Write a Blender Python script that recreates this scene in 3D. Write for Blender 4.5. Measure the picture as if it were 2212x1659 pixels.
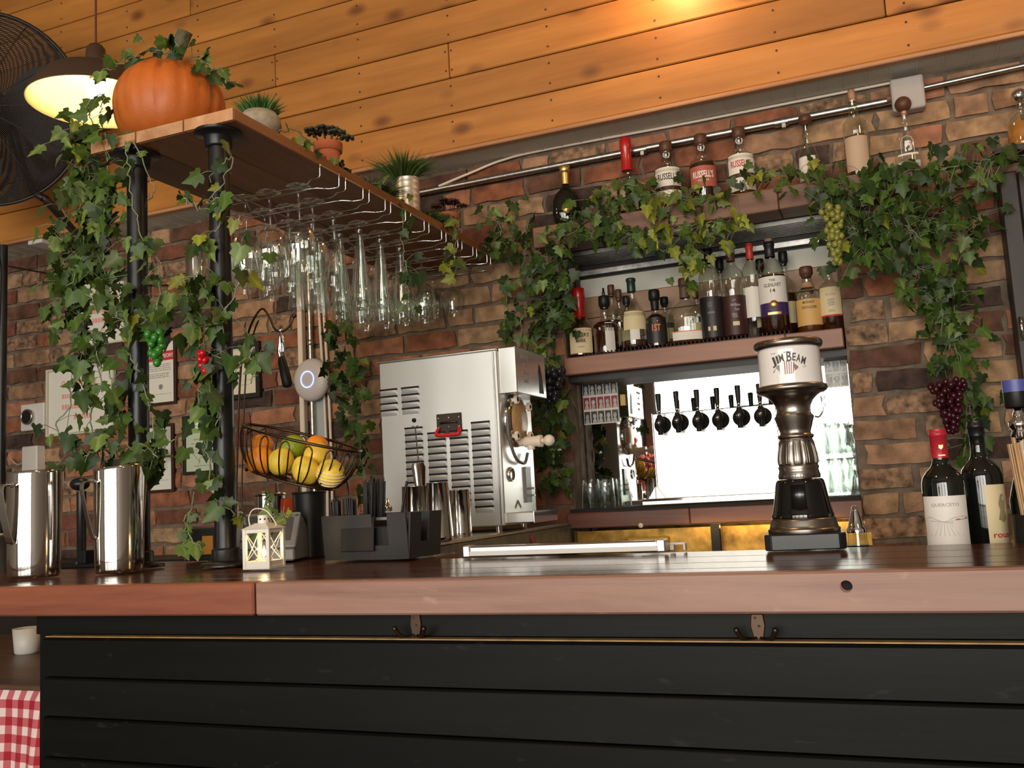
import bpy, bmesh, math, random
from mathutils import Vector, Matrix, noise

for o in list(bpy.data.objects):
    bpy.data.objects.remove(o, do_unlink=True)
S = bpy.context.scene
COL = S.collection
PI = math.pi
sin, cos = math.sin, math.cos
random.seed(7)

# ---------------------------------------------------------------- camera, world, light, exposure
CZ = 1.19                                   # camera height; bar top is at 1.07
FPX = 2028.0                                # focal length in pixels of the 2212 x 1659 frame
YAW, PITCH, ROLL = (math.radians(a) for a in (-21.92, 6.74, -3.122))
_f = Vector((sin(YAW)*cos(PITCH), cos(YAW)*cos(PITCH), sin(PITCH)))
_r0 = Vector((cos(YAW), -sin(YAW), 0)); _u0 = _r0.cross(_f)
CR = _r0*cos(ROLL) + _u0*sin(ROLL); CU = -_r0*sin(ROLL) + _u0*cos(ROLL); CF = _f
cam_d = bpy.data.cameras.new('camera'); cam = bpy.data.objects.new('camera', cam_d); COL.objects.link(cam)
cam_d.sensor_fit = 'HORIZONTAL'; cam_d.sensor_width = 36.0; cam_d.lens = FPX/2212*36.0
cam_d.clip_start = 0.02; cam_d.clip_end = 60
m = Matrix.Identity(4)
for i in range(3):
    m[i][0], m[i][1], m[i][2] = CR[i], CU[i], -CF[i]
m[2][3] = CZ
cam.matrix_world = m
S.camera = cam

S.view_settings.view_transform = 'Standard'
S.view_settings.look = 'None'
S.view_settings.gamma = 1.0
S.view_settings.use_curve_mapping = False
S.view_settings.exposure = 0.0
S.cycles.transparent_max_bounces = 48
S.cycles.max_bounces = 10
S.cycles.sample_clamp_indirect = 6.0

W = bpy.data.worlds.new('world'); S.world = W; W.use_nodes = True
_bg = W.node_tree.nodes['Background']
_bg.inputs[0].default_value = (1.0, 0.92, 0.80, 1); _bg.inputs[1].default_value = 0.3

def light(name, kind, loc, energy, color, size=0.1, size_y=None, target=None):
    d = bpy.data.lights.new(name, kind); o = bpy.data.objects.new(name, d); COL.objects.link(o)
    d.energy = energy; d.color = color; o.location = loc
    if kind == 'AREA':
        d.size = size
        if size_y: d.shape = 'RECTANGLE'; d.size_y = size_y
    elif kind in ('POINT', 'SPOT'):
        d.shadow_soft_size = size
    if target is not None:
        o.rotation_euler = (Vector(target)-Vector(loc)).to_track_quat('-Z', 'Y').to_euler()
    return o

# daylight through the street windows behind the camera
DAY = (1.0, 0.955, 0.87)
WINX = (-3.45, -1.85, -0.25, 1.35)
for x, pw in zip(WINX, (62, 90, 112, 128)):
    light('daylight_window', 'AREA', (x, -4.32, 1.80), pw, DAY, 1.42, 2.70, target=(x*0.9, 3, 1.4))
# warm unseen lamps: the first lights the bulkhead spot, the rest are added
WARM = (1.0, 0.56, 0.24)
light('unseen_lamp_glow', 'POINT', (-0.53, 2.88, 2.92), 8, WARM, 0.05)
light('unseen_lamp_glow', 'POINT', (0.75, 2.35, 2.75), 8, WARM, 0.06)
light('unseen_lamp_glow', 'POINT', (-0.9, 0.9, 2.75), 15, WARM, 0.08)
light('unseen_lamp_glow', 'POINT', (-2.7, 1.2, 2.85), 3, WARM, 0.08)
light('unseen_lamp_glow', 'POINT', (0.9, 0.3, 2.75), 9, WARM, 0.08)

# ---------------------------------------------------------------- from a pixel of the photograph to a point on a known plane
def ray(px, py):
    return CR*((px-1106)/FPX) - CU*((py-829.5)/FPX) + CF
def at(px, py, Y):
    d = ray(px, py); p = d*(Y/d.y); p.z += CZ; return p
def onz(px, py, z):
    d = ray(px, py); p = d*((z-CZ)/d.z); p.z = z; return p
def onx(px, py, X):
    d = ray(px, py); p = d*(X/d.x); p.z += CZ; return p
def mpp(P):
    return (Vector(P)-Vector((0, 0, CZ))).dot(CF)/FPX

# ---------------------------------------------------------------- materials
MATS = {}
def new_mat(name):
    mt = bpy.data.materials.new(name); mt.use_nodes = True
    nt = mt.node_tree; b = nt.nodes['Principled BSDF']; MATS[name] = mt
    return mt, nt, b
def N(nt, kind, **kw):
    n = nt.nodes.new(kind)
    for k, v in kw.items(): setattr(n, k, v)
    return n
def lk(nt, a, b): nt.links.new(a, b)
def plain(name, col, rough=0.5, metal=0.0, var=0.0, scale=20, bump=0.0, spec=None, coat=0, trans=0, ior=None, emit=None, estr=0, bscale=None, alpha=None):
    mt, nt, b = new_mat(name)
    b.inputs['Base Color'].default_value = (*col, 1); b.inputs['Roughness'].default_value = rough; b.inputs['Metallic'].default_value = metal
    if spec is not None: b.inputs['Specular IOR Level'].default_value = spec
    if coat: b.inputs['Coat Weight'].default_value = coat; b.inputs['Coat Roughness'].default_value = 0.08
    if trans: b.inputs['Transmission Weight'].default_value = trans
    if ior: b.inputs['IOR'].default_value = ior
    if emit: b.inputs['Emission Color'].default_value = (*emit, 1); b.inputs['Emission Strength'].default_value = estr
    if var or bump:
        tc = N(nt, 'ShaderNodeTexCoord'); oi = N(nt, 'ShaderNodeObjectInfo'); ad = N(nt, 'ShaderNodeVectorMath', operation='ADD')
        sc = N(nt, 'ShaderNodeMath', operation='MULTIPLY'); sc.inputs[1].default_value = 37.0
        lk(nt, oi.outputs['Random'], sc.inputs[0]); lk(nt, tc.outputs['Object'], ad.inputs[0]); lk(nt, sc.outputs[0], ad.inputs[1])
        nz = N(nt, 'ShaderNodeTexNoise'); nz.inputs['Scale'].default_value = scale; nz.inputs['Detail'].default_value = 6
        lk(nt, ad.outputs[0], nz.inputs['Vector'])
        if var:
            r = N(nt, 'ShaderNodeValToRGB'); lo = [max(0, c*(1-var)) for c in col]; hi = [min(1, c*(1+var)) for c in col]
            r.color_ramp.elements[0].position = 0.3; r.color_ramp.elements[1].position = 0.72
            r.color_ramp.elements[0].color = (*lo, 1); r.color_ramp.elements[1].color = (*hi, 1)
            lk(nt, nz.outputs['Fac'], r.inputs[0]); lk(nt, r.outputs[0], b.inputs['Base Color'])
        if bump:
            bp = N(nt, 'ShaderNodeBump'); bp.inputs['Strength'].default_value = bump; bp.inputs['Distance'].default_value = 0.01
            if bscale:
                n2 = N(nt, 'ShaderNodeTexNoise'); n2.inputs['Scale'].default_value = bscale; n2.inputs['Detail'].default_value = 5
                lk(nt, ad.outputs[0], n2.inputs['Vector']); lk(nt, n2.outputs['Fac'], bp.inputs['Height'])
            else: lk(nt, nz.outputs['Fac'], bp.inputs['Height'])
            lk(nt, bp.outputs[0], b.inputs['Normal'])
    return mt
def wood(name, cols, rough=0.45, axis=0, grain=9.0, knots=0.0, coat=0.0, bump=0.15, pieces=0.06, knotcol=(0.09, 0.03, 0.008), scratch=None):
    """grain along the local axis; cols = dark, mid, light"""
    mt, nt, b = new_mat(name)
    tc = N(nt, 'ShaderNodeTexCoord'); oi = N(nt, 'ShaderNodeObjectInfo')
    sc = N(nt, 'ShaderNodeMath', operation='MULTIPLY'); sc.inputs[1].default_value = 53.0
    ad = N(nt, 'ShaderNodeVectorMath', operation='ADD'); mp = N(nt, 'ShaderNodeMapping')
    lk(nt, oi.outputs['Random'], sc.inputs[0]); lk(nt, tc.outputs['Object'], ad.inputs[0]); lk(nt, sc.outputs[0], ad.inputs[1])
    lk(nt, ad.outputs[0], mp.inputs['Vector'])
    s = [grain*4]*3; s[axis] = grain*0.28
    mp.inputs['Scale'].default_value = s
    nz = N(nt, 'ShaderNodeTexNoise'); nz.inputs['Scale'].default_value = 1.0; nz.inputs['Detail'].default_value = 8; nz.inputs['Roughness'].default_value = 0.62; nz.inputs['Distortion'].default_value = 0.5
    lk(nt, mp.outputs[0], nz.inputs['Vector'])
    r = N(nt, 'ShaderNodeValToRGB'); e = r.color_ramp.elements
    e[0].position = 0.3; e[0].color = (*cols[0], 1); e[1].position = 0.7; e[1].color = (*cols[2], 1)
    k = e.new(0.5); k.color = (*cols[1], 1)
    lk(nt, nz.outputs['Fac'], r.inputs[0])
    out = r.outputs[0]
    # board to board tone
    hv = N(nt, 'ShaderNodeHueSaturation'); mr = N(nt, 'ShaderNodeMapRange'); mr.inputs['To Min'].default_value = 1-pieces*2; mr.inputs['To Max'].default_value = 1+pieces*2
    lk(nt, oi.outputs['Random'], mr.inputs['Value']); lk(nt, mr.outputs[0], hv.inputs['Value']); lk(nt, out, hv.inputs['Color']); out = hv.outputs[0]
    if knots:
        m2 = N(nt, 'ShaderNodeMapping'); s2 = [7.5]*3; s2[axis] = 4.4; m2.inputs['Scale'].default_value = s2
        lk(nt, ad.outputs[0], m2.inputs['Vector'])
        vo = N(nt, 'ShaderNodeTexVoronoi'); vo.inputs['Scale'].default_value = 1.0; lk(nt, m2.outputs[0], vo.inputs['Vector'])
        kr = N(nt, 'ShaderNodeMapRange'); kr.inputs['From Min'].default_value = 0.07; kr.inputs['From Max'].default_value = 0.24; kr.inputs['To Min'].default_value = knots; kr.inputs['To Max'].default_value = 0.0
        lk(nt, vo.outputs['Distance'], kr.inputs['Value'])
        mx = N(nt, 'ShaderNodeMixRGB'); mx.inputs['Color2'].default_value = (*knotcol, 1)
        lk(nt, kr.outputs[0], mx.inputs['Fac']); lk(nt, out, mx.inputs['Color1']); out = mx.outputs[0]
    if scratch:
        m3 = N(nt, 'ShaderNodeMapping'); m3.inputs['Scale'].default_value = (14, 14, 40); m3.inputs['Rotation'].default_value = (0, 0.6, 0.3)
        lk(nt, ad.outputs[0], m3.inputs['Vector'])
        n3 = N(nt, 'ShaderNodeTexNoise'); n3.inputs['Scale'].default_value = 1.4; n3.inputs['Detail'].default_value = 3; lk(nt, m3.outputs[0], n3.inputs['Vector'])
        k3 = N(nt, 'ShaderNodeMapRange'); k3.inputs['From Min'].default_value = 0.66; k3.inputs['From Max'].default_value = 0.74; k3.inputs['To Max'].default_value = 0.55
        lk(nt, n3.outputs['Fac'], k3.inputs['Value'])
        mx = N(nt, 'ShaderNodeMixRGB'); mx.inputs['Color2'].default_value = (*scratch, 1)
        lk(nt, k3.outputs[0], mx.inputs['Fac']); lk(nt, out, mx.inputs['Color1']); out = mx.outputs[0]
    if knots:
        # broad light and dark zones
        m4 = N(nt, 'ShaderNodeMapping'); s4 = [7.0]*3; s4[axis] = 1.6; m4.inputs['Scale'].default_value = s4; lk(nt, ad.outputs[0], m4.inputs['Vector'])
        n4 = N(nt, 'ShaderNodeTexNoise'); n4.inputs['Scale'].default_value = 1.0; n4.inputs['Detail'].default_value = 3; lk(nt, m4.outputs[0], n4.inputs['Vector'])
        r4 = N(nt, 'ShaderNodeMapRange'); r4.inputs['From Min'].default_value = 0.3; r4.inputs['From Max'].default_value = 0.7; r4.inputs['To Min'].default_value = 0.78; r4.inputs['To Max'].default_value = 1.18
        h4 = N(nt, 'ShaderNodeHueSaturation'); lk(nt, n4.outputs['Fac'], r4.inputs['Value']); lk(nt, r4.outputs[0], h4.inputs['Value']); lk(nt, out, h4.inputs['Color']); out = h4.outputs[0]
    lk(nt, out, b.inputs['Base Color'])
    b.inputs['Roughness'].default_value = rough
    if coat: b.inputs['Coat Weight'].default_value = coat; b.inputs['Coat Roughness'].default_value = 0.07
    bp = N(nt, 'ShaderNodeBump'); bp.inputs['Strength'].default_value = bump; bp.inputs['Distance'].default_value = 0.004
    lk(nt, nz.outputs['Fac'], bp.inputs['Height']); lk(nt, bp.outputs[0], b.inputs['Normal'])
    return mt
def glass(name, tint=(0.96, 0.98, 0.97), gloss=1.0, body=0.0, bodycol=(0.8, 0.8, 0.8)):
    """thin-walled glass: clear along the view, mirror-like towards grazing angles"""
    mt, nt, b = new_mat(name); nt.nodes.remove(b)
    out = nt.nodes['Material Output']
    tr = N(nt, 'ShaderNodeBsdfTransparent'); tr.inputs[0].default_value = (*tint, 1)
    gl = N(nt, 'ShaderNodeBsdfGlossy'); gl.inputs['Roughness'].default_value = 0.03; gl.inputs[0].default_value = (gloss, gloss, gloss, 1)
    lw = N(nt, 'ShaderNodeLayerWeight'); lw.inputs['Blend'].default_value = 0.5
    pw = N(nt, 'ShaderNodeMath', operation='POWER'); pw.inputs[1].default_value = 3.2
    mr = N(nt, 'ShaderNodeMath', operation='MULTIPLY_ADD'); mr.inputs[1].default_value = 0.80; mr.inputs[2].default_value = 0.095
    lk(nt, lw.outputs['Facing'], pw.inputs[0]); lk(nt, pw.outputs[0], mr.inputs[0])
    mx = N(nt, 'ShaderNodeMixShader'); lk(nt, mr.outputs[0], mx.inputs[0]); lk(nt, tr.outputs[0], mx.inputs[1]); lk(nt, gl.outputs[0], mx.inputs[2])
    sh = mx.outputs[0]
    lk(nt, sh, out.inputs['Surface'])
    return mt

pine = wood('pine_boards', ((0.40, 0.15, 0.028), (0.48, 0.19, 0.037), (0.54, 0.225, 0.048)), 0.5, 0, 5, knots=0.85, pieces=0.07, bump=0.08, knotcol=(0.16, 0.05, 0.012))
pinetrim = wood('pine_trim', ((0.38, 0.17, 0.07), (0.45, 0.22, 0.10), (0.5, 0.26, 0.13)), 0.55, 0, 6, knots=0.5)
bartop = wood('bar_top_varnished', ((0.045, 0.014, 0.006), (0.075, 0.024, 0.010), (0.11, 0.038, 0.016)), 0.20, 0, 6, coat=0.0, pieces=0.06, bump=0.05)
MATS['bar_top_varnished'].node_tree.nodes['Principled BSDF'].inputs['Specular IOR Level'].default_value = 0.42
faciaR = wood('facia_worn_mauve', ((0.21, 0.10, 0.072), (0.28, 0.145, 0.105), (0.34, 0.185, 0.138)), 0.42, 0, 7, pieces=0.02, bump=0.12, scratch=(0.42, 0.25, 0.20))
faciaL = wood('facia_red_brown', ((0.13, 0.035, 0.020), (0.215, 0.062, 0.031), (0.30, 0.095, 0.045)), 0.40, 0, 5, pieces=0.02, bump=0.12)
blackbd = wood('black_painted_boards', ((0.0022, 0.0024, 0.0022), (0.0035, 0.0037, 0.0034), (0.0055, 0.0058, 0.0053)), 0.42, 0, 4, pieces=0.10, bump=0.10, scratch=(0.018, 0.018, 0.016))
MATS['black_painted_boards'].node_tree.nodes['Principled BSDF'].inputs['Specular IOR Level'].default_value = 0.15
shelfw = wood('hanging_shelf_wood', ((0.13, 0.045, 0.014), (0.19, 0.070, 0.022), (0.25, 0.10, 0.034)), 0.45, 1, 6, knots=0.3, pieces=0.08)
shelfend = wood('shelf_end_grain', ((0.36, 0.17, 0.075), (0.48, 0.25, 0.12), (0.58, 0.33, 0.17)), 0.6, 1, 5, pieces=0.10)
nichew = wood('niche_shelf_wood', ((0.20, 0.085, 0.05), (0.27, 0.12, 0.075), (0.33, 0.155, 0.10)), 0.45, 0, 6, pieces=0.05)
darkw = wood('lower_shelf_wood', ((0.11, 0.036, 0.02), (0.16, 0.055, 0.032), (0.21, 0.08, 0.048)), 0.4, 0, 6, pieces=0.05)
backbd = wood('niche_back_boards', ((0.30, 0.17, 0.095), (0.38, 0.22, 0.13), (0.44, 0.27, 0.165)), 0.45, 0, 4, pieces=0.05)
tablew = wood('table_wood', ((0.06, 0.03, 0.016), (0.10, 0.05, 0.03), (0.16, 0.09, 0.055)), 0.4, 0, 5)
mortar = plain('mortar', (0.17, 0.125, 0.088), 0.95, var=0.35, scale=25, bump=0.6, bscale=120)
BR = [plain('brick_'+n, c, 0.92, var=v, scale=s, bump=0.7, bscale=70) for n, c, v, s in (
    ('tan', (0.36, 0.22, 0.12), 0.45, 22), ('buff', (0.33, 0.185, 0.105), 0.5, 16), ('salmon', (0.36, 0.155, 0.085), 0.4, 18), ('orange', (0.25, 0.090, 0.042), 0.45, 20),
    ('red', (0.165, 0.058, 0.034), 0.45, 18), ('brown', (0.13, 0.058, 0.034), 0.45, 18), ('dark', (0.055, 0.032, 0.024), 0.6, 22), ('spotted', (0.26, 0.155, 0.09), 0.75, 40))]
steel = plain('brushed_steel', (0.62, 0.61, 0.58), 0.26, 1.0)
steelp = plain('polished_steel', (0.70, 0.68, 0.64), 0.10, 1.0, bump=0.02, scale=8)
steelm = plain('machine_panel_steel', (0.76, 0.76, 0.735), 0.40, 1.0)
steeld = plain('dull_steel', (0.40, 0.40, 0.37), 0.38, 1.0, var=0.15, scale=30)
mirror = plain('mirror', (0.82, 0.84, 0.83), 0.015, 1.0, bump=0.012, scale=3.0)
galv = plain('galvanised', (0.48, 0.47, 0.44), 0.32, 1.0, var=0.25, scale=60)
chrome = plain('chrome', (0.85, 0.85, 0.85), 0.06, 1.0)
pewter = plain('pewter', (0.30, 0.27, 0.235), 0.30, 1.0, var=0.12, scale=20)
bronze = plain('dark_bronze', (0.075, 0.048, 0.032), 0.35, 0.9)
louvm = plain('louver_steel', (0.66, 0.66, 0.66), 0.55, 0.6)
apron = plain('counter_apron', (0.17, 0.165, 0.14), 0.5, 0.4, var=0.3, scale=30)
lintel = plain('lintel_steel', (0.11, 0.105, 0.095), 0.34, 1.0, var=0.2, scale=50)
topw = wood('top_shelf_wood', ((0.11, 0.045, 0.022), (0.16, 0.070, 0.036), (0.21, 0.098, 0.054)), 0.5, 0, 6, knots=0.4, pieces=0.06)
ledgeglow = plain('led_glow_ochre', (0.30, 0.17, 0.05), 0.5, var=0.3, scale=30)  # ochre chosen so the led light on the black ledge shows golden
jamb = plain('jamb_stone', (0.15, 0.11, 0.08), 0.9, var=0.4, scale=30, bump=0.4)
blackm = plain('black_pipe', (0.012, 0.013, 0.014), 0.34, 0.3, var=0.3, scale=30)
blackp = plain('black_plastic', (0.010, 0.010, 0.010), 0.42, spec=0.3)
caddyp = plain('textured_black_plastic', (0.022, 0.023, 0.023), 0.5, bump=0.05, scale=500, var=0.3)
blackg = plain('black_glaze', (0.004, 0.004, 0.004), 0.05, coat=0.5)
blackrub = plain('black_rubber', (0.010, 0.010, 0.010), 0.7)
slotm = plain('dark_slot', (0.004, 0.004, 0.004), 0.8)
whitep = plain('white_plastic', (0.72, 0.70, 0.66), 0.4)
creamp = plain('cream_plastic', (0.80, 0.68, 0.55), 0.4)
whitem = plain('white_enamel', (0.80, 0.76, 0.68), 0.4)
greym = plain('grey_soffit', (0.62, 0.60, 0.52), 0.6)
greypl = plain('grey_terminal_plastic', (0.26, 0.26, 0.26), 0.42)
greydk = plain('grey_terminal_dark', (0.10, 0.10, 0.10), 0.4)
paper = plain('paper_white', (0.68, 0.66, 0.58), 0.7)
papercr = plain('paper_cream', (0.72, 0.66, 0.50), 0.7)
labelw = plain('label_white', (0.74, 0.70, 0.63), 0.55)
labelc = plain('label_cream', (0.68, 0.56, 0.33), 0.6)
labelo = plain('label_ochre', (0.62, 0.36, 0.11), 0.55)
labelm = plain('label_maroon', (0.045, 0.011, 0.010), 0.5)
labelr = plain('label_rust', (0.40, 0.10, 0.065), 0.5)
labelk = plain('label_black', (0.012, 0.010, 0.010), 0.45)
purple = plain('label_purple', (0.045, 0.02, 0.10), 0.45)
gold = plain('gold_foil', (0.80, 0.52, 0.18), 0.3, 0.9)
ink = plain('ink_black', (0.02, 0.02, 0.02), 0.6)
inkg = plain('ink_grey', (0.28, 0.27, 0.26), 0.6)
inkl = plain('ink_light_grey', (0.48, 0.46, 0.43), 0.6)
inkr = plain('ink_red', (0.50, 0.03, 0.03), 0.6)
inkp = plain('ink_pink', (0.72, 0.30, 0.27), 0.6)
inkw = plain('ink_white', (0.80, 0.78, 0.74), 0.6)
inkor = plain('ink_orange', (0.75, 0.20, 0.06), 0.6)
inkgn = plain('ink_green', (0.22, 0.36, 0.10), 0.6)
framek = plain('black_frame', (0.012, 0.011, 0.010), 0.4)
frameb = plain('brown_frame', (0.035, 0.014, 0.010), 0.4)
redcap = plain('red_capsule', (0.42, 0.02, 0.035), 0.35)
redwax = plain('red_wax', (0.45, 0.012, 0.012), 0.28, coat=0.4)
redgrip = plain('red_rubber_grip', (0.62, 0.008, 0.012), 0.4)
cork = plain('cork_stopper', (0.10, 0.036, 0.018), 0.5, var=0.2, scale=60)
corkl = plain('pale_cork', (0.42, 0.22, 0.12), 0.6, var=0.2, scale=60)
glassc = glass('clear_glass')
glassb = glass('bottle_glass', (0.90, 0.92, 0.88))
glassg = glass('green_bottle_glass', (0.35, 0.42, 0.30))
glassdk = plain('dark_bottle_glass', (0.006, 0.007, 0.005), 0.04, coat=0.6)
whisky = plain('whisky', (0.26, 0.075, 0.012), 0.05, trans=0.55, ior=1.34)
whiskyd = plain('dark_whisky', (0.060, 0.014, 0.005), 0.06, trans=0.25, ior=1.34)
orangesk = plain('orange_peel', (0.86, 0.28, 0.015), 0.42, var=0.08, scale=30, bump=0.2, bscale=260)
lemonsk = plain('lemon_peel', (0.86, 0.60, 0.06), 0.42, var=0.10, scale=25, bump=0.2, bscale=240)
limesk = plain('lime_peel', (0.26, 0.36, 0.02), 0.38, var=0.2, scale=25, bump=0.2, bscale=260)
pith = plain('citrus_pith', (0.84, 0.74, 0.52), 0.6)
pumpm = plain('pumpkin_skin', (0.47, 0.115, 0.014), 0.5, var=0.16, scale=9, bump=0.08, bscale=80)
pumpst = plain('pumpkin_stem', (0.085, 0.085, 0.045), 0.8, var=0.45, scale=40, bump=0.5, bscale=60)
stemcut = plain('stem_cut', (0.50, 0.32, 0.19), 0.8)
terra = plain('terracotta', (0.50, 0.13, 0.05), 0.75, var=0.12, scale=30)
concrete = plain('concrete_pot', (0.30, 0.26, 0.19), 0.85, var=0.2, scale=60, bump=0.2)
soil = plain('soil', (0.02, 0.014, 0.01), 0.9)
grassm = plain('grass_blades', (0.045, 0.13, 0.028), 0.5, var=0.3, scale=30)
fernm = plain('fern_blades', (0.055, 0.105, 0.018), 0.55, var=0.3, scale=30)
fernd = plain('fern_dark', (0.025, 0.07, 0.016), 0.55, var=0.3, scale=30)
succ = plain('succulent_grey', (0.045, 0.05, 0.035), 0.6, var=0.3, scale=60)
succr = plain('succulent_plum', (0.05, 0.018, 0.018), 0.6, var=0.3, scale=60)
stemm = plain('ivy_stem', (0.20, 0.23, 0.13), 0.6, var=0.3, scale=30)
stemd = plain('ivy_stem_brown', (0.12, 0.10, 0.05), 0.6, var=0.3, scale=30)
grapeg = plain('grape_green', (0.045, 0.25, 0.03), 0.18, trans=0.3)
grapey = plain('grape_yellow', (0.26, 0.27, 0.05), 0.25, trans=0.15)
grapek = plain('grape_black', (0.014, 0.015, 0.02), 0.22)
graper = plain('grape_red', (0.045, 0.005, 0.011), 0.2)
berry = plain('berry_red', (0.48, 0.004, 0.012), 0.12)
woodst = plain('stirrer_wood', (0.60, 0.38, 0.20), 0.6, var=0.12, scale=40)
ambers = plain('amber_lit_steel', (0.50, 0.28, 0.06), 0.35, 0.8, var=0.55, scale=22)  # amber light of the bay put into the steel colour
slush = plain('frozen_drink', (0.52, 0.32, 0.13), 0.45, var=0.12, scale=40)
floorm = plain('floor_concrete', (0.14, 0.12, 0.10), 0.55, var=0.2, scale=4)
plaster = plain('wall_plaster', (0.22, 0.19, 0.16), 0.85, var=0.1, scale=5)
darkpl = plain('dark_panel', (0.020, 0.014, 0.011), 0.5, var=0.2, scale=5)
lampout = plain('lamp_shade_outside', (0.05, 0.028, 0.016), 0.5)
lampin = plain('lamp_shade_inside', (0.85, 0.78, 0.42), 0.5)
bulbm = plain('lit_bulb', (1, 0.8, 0.5), 0.3, emit=(1.0, 0.80, 0.42), estr=45)
ledm = plain('led_chip', (1, 0.7, 0.3), 0.3, emit=(1.0, 0.62, 0.20), estr=90)
ringm = plain('status_ring', (0.3, 0.4, 1.0), 0.3, emit=(0.22, 0.30, 1.0), estr=3.2)
candle = plain('candle_flame', (1, 0.8, 0.5), 0.3, emit=(1.0, 0.62, 0.22), estr=25)
wax = plain('candle_wax', (0.85, 0.75, 0.60), 0.5)
photog = plain('photo_grey', (0.045, 0.045, 0.045), 0.4, var=0.6, scale=60)
photol = plain('photo_light', (0.42, 0.42, 0.41), 0.4, var=0.5, scale=60)
fanm = plain('fan_black_wire', (0.018, 0.013, 0.011), 0.45, 0.2)
fanbl = plain('fan_blade', (0.03, 0.022, 0.018), 0.5)
bluep = plain('blue_band', (0.08, 0.09, 0.32), 0.4)
flowerr = plain('red_flowers', (0.55, 0.06, 0.03), 0.6, var=0.3, scale=20)

def leaf_mat(name, col, rib, rough=0.48):
    mt, nt, b = new_mat(name)
    tc = N(nt, 'ShaderNodeTexCoord'); oi = N(nt, 'ShaderNodeObjectInfo')
    sx = N(nt, 'ShaderNodeSeparateXYZ'); lk(nt, tc.outputs['Object'], sx.inputs[0])
    ab = N(nt, 'ShaderNodeMath', operation='ABSOLUTE'); lk(nt, sx.outputs[0], ab.inputs[0])
    nz = N(nt, 'ShaderNodeTexNoise'); nz.inputs['Scale'].default_value = 2.2; nz.inputs['Detail'].default_value = 4; lk(nt, tc.outputs['Object'], nz.inputs['Vector'])
    wv = N(nt, 'ShaderNodeMath', operation='MULTIPLY_ADD'); wv.inputs[1].default_value = 0.55; lk(nt, nz.outputs['Fac'], wv.inputs[0]); lk(nt, ab.outputs[0], wv.inputs[2])
    mr = N(nt, 'ShaderNodeMapRange'); mr.inputs['From Min'].default_value = 0.18; mr.inputs['From Max'].default_value = 0.46; mr.inputs['To Min'].default_value = 0.85; mr.inputs['To Max'].default_value = 0.0
    lk(nt, wv.outputs[0], mr.inputs['Value'])
    mx = N(nt, 'ShaderNodeMixRGB'); mx.inputs['Color1'].default_value = (*col, 1); mx.inputs['Color2'].default_value = (*rib, 1); lk(nt, mr.outputs[0], mx.inputs['Fac'])
    hv = N(nt, 'ShaderNodeHueSaturation'); m2 = N(nt, 'ShaderNodeMapRange'); m2.inputs['To Min'].default_value = 0.65; m2.inputs['To Max'].default_value = 1.4
    lk(nt, oi.outputs['Random'], m2.inputs['Value']); lk(nt, m2.outputs[0], hv.inputs['Value']); lk(nt, mx.outputs[0], hv.inputs['Color']); lk(nt, hv.outputs[0], b.inputs['Base Color'])
    b.inputs['Roughness'].default_value = rough; b.inputs['Specular IOR Level'].default_value = 0.35
    return mt
LEAFM = [leaf_mat('ivy_leaf_dark', (0.018, 0.040, 0.007), (0.038, 0.070, 0.014)), leaf_mat('ivy_leaf_mid', (0.040, 0.080, 0.011), (0.085, 0.140, 0.026)),
         leaf_mat('ivy_leaf_pale', (0.085, 0.135, 0.026), (0.23, 0.29, 0.10)), leaf_mat('ivy_leaf_yellow', (0.16, 0.18, 0.016), (0.32, 0.33, 0.05))]

def gingham():
    mt, nt, b = new_mat('gingham_cloth')
    uv = N(nt, 'ShaderNodeUVMap'); sx = N(nt, 'ShaderNodeSeparateXYZ'); lk(nt, uv.outputs[0], sx.inputs[0])
    st = []
    for i in (0, 1):
        fr = N(nt, 'ShaderNodeMath', operation='FRACT'); lk(nt, sx.outputs[i], fr.inputs[0])
        g = N(nt, 'ShaderNodeMath', operation='GREATER_THAN'); g.inputs[1].default_value = 0.5; lk(nt, fr.outputs[0], g.inputs[0]); st.append(g)
    ad = N(nt, 'ShaderNodeMath', operation='ADD'); lk(nt, st[0].outputs[0], ad.inputs[0]); lk(nt, st[1].outputs[0], ad.inputs[1])
    hf = N(nt, 'ShaderNodeMath', operation='MULTIPLY'); hf.inputs[1].default_value = 0.5; lk(nt, ad.outputs[0], hf.inputs[0])
    r = N(nt, 'ShaderNodeValToRGB'); r.color_ramp.interpolation = 'CONSTANT'; e = r.color_ramp.elements
    e[0].color = (0.80, 0.62, 0.58, 1); e[1].position = 0.75; e[1].color = (0.36, 0.008, 0.02, 1); k = e.new(0.3); k.color = (0.52, 0.11, 0.13, 1)
    lk(nt, hf.outputs[0], r.inputs[0]); lk(nt, r.outputs[0], b.inputs['Base Color']); b.inputs['Roughness'].default_value = 0.85
    return mt
ging = gingham()

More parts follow.
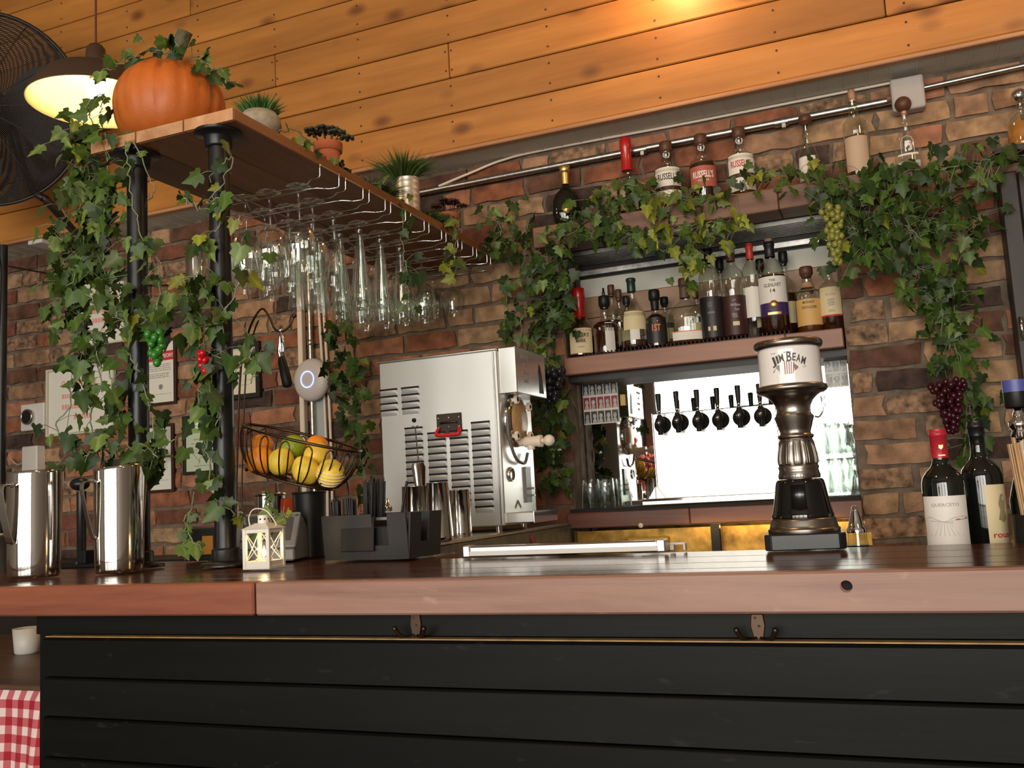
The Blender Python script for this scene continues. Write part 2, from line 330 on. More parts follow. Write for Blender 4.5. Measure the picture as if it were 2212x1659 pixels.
# ---------------------------------------------------------------- mesh builder
class MB:
    def __init__(s): s.v = []; s.f = []; s.s = []; s.mi = []; s.cur = 0
    def add(s, vs, fs, smooth=False):
        o = len(s.v); s.v += [tuple(v) for v in vs]
        for f in fs: s.f.append(tuple(i+o for i in f)); s.s.append(smooth); s.mi.append(s.cur)
        return s
    def box(s, c, d, M=None, taper=1.0):
        x, y, z = d[0]/2, d[1]/2, d[2]/2
        vs = [Vector((a*x*(taper if e > 0 else 1), b*y*(taper if e > 0 else 1), e*z)) for e in (-1, 1) for a, b in ((-1, -1), (1, -1), (1, 1), (-1, 1))]
        if M is not None: vs = [M @ v for v in vs]
        vs = [v+Vector(c) for v in vs]
        return s.add(vs, [(3, 2, 1, 0), (4, 5, 6, 7), (0, 1, 5, 4), (1, 2, 6, 5), (2, 3, 7, 6), (3, 0, 4, 7)])
    def prism(s, pts, ax, a, b, org=(0, 0, 0)):
        """outline pts in the plane across axis ax, from a to b along it"""
        def P(u, v, w):
            return {0: (w, u, v), 1: (u, w, v), 2: (u, v, w)}[ax]
        n = len(pts); vs = [Vector(P(u, v, w))+Vector(org) for w in (a, b) for u, v in pts]
        fs = [tuple(range(n))[::-1], tuple(range(n, 2*n))] + [(i, (i+1) % n, n+(i+1) % n, n+i) for i in range(n)]
        if ax == 1: fs = [f[::-1] for f in fs]
        return s.add(vs, fs)
    def lathe(s, prof, n=24, c=(0, 0, 0), M=None, a0=0, a1=2*PI, smooth=True):
        """prof: list of (radius, z); a repeated point makes a crease"""
        full = abs(a1-a0-2*PI) < 1e-6; k = n if full else n+1
        segs = []; cur = [prof[0]]
        for p, q in zip(prof, prof[1:]):
            if abs(p[0]-q[0]) < 1e-9 and abs(p[1]-q[1]) < 1e-9: segs.append(cur); cur = [q]
            else: cur.append(q)
        segs.append(cur)
        for sg in segs:
            if len(sg) < 2: continue
            vs = []; fs = []
            for r, z in sg:
                for j in range(k):
                    a = a0+(a1-a0)*j/n; vs.append(Vector((r*sin(a), -r*cos(a), z)))
            for i in range(len(sg)-1):
                for j in range(n):
                    j2 = (j+1) % k
                    q = (i*k+j, i*k+j2, (i+1)*k+j2, (i+1)*k+j)
                    if sg[i][0] < 1e-9: q = (q[0], q[2], q[3])
                    elif sg[i+1][0] < 1e-9: q = (q[0], q[1], q[2])
                    fs.append(q)
            if M is not None: vs = [M @ v for v in vs]
            s.add([v+Vector(c) for v in vs], fs, smooth)
        return s
    def tube(s, pts, r, n=6, closed=False, caps=True):
        pts = [Vector(p) for p in pts]; L = len(pts); vs = []; fs = []
        rr = r if isinstance(r, (list, tuple)) else [r]*L
        t0 = (pts[1]-pts[0]).normalized(); nrm = t0.orthogonal().normalized()
        for i, p in enumerate(pts):
            if closed: t = (pts[(i+1) % L]-pts[i-1])
            else: t = pts[min(i+1, L-1)]-pts[max(i-1, 0)]
            t = t.normalized() if t.length > 1e-9 else t0
            nrm = (nrm-t*nrm.dot(t)); nrm = nrm.normalized() if nrm.length > 1e-6 else t.orthogonal().normalized()
            b = t.cross(nrm)
            for j in range(n):
                a = 2*PI*j/n; vs.append(p+(nrm*cos(a)+b*sin(a))*rr[i])
        for i in range(L if closed else L-1):
            i2 = (i+1) % L
            for j in range(n):
                fs.append((i*n+j, i*n+(j+1) % n, i2*n+(j+1) % n, i2*n+j))
        s.add(vs, fs, True)
        if caps and not closed:
            s.add(vs[:n], [tuple(range(n))[::-1]]); s.add(vs[-n:], [tuple(range(n))])
        return s
    def cyl(s, p0, p1, r0, r1=None, n=16):
        return s.tube([p0, p1], [r0, r0 if r1 is None else r1], n)
    def ball(s, c, r, n=12, m=8, sc=(1, 1, 1), M=None):
        vs = []; fs = []
        for i in range(m+1):
            th = PI*i/m
            for j in range(n):
                a = 2*PI*j/n; vs.append(Vector((r*sc[0]*sin(th)*cos(a), r*sc[1]*sin(th)*sin(a), -r*sc[2]*cos(th))))
        for i in range(m):
            for j in range(n):
                q = (i*n+j, i*n+(j+1) % n, (i+1)*n+(j+1) % n, (i+1)*n+j)
                if i == 0: q = (q[0], q[2], q[3])
                if i == m-1: q = (q[0], q[1], q[2])
                fs.append(q)
        if M is not None: vs = [M @ v for v in vs]
        return s.add([v+Vector(c) for v in vs], fs, True)
    def poly(s, pts, smooth=False): return s.add(pts, [tuple(range(len(pts)))], smooth)
    def xform(s, M):
        s.v = [tuple(M @ Vector(v)) for v in s.v]; return s
    def mesh(s, name, mats):
        me = bpy.data.meshes.new(name); me.from_pydata(s.v, [], s.f)
        me.polygons.foreach_set('use_smooth', s.s); me.polygons.foreach_set('material_index', s.mi)
        for mt in (mats if isinstance(mats, (list, tuple)) else [mats]): me.materials.append(mt)
        me.update(); return me
    def build(s, name, mats, parent=None, loc=(0, 0, 0), rot=(0, 0, 0), bevel=0, seg=1):
        return link(name, s.mesh(name, mats), parent, loc, rot, bevel, seg)
def link(name, me, parent=None, loc=(0, 0, 0), rot=(0, 0, 0), bevel=0, seg=1):
    o = bpy.data.objects.new(name, me); COL.objects.link(o); o.location = loc; o.rotation_euler = rot
    if parent is not None: o.parent = parent
    if bevel:
        b = o.modifiers.new('bevel', 'BEVEL'); b.width = bevel; b.segments = seg; b.limit_method = 'ANGLE'; b.angle_limit = 0.6
        b.harden_normals = False
    return o
def tag(o, label=None, cat=None, group=None, kind=None):
    if label: o['label'] = label
    if cat: o['category'] = cat
    if group: o['group'] = group
    if kind: o['kind'] = kind
    return o
def thing(name, label, cat, loc=(0, 0, 0), rz=0, group=None):
    o = bpy.data.objects.new(name, None); COL.objects.link(o); o.empty_display_size = 0.02
    o.location = loc; o.rotation_euler = (0, 0, rz)
    return tag(o, label, cat, group)
def struct(name, mb, mats, bevel=0):
    return tag(mb.build(name, mats, bevel=bevel), kind='structure')
def dup(o, loc=None, rz=None, label=None, parent=None):
    c = o.copy(); COL.objects.link(c)
    if parent is not None: c.parent = parent
    if loc is not None: c.location = loc
    if rz is not None: c.rotation_euler = (0, 0, rz)
    if label: c['label'] = label
    for ch in list(o.children):
        dup(ch, parent=c)
    return c
def RX(a): return Matrix.Rotation(a, 4, 'X')
def RY(a): return Matrix.Rotation(a, 4, 'Y')
def RZ(a): return Matrix.Rotation(a, 4, 'Z')
def box(name, c, d, mt, parent=None, bevel=0, rz=0):
    return MB().box((0, 0, 0), d).build(name, mt, parent, c, (0, 0, rz), bevel)

# ---------------------------------------------------------------- lettering
_txt = {}
def text_mesh(txt, bold=0.0, shear=0.0):
    key = (txt, bold, shear)
    if key in _txt: return _txt[key]
    cu = bpy.data.curves.new('txt', 'FONT'); cu.body = txt; cu.size = 1; cu.align_x = 'CENTER'; cu.offset = bold; cu.shear = shear; cu.resolution_u = 2
    o = bpy.data.objects.new('txt', cu); COL.objects.link(o)
    dg = bpy.context.evaluated_depsgraph_get(); dg.update()
    ev = o.evaluated_get(dg); me = ev.to_mesh()
    vs = [v.co.copy() for v in me.vertices]; fs = [tuple(p.vertices) for p in me.polygons]
    ev.to_mesh_clear(); bpy.data.objects.remove(o); bpy.data.curves.remove(cu)
    x0 = min(v.x for v in vs); x1 = max(v.x for v in vs); y0 = min(v.y for v in vs); y1 = max(v.y for v in vs)
    vs = [Vector(((v.x-(x0+x1)/2)/(x1-x0), (v.y-(y0+y1)/2)/(y1-y0), 0)) for v in vs]
    _txt[key] = (vs, fs); return _txt[key]
def put_text(mb, txt, w, h, fn, bold=0.0, shear=0.0):
    """fn(x, y) -> local point; the text fills w x h"""
    vs, fs = text_mesh(txt, bold, shear)
    return mb.add([fn(v.x*w, v.y*h) for v in vs], fs)
def on_cyl(R, z0, a0=0.0, cx=0, cy=0):
    def fn(x, y): a = a0+x/R; return Vector((cx+R*sin(a), cy-R*cos(a), z0+y))
    return fn
def on_front(x0, y0, z0):
    def fn(x, y): return Vector((x0+x, y0, z0+y))
    return fn
def patch(R, z0, z1, a0, a1, n=10, cx=0, cy=0, rows=1):
    mb = MB(); prof = [(R, z0+(z1-z0)*i/rows) for i in range(rows+1)]
    mb.lathe(prof, n, (cx, cy, 0), None, a0, a1); return mb

# ---------------------------------------------------------------- ivy
def leaf_mesh(i, mt):
    rnd = random.Random(40+i)
    # five-lobed outline, base at origin, tip along -Z, unit length; faces -Y
    pts = [(0, 0.0), (0.16, 0.13), (0.34, 0.10), (0.50, -0.10), (0.33, -0.24), (0.44, -0.48), (0.24, -0.55), (0.0, -1.0)]
    j = lambda: rnd.uniform(-0.04, 0.04)
    R = [(x+(j() if x else 0), z+j()) for x, z in pts]; Lp = [(-x+(j() if x else 0), z+j()) for x, z in pts]
    fold = rnd.uniform(0.10, 0.32); droop = rnd.uniform(0.05, 0.3)
    def P(x, z): return (x, -droop*(z+0.35)**2*0.8 + abs(x)*fold + 0.02*sin(9*z+i), z)
    mids = [0.0, -0.25, -0.5, -1.0]
    vs = [P(0, z) for z in mids]; fs = []
    for side, pp in ((1, R), (-1, Lp)):
        o = len(vs); vs += [P(x, z) for x, z in pp[1:7]]
        f = [(0, o, o+1), (0, o+1, 1), (1, o+1, o+2), (1, o+2, o+3), (1, o+3, 2), (2, o+3, o+4), (2, o+4, o+5), (2, o+5, 3)]
        fs += f if side > 0 else [g[::-1] for g in f]
    mb = MB(); mb.add(vs, fs, True)
    return mb.mesh('leaf', mt)
LEAVES = [[leaf_mesh(i*7+k, mt) for i in range(4)] for k, mt in enumerate(LEAFM)]
def smoothpath(pts, n):
    """Catmull-Rom through pts, n samples"""
    P = [Vector(p) for p in pts]; P = [P[0]*2-P[1]]+P+[P[-1]*2-P[-2]]; out = []; m = len(P)-3
    for i in range(n):
        t = i/(n-1)*m; k = min(int(t), m-1); u = t-k; a, b, c, d = P[k:k+4]
        out.append(0.5*((2*b)+(c-a)*u+(2*a-5*b+4*c-d)*u*u+(3*b-a-3*c+d)*u**3))
    return out
def ivy(label, strands, mix=(3, 5, 2, 1), size=0.042, seed=1, group=None, droop=0.9, name='ivy_garland'):
    """strands: list of (points, number of leaves, spread (x,y,z)); leaves hang from thin petioles off the stem"""
    rnd = random.Random(seed); org = Vector(strands[0][0][0])
    root = thing(name, label, 'vine', org, 0, group); mb = MB(); total = 0; extra = MB()
    for pts, nl, sp in strands:
        path = smoothpath([Vector(p)-org for p in pts], max(8, 6*len(pts)))
        path = [p+Vector((rnd.gauss(0, 1), rnd.gauss(0, 1), rnd.gauss(0, 1)))*0.0035 for p in path]
        mb.tube(path, 0.0016, 4)
        for q in range(nl):
            k = rnd.random()*(len(path)-1); b = path[int(k)].lerp(path[min(int(k)+1, len(path)-1)], k-int(k))
            off = Vector((rnd.gauss(0, 0.5)*sp[0], rnd.gauss(0, 0.5)*sp[1], rnd.gauss(0, 0.5)*sp[2]))
            base = b+off
            s = size*rnd.uniform(0.62, 1.18)
            if off.length > 0.006:
                mid = b.lerp(base, 0.55)+Vector((0, 0, 0.12*off.length)); mb.tube([b, mid, base], 0.0009, 3, caps=False)
            kind = rnd.choices((0, 1, 2, 3), mix)[0]
            rot = (rnd.gauss(-0.1, 0.40), rnd.gauss(0, 0.65)*droop, rnd.gauss(0.2, 0.75))
            me = LEAVES[kind][rnd.randrange(4)]; total += 1
            if total <= 298:
                o = bpy.data.objects.new('leaf', me); COL.objects.link(o); o.parent = root
                o.location = base; o.rotation_euler = rot; o.scale = (s, s, s)
            else:
                M = Matrix.LocRotScale(base, Matrix.Rotation(rot[2], 3, 'Z') @ Matrix.Rotation(rot[1], 3, 'Y') @ Matrix.Rotation(rot[0], 3, 'X'), Vector((s, s, s)))
                extra.cur = kind
                extra.add([M @ v.co for v in me.vertices], [tuple(p.vertices) for p in me.polygons], True)
    mb.build('stem', stemm, root)
    if extra.v: tag(extra.build('leaves', LEAFM, root), kind='stuff')
    return root
def grapes(label, top, n, r, mt, hgt, wid, seed, cat='grapes'):
    rnd = random.Random(seed); root = thing('grape_bunch', label, cat, top)
    MB().tube([(0, 0, 0.02), (0.002, 0, 0), (0, 0, -hgt*0.9)], 0.0012, 4).build('stem', stemd, root)
    me = MB().ball((0, 0, 0), r, 10, 7, (0.92, 0.92, 1.12)).mesh('grape', mt); pts = []
    tries = 0
    while len(pts) < n and tries < 6000:
        tries += 1
        t = rnd.random()**0.8; w = wid*(1-0.72*t); a = rnd.random()*2*PI; q = w*rnd.uniform(0.45, 1.0)
        p = Vector((q*cos(a), q*sin(a), -r-hgt*t))
        if all((p-k).length > r*1.25 for k in pts): pts.append(p)
    for p in pts: link('grape', me, root, p, (rnd.uniform(-.4, .4), rnd.uniform(-.4, .4), 0))
    return root

# ================================================================ SETTING
ZC = 1.07                                   # bar top
YW = 3.184                                  # face of the brick wall
YB = 3.023                                  # face of the boarded bulkhead
NX0, NX1 = -1.063, -0.115                   # niche in the brick wall
struct('floor', MB().box((-1.1, -0.5, -0.05), (7.6, 8.2, 0.1)), floorm)
struct('ceiling', MB().box((-1.1, -0.6, 4.00), (7.6, 8.0, 0.1)), plaster)
struct('wall_left', MB().box((-4.85, -0.5, 1.97), (0.1, 8.2, 3.96)), plaster)
struct('wall_right', MB().box((2.65, -0.5, 1.97), (0.1, 8.2, 3.96)), plaster)
# street wall behind the camera with four window openings
mb = MB(); Yf = -4.40
mb.box((-1.1, Yf, 0.21), (7.4, 0.12, 0.42)); mb.box((-1.1, Yf, 3.57), (7.4, 0.12, 0.78))
xs = [-4.8]+[v for x in WINX for v in (x-0.72, x+0.72)]+[2.6]
for a, b in zip(xs[0::2], xs[1::2]):
    mb.box(((a+b)/2, Yf, 1.80), (b-a, 0.12, 2.78))
struct('wall_front', mb, plaster)
for i, x in enumerate(WINX):
    mb = MB()
    for sx in (-0.70, 0.70): mb.box((x+sx, Yf+0.075, 1.80), (0.05, 0.05, 2.76))
    for zz in (0.43, 3.17): mb.box((x, Yf+0.075, zz), (1.44, 0.05, 0.05))
    mb.box((x, Yf+0.075, 2.05), (1.40, 0.03, 0.035)); mb.box((x+0.1, Yf+0.075, 1.80), (0.035, 0.03, 2.70))
    struct('window_%d' % (i+1), mb, framek)

# ---- back wall: mortar body with a niche, every brick a part
wb = MB(); T = 0.20
x0, x1, zt = -4.80, 0.62, 2.452
zn0, zn1 = 0.78, 2.075
wb.box(((x0+NX0)/2, YW+T/2, zt/2), (NX0-x0, T, zt)); wb.box(((NX1+x1)/2, YW+T/2, zt/2), (x1-NX1, T, zt))
wb.box(((NX0+NX1)/2, YW+T/2, (zn1+zt)/2), (NX1-NX0, T, zt-zn1)); wb.box(((NX0+NX1)/2, YW+T/2, zn0/2), (NX1-NX0, T, zn0))
wall = struct('wall_back', wb, mortar)
_bm = {}
def brick_mesh(L, var, mi):
    k = (round(L, 3), var, mi)
    if k in _bm: return _bm[k]
    rnd = random.Random(var*31+int(L*1000)); H = 0.061; D = 0.03
    nx = 5 if L > 0.15 else 3; nz = 3; vs = []; fs = []
    for j in range(nz):
        for i in range(nx):
            ex = abs(i/(nx-1)-0.5) > 0.49; ez = j in (0, nz-1)
            x = (i/(nx-1)-0.5)*L+rnd.uniform(-1, 1)*(0.006 if ex else 0.008); z = (j/(nz-1)-0.5)*H+rnd.uniform(-1, 1)*(0.004 if ez else 0.006)
            y = -0.011+rnd.uniform(-0.0025, 0.0025)+(0.004 if ex and ez else 0)
            vs.append((x, y, z))
    for j in range(nz-1):
        for i in range(nx-1):
            a = j*nx+i; fs.append((a, a+1, a+nx+1, a+nx))
    ring = [i for i in range(nx)]+[nx*(j+1)+nx-1 for j in range(nz-1)]+[nx*nz-2-i for i in range(nx-1)]+[nx*(nz-2-j) for j in range(nz-2)]
    o = len(vs); vs += [(vs[i][0]*1.01, D-0.012, vs[i][2]*1.02) for i in ring]; n = len(ring)
    for i in range(n): fs.append((ring[(i+1) % n], ring[i], o+i, o+(i+1) % n))
    mb = MB(); mb.add(vs, fs); me = mb.mesh('brick', BR[mi]); _bm[k] = me; return me
rb = random.Random(5); course = 0.0765; bricks = []
nz = int(2.43/course)
for r in range(8, nz+1):
    zc = 2.432-(nz-r)*course-0.03
    x = x1-rb.uniform(0.0, 0.1)
    while x > x0+0.1:
        L = 0.206 if rb.random() < 0.62 else 0.098
        xc = x-L/2; x -= L+0.0155
        if zn0-0.02 < zc < zn1+0.03 and xc+L/2 > NX0 and xc-L/2 < NX1:
            # cut bricks at the jambs
            if xc-L/2 < NX0-0.04: e = NX0; L = e-(xc-L/2)-0.004; xc = e-0.004-L/2
            elif xc+L/2 > NX1+0.04: s_ = xc+L/2; L = s_-NX1-0.004; xc = NX1+0.004+L/2
            else: continue
            L = max(0.045, round(L/0.03)*0.03)
            xc = NX0-0.004-L/2 if xc < -0.6 else NX1+0.004+L/2
        L = round(L, 3)
        right = max(0, min(1, (xc+1.4)/1.2))
        wts = (3+5*right, 3+5*right, 3.4+2*right, 3*(1-0.6*right), 4*(1-0.6*right), 4, 2.2, 2+3*right)
        bricks.append((xc, zc, L, rb.randrange(9), rb.choices(range(8), wts)[0]))
vis = sorted([b for b in bricks if b[1] > 0.86 and -4.0 < b[0] < 0.40], key=lambda b: abs(b[0]+0.9)*0.9+abs(b[1]-1.6)*0.5)
keep = set(id(b) for b in vis[:298]); rest = MB()
for b in bricks:
    me = brick_mesh(*b[2:])
    if id(b) in keep:
        link('brick', me, wall, (b[0], YW, b[1]), (0, rb.uniform(-.008, .008), 0))
    else:
        rest.cur = b[4]; rest.add([v.co+Vector((b[0], YW, b[1])) for v in me.vertices], [tuple(p.vertices) for p in me.polygons])
tag(rest.build('bricks', BR, wall), kind='stuff')

# ---- niche lining: brick reveal, mirror, boards, ribbed steel lintel
mb = MB()
mb.box(((NX0+NX1)/2, 3.40, 1.25), (1.05, 0.02, 0.30)).box(((NX0+NX1)/2, 3.40, 1.44), (1.05, 0.02, 0.5))
struct('trim_5', MB().box((NX0-0.02, 3.285, 1.43), (0.06, 0.02, 1.3)).box((NX0+0.009, 3.345, 1.43), (0.012, 0.02, 1.3)).box((NX1-0.006, 3.345, 1.43), (0.012, 0.02, 1.3)), jamb)
tag(MB().box((0, 0, 0), (0.936, 0.008, 0.655)).build('mirror', mirror, None, ((NX0+NX1)/2, 3.312, 1.268)), 'large polished mirror at the back of the niche behind the taps', 'mirror')
back = tag(MB().box((0, 0, 0), (0.96, 0.012, 0.45)).build('wall_niche', darkpl, None, ((NX0+NX1)/2, 3.388, 1.86)), kind='structure')
for i, (za, zb_) in enumerate(((1.655, 1.748), (1.750, 1.836), (1.838, 1.917))):
    MB().box((0, 0, 0), (0.936, 0.012, zb_-za)).build('board', backbd, back, (0, -0.018, (za+zb_)/2-1.86), bevel=0.0015)
MB().box((0, 0, 0), (0.936, 0.012, 0.07)).build('board', greym, back, (0, -0.018, 1.953-1.86))
tag(back.children[-1], 'grey painted board')
mb = MB()                                   # ribbed steel lintel under the top shelf
prof = []
for i in range(9):
    y = 3.20+i*0.02; prof += [(y, 2.058), (y+0.006, 2.058), (y+0.009, 2.044), (y+0.017, 2.044)]
pts = prof+[(3.39, 2.075), (3.19, 2.075)]
mb.prism(pts, 0, NX0, NX1); struct('trim_3', mb, lintel)
struct('trim_7', MB().box(((NX0+NX1)/2, 3.358, 2.008), (0.936, 0.03, 0.018)), galv)

# ---- boarded bulkhead above, each board a part
wu = MB().box((-1.1, YB+0.05, 3.21), (7.3, 0.06, 1.48)); upper = struct('wall_upper', wu, darkpl)
rows = [2.463, 2.6005, 2.738, 2.877, 3.015, 3.153, 3.29, 3.428, 3.566, 3.704, 3.842]
joints = {0: (-3.3, 0.55), 1: (-2.95, 0.1), 2: (-1.40, 0.62), 3: (-2.175, 0.3), 4: (-0.6, 0.8), 5: (-1.7,), 6: (-2.6, 0.2), 7: (-1.2,), 8: (-2.9, 0.4), 9: (-0.4,)}
nail = MB()
for r in range(10):
    xs = [-4.75]+list(joints[r])+[2.55]
    for a, b in zip(xs, xs[1:]):
        MB().box((0, 0, 0), (b-a-0.003, 0.02, rows[r+1]-rows[r]-0.004)).build('plank', pine, upper, ((a+b)/2, YB+0.01, (rows[r]+rows[r+1])/2), bevel=0.0035)
    for k in range(-8, 10):
        X = -1.40+k*0.3875
        for dz in (0.030, 0.105):
            for q in ((-0.012, 0.012) if any(abs(X-j) < 0.02 for j in joints[r]) else (0.004,)):
                nail.cyl((X+q, YB+0.003, rows[r]+dz), (X+q, YB-0.0008, rows[r]+dz), 0.0042, n=7)
tag(nail.build('nails', plain('nail_head', (0.07, 0.022, 0.008), 0.6), upper), kind='stuff')
struct('trim_1', MB().box((-1.1, YB+0.006, 2.455), (7.3, 0.028, 0.014)), pinetrim, bevel=0.003)
mb = MB().box((-1.1, 3.11, 2.458), (7.3, 0.15, 0.012))
for k in range(96): mb.box((-4.7+k*0.075, 3.11, 2.4515), (0.006, 0.15, 0.003))
struct('trim_2', mb, greym)
# tall dark cabinet at the right edge
cz_ = at(2185, 372, 3.09).z
door = thing('tall_cabinet', 'tall dark cabinet cut by the right edge of the photo', 'cabinet', (0.372, 3.12, 0))
MB().box((0.44, 0, cz_/2), (0.80, 0.05, cz_)).box((0.013, 0.0, cz_/2), (0.05, 0.09, cz_)).build('body', darkpl, door, bevel=0.004)
lz = at(2178, 712, 3.06).z
MB().tube([(0.0, -0.05, lz-0.03), (0.0, -0.07, lz-0.03), (0.0, -0.07, lz+0.03), (0.0, -0.05, lz+0.03)], 0.006, 8).build('latch', chrome, door)

# ================================================================ THE BAR
bar = thing('bar_counter', 'long varnished red-brown wooden bar top running across the whole picture', 'bar counter', (0, 0, ZC))
TH = 0.054; YF = 1.298; YBK = 1.785
# boards of the top
ys = [YF+0.0295, 1.425, 1.53, 1.655, YBK]
for a, b in zip(ys, ys[1:]):
    MB().box((0, 0, 0), (3.9, b-a-0.0012, TH-0.004)).build('plank', bartop, bar, (-0.75, (a+b)/2, -TH/2-0.002), bevel=0.002)
# apron boards along the front edge, right one with a drilled hole
MB().box((0, 0, 0), (1.70, 0.030, TH)).build('edge_board', faciaL, bar, (-1.853, YF+0.015, -TH/2), bevel=0.003)
ebm = MB().box((0, 0, 0), (2.10, 0.030, TH)).build('edge_board', faciaR, bar, (0.0505, YF+0.015, -TH/2), bevel=0.003)
hp = at(1828, 1267, YF)
cut = MB().cyl((hp.x-0.0505, -0.06, hp.z-ZC+TH/2), (hp.x-0.0505, 0.012, hp.z-ZC+TH/2), 0.0078, n=20).build('cutter', slotm, bar, (0.0505, YF+0.015, -TH/2))
bo = ebm.modifiers.new('hole', 'BOOLEAN'); bo.object = cut; bo.operation = 'DIFFERENCE'; bo.solver = 'EXACT'
bpy.context.view_layer.update()
dg = bpy.context.evaluated_depsgraph_get(); me2 = bpy.data.meshes.new_from_object(ebm.evaluated_get(dg))
ebm.modifiers.clear(); ebm.data = me2; bpy.data.objects.remove(cut)
ebm['label'] = 'worn mauve edge board'
MB().lathe([(0, 0), (0.0078, 0)], 16, M=RX(PI/2)).build('hole_bottom', slotm, bar, (hp.x, YF+0.0265, hp.z-ZC))
# return leg of the bar under the hanging shelf
MB().box((0, 0, 0), (0.90, 0.185, TH-0.004)).build('return_board', bartop, bar, (-1.395, YBK+0.0935, -TH/2-0.002), bevel=0.002)
# front of the bar: black horizontal boards
front = thing('bar_cabinet', 'black painted plank front of the bar below the worn edge', 'bar front', (0, 0, 0))
zb = [ZC-TH-0.001, 0.977, 0.906, 0.836, 0.765, 0.695, 0.60]
XL = -1.488
MB().box((0, 0, 0), (2.94, 0.02, zb[0]-zb[1])).build('board', blackbd, front, (XL+1.42, 1.349, (zb[0]+zb[1])/2), bevel=0.002)
for a, b in zip(zb[1:], zb[2:]):
    h = a-b
    pts = [(1.312, -h/2+0.001), (1.312, h/2-0.006), (1.3155, h/2-0.0025), (1.337, h/2-0.0015), (1.337, -h/2+0.001)]
    MB().prism([(p[0]-1.32, p[1]) for p in pts], 0, -1.45, 1.45).build('board', blackbd, front, (XL+1.45, 1.32, (a+b)/2))
MB().box((0, 0, 0), (2.94, 0.05, 0.55)).build('backing', blackbd, front, (XL+1.41, 1.385, 0.74))
MB().box((0, 0, 0), (0.05, 0.40, 1.0)).build('end_panel', blackbd, front, (XL-0.06, 1.58, 0.505))
MB().box((0, 0, 0), (2.9, 0.019, 0.002)).build('added_glow_strip', ledgeglow, front, (XL+1.45, 1.3265, 0.9765))  # added strip, its ochre colour makes the golden led line
# warm led strip in the shadow gap under the edge
led = thing('led_strip', 'thin warm led strip tucked under the front edge of the bar', 'light strip', (0, 0, 0))
MB().box((0, 0, 0), (2.8, 0.007, 0.002)).build('tape', whitep, led, (-0.05, 1.3335, 1.0300))
mb = MB()
for k in range(83): mb.box((-1.42+k*0.034, 1.3335, 1.0283), (0.005, 0.004, 0.0014))
tag(mb.build('diodes', ledm, led), kind='stuff')
# coat hooks
def hook(px, label):
    p = at(px, 1335, 1.339); t = thing('coat_hook', label, 'hook', p, 0, 'double coat hooks under the bar edge')
    MB().prism([(-0.008, 0.006), (0.008, 0.006), (0.010, -0.010), (0.006, -0.030), (-0.006, -0.030), (-0.010, -0.010)], 1, -0.003, 0).build('plate', bronze, t, bevel=0.001)
    mb = MB().cyl((-0.0025, -0.003, 0.001), (-0.0025, -0.0045, 0.001), 0.0022, n=8).cyl((0.002, -0.003, -0.010), (0.002, -0.0045, -0.010), 0.0022, n=8)
    mb.build('screw', chrome, t)
    for s in (-1, 1):
        q = smoothpath([(s*0.003, -0.003, -0.027), (s*0.011, -0.010, -0.029), (s*0.020, -0.018, -0.024), (s*0.0255, -0.024, -0.013)], 10)
        mb = MB().tube(q, [0.0030]*6+[0.0032, 0.0034, 0.0036, 0.0038], 8); mb.ball(q[-1], 0.0042, 10, 6)
        mb.build('prong', bronze, t)
hook(899, 'dark metal double coat hook under the left half of the bar edge')
hook(1636, 'dark metal double coat hook under the right half of the bar edge')

# ================================================================ HANGING SHELF ON PIPES
ZS = CZ+0.873                               # underside of the shelf
SX0, SX1, SY0, SY1 = -1.735, -1.308, 1.66, 3.172
sh = thing('hanging_shelf', 'plank shelf high over the bar on two black pipes with pumpkin and pots on it', 'shelf', (0, 0, ZS))
w = (SX1-SX0)/3
for i in range(3):
    b = MB().box((0, 0, 0), (w-0.002, SY1-SY0-0.002, 0.030)).build('plank', shelfw, sh, (SX0+w*(i+0.5), (SY0+SY1)/2+0.001, 0.015), bevel=0.003)
    MB().box((0, 0, 0), (w-0.005, 0.003, 0.0275)).build('end_grain', shelfend, b, (0, -(SY1-SY0)/2-0.0005, 0))
ZST = ZS+0.030
def pipe(label, X, Y):
    t = thing('pipe_post', label, 'post', (X, Y, ZC), 0, 'black pipe posts of the hanging shelf'); H = ZS-ZC; r = 0.0235
    MB().lathe([(r, 0.03), (r, H-0.03)], 24).build('pipe', blackm, t)
    for nm, z0, s in (('base_flange', 0, 1), ('top_flange', H, -1)):
        MB().lathe([(0, z0), (0.054, z0), (0.054, z0), (0.054, z0+s*0.006), (0.051, z0+s*0.008), (0.034, z0+s*0.010), (0.031, z0+s*0.014), (0.0305, z0+s*0.034), (0.029, z0+s*0.038), (r, z0+s*0.039)], 28).build(nm, blackm, t)
pipe('right black pipe post of the shelf, thinly wound with ivy, beside the fruit basket', -1.387, 1.703)
pipe('left black pipe post of the shelf, thick with ivy, behind the steel pitcher', -1.640, 1.712)

# ---- wire glass racks under the shelf
ZR = ZS-0.035
def rack_mesh():
    mb = MB(); r = 0.0021
    for s in (-1, 1):
        pts = [(0.0, s*0.045, 0.035), (0.0, s*0.045, 0.004), (-0.004, s*0.045, 0), (-0.030, s*0.043, 0), (-0.055, s*0.021, 0), (-0.075, s*0.017, 0), (-0.36, s*0.017, 0), (-0.372, s*0.017, -0.004), (-0.376, s*0.017, -0.012)]
        mb.tube(pts, r, 6)
    for x in (0.0, -0.33):
        mb.tube([(x, -0.045, 0.033), (x, 0.045, 0.033)], r, 6)
    for s in (-1, 1): mb.tube([(-0.33, s*0.045, 0.033), (-0.33, s*0.018, 0.0)], r, 6)
    return mb.mesh('rack_wire', chrome)
rm = rack_mesh(); ordn = ['nearest', 'second', 'third', 'fourth', 'fifth', 'sixth', 'seventh', 'eighth', 'ninth', 'tenth']
RYS = [2.037+0.1222*k for k in range(10)]
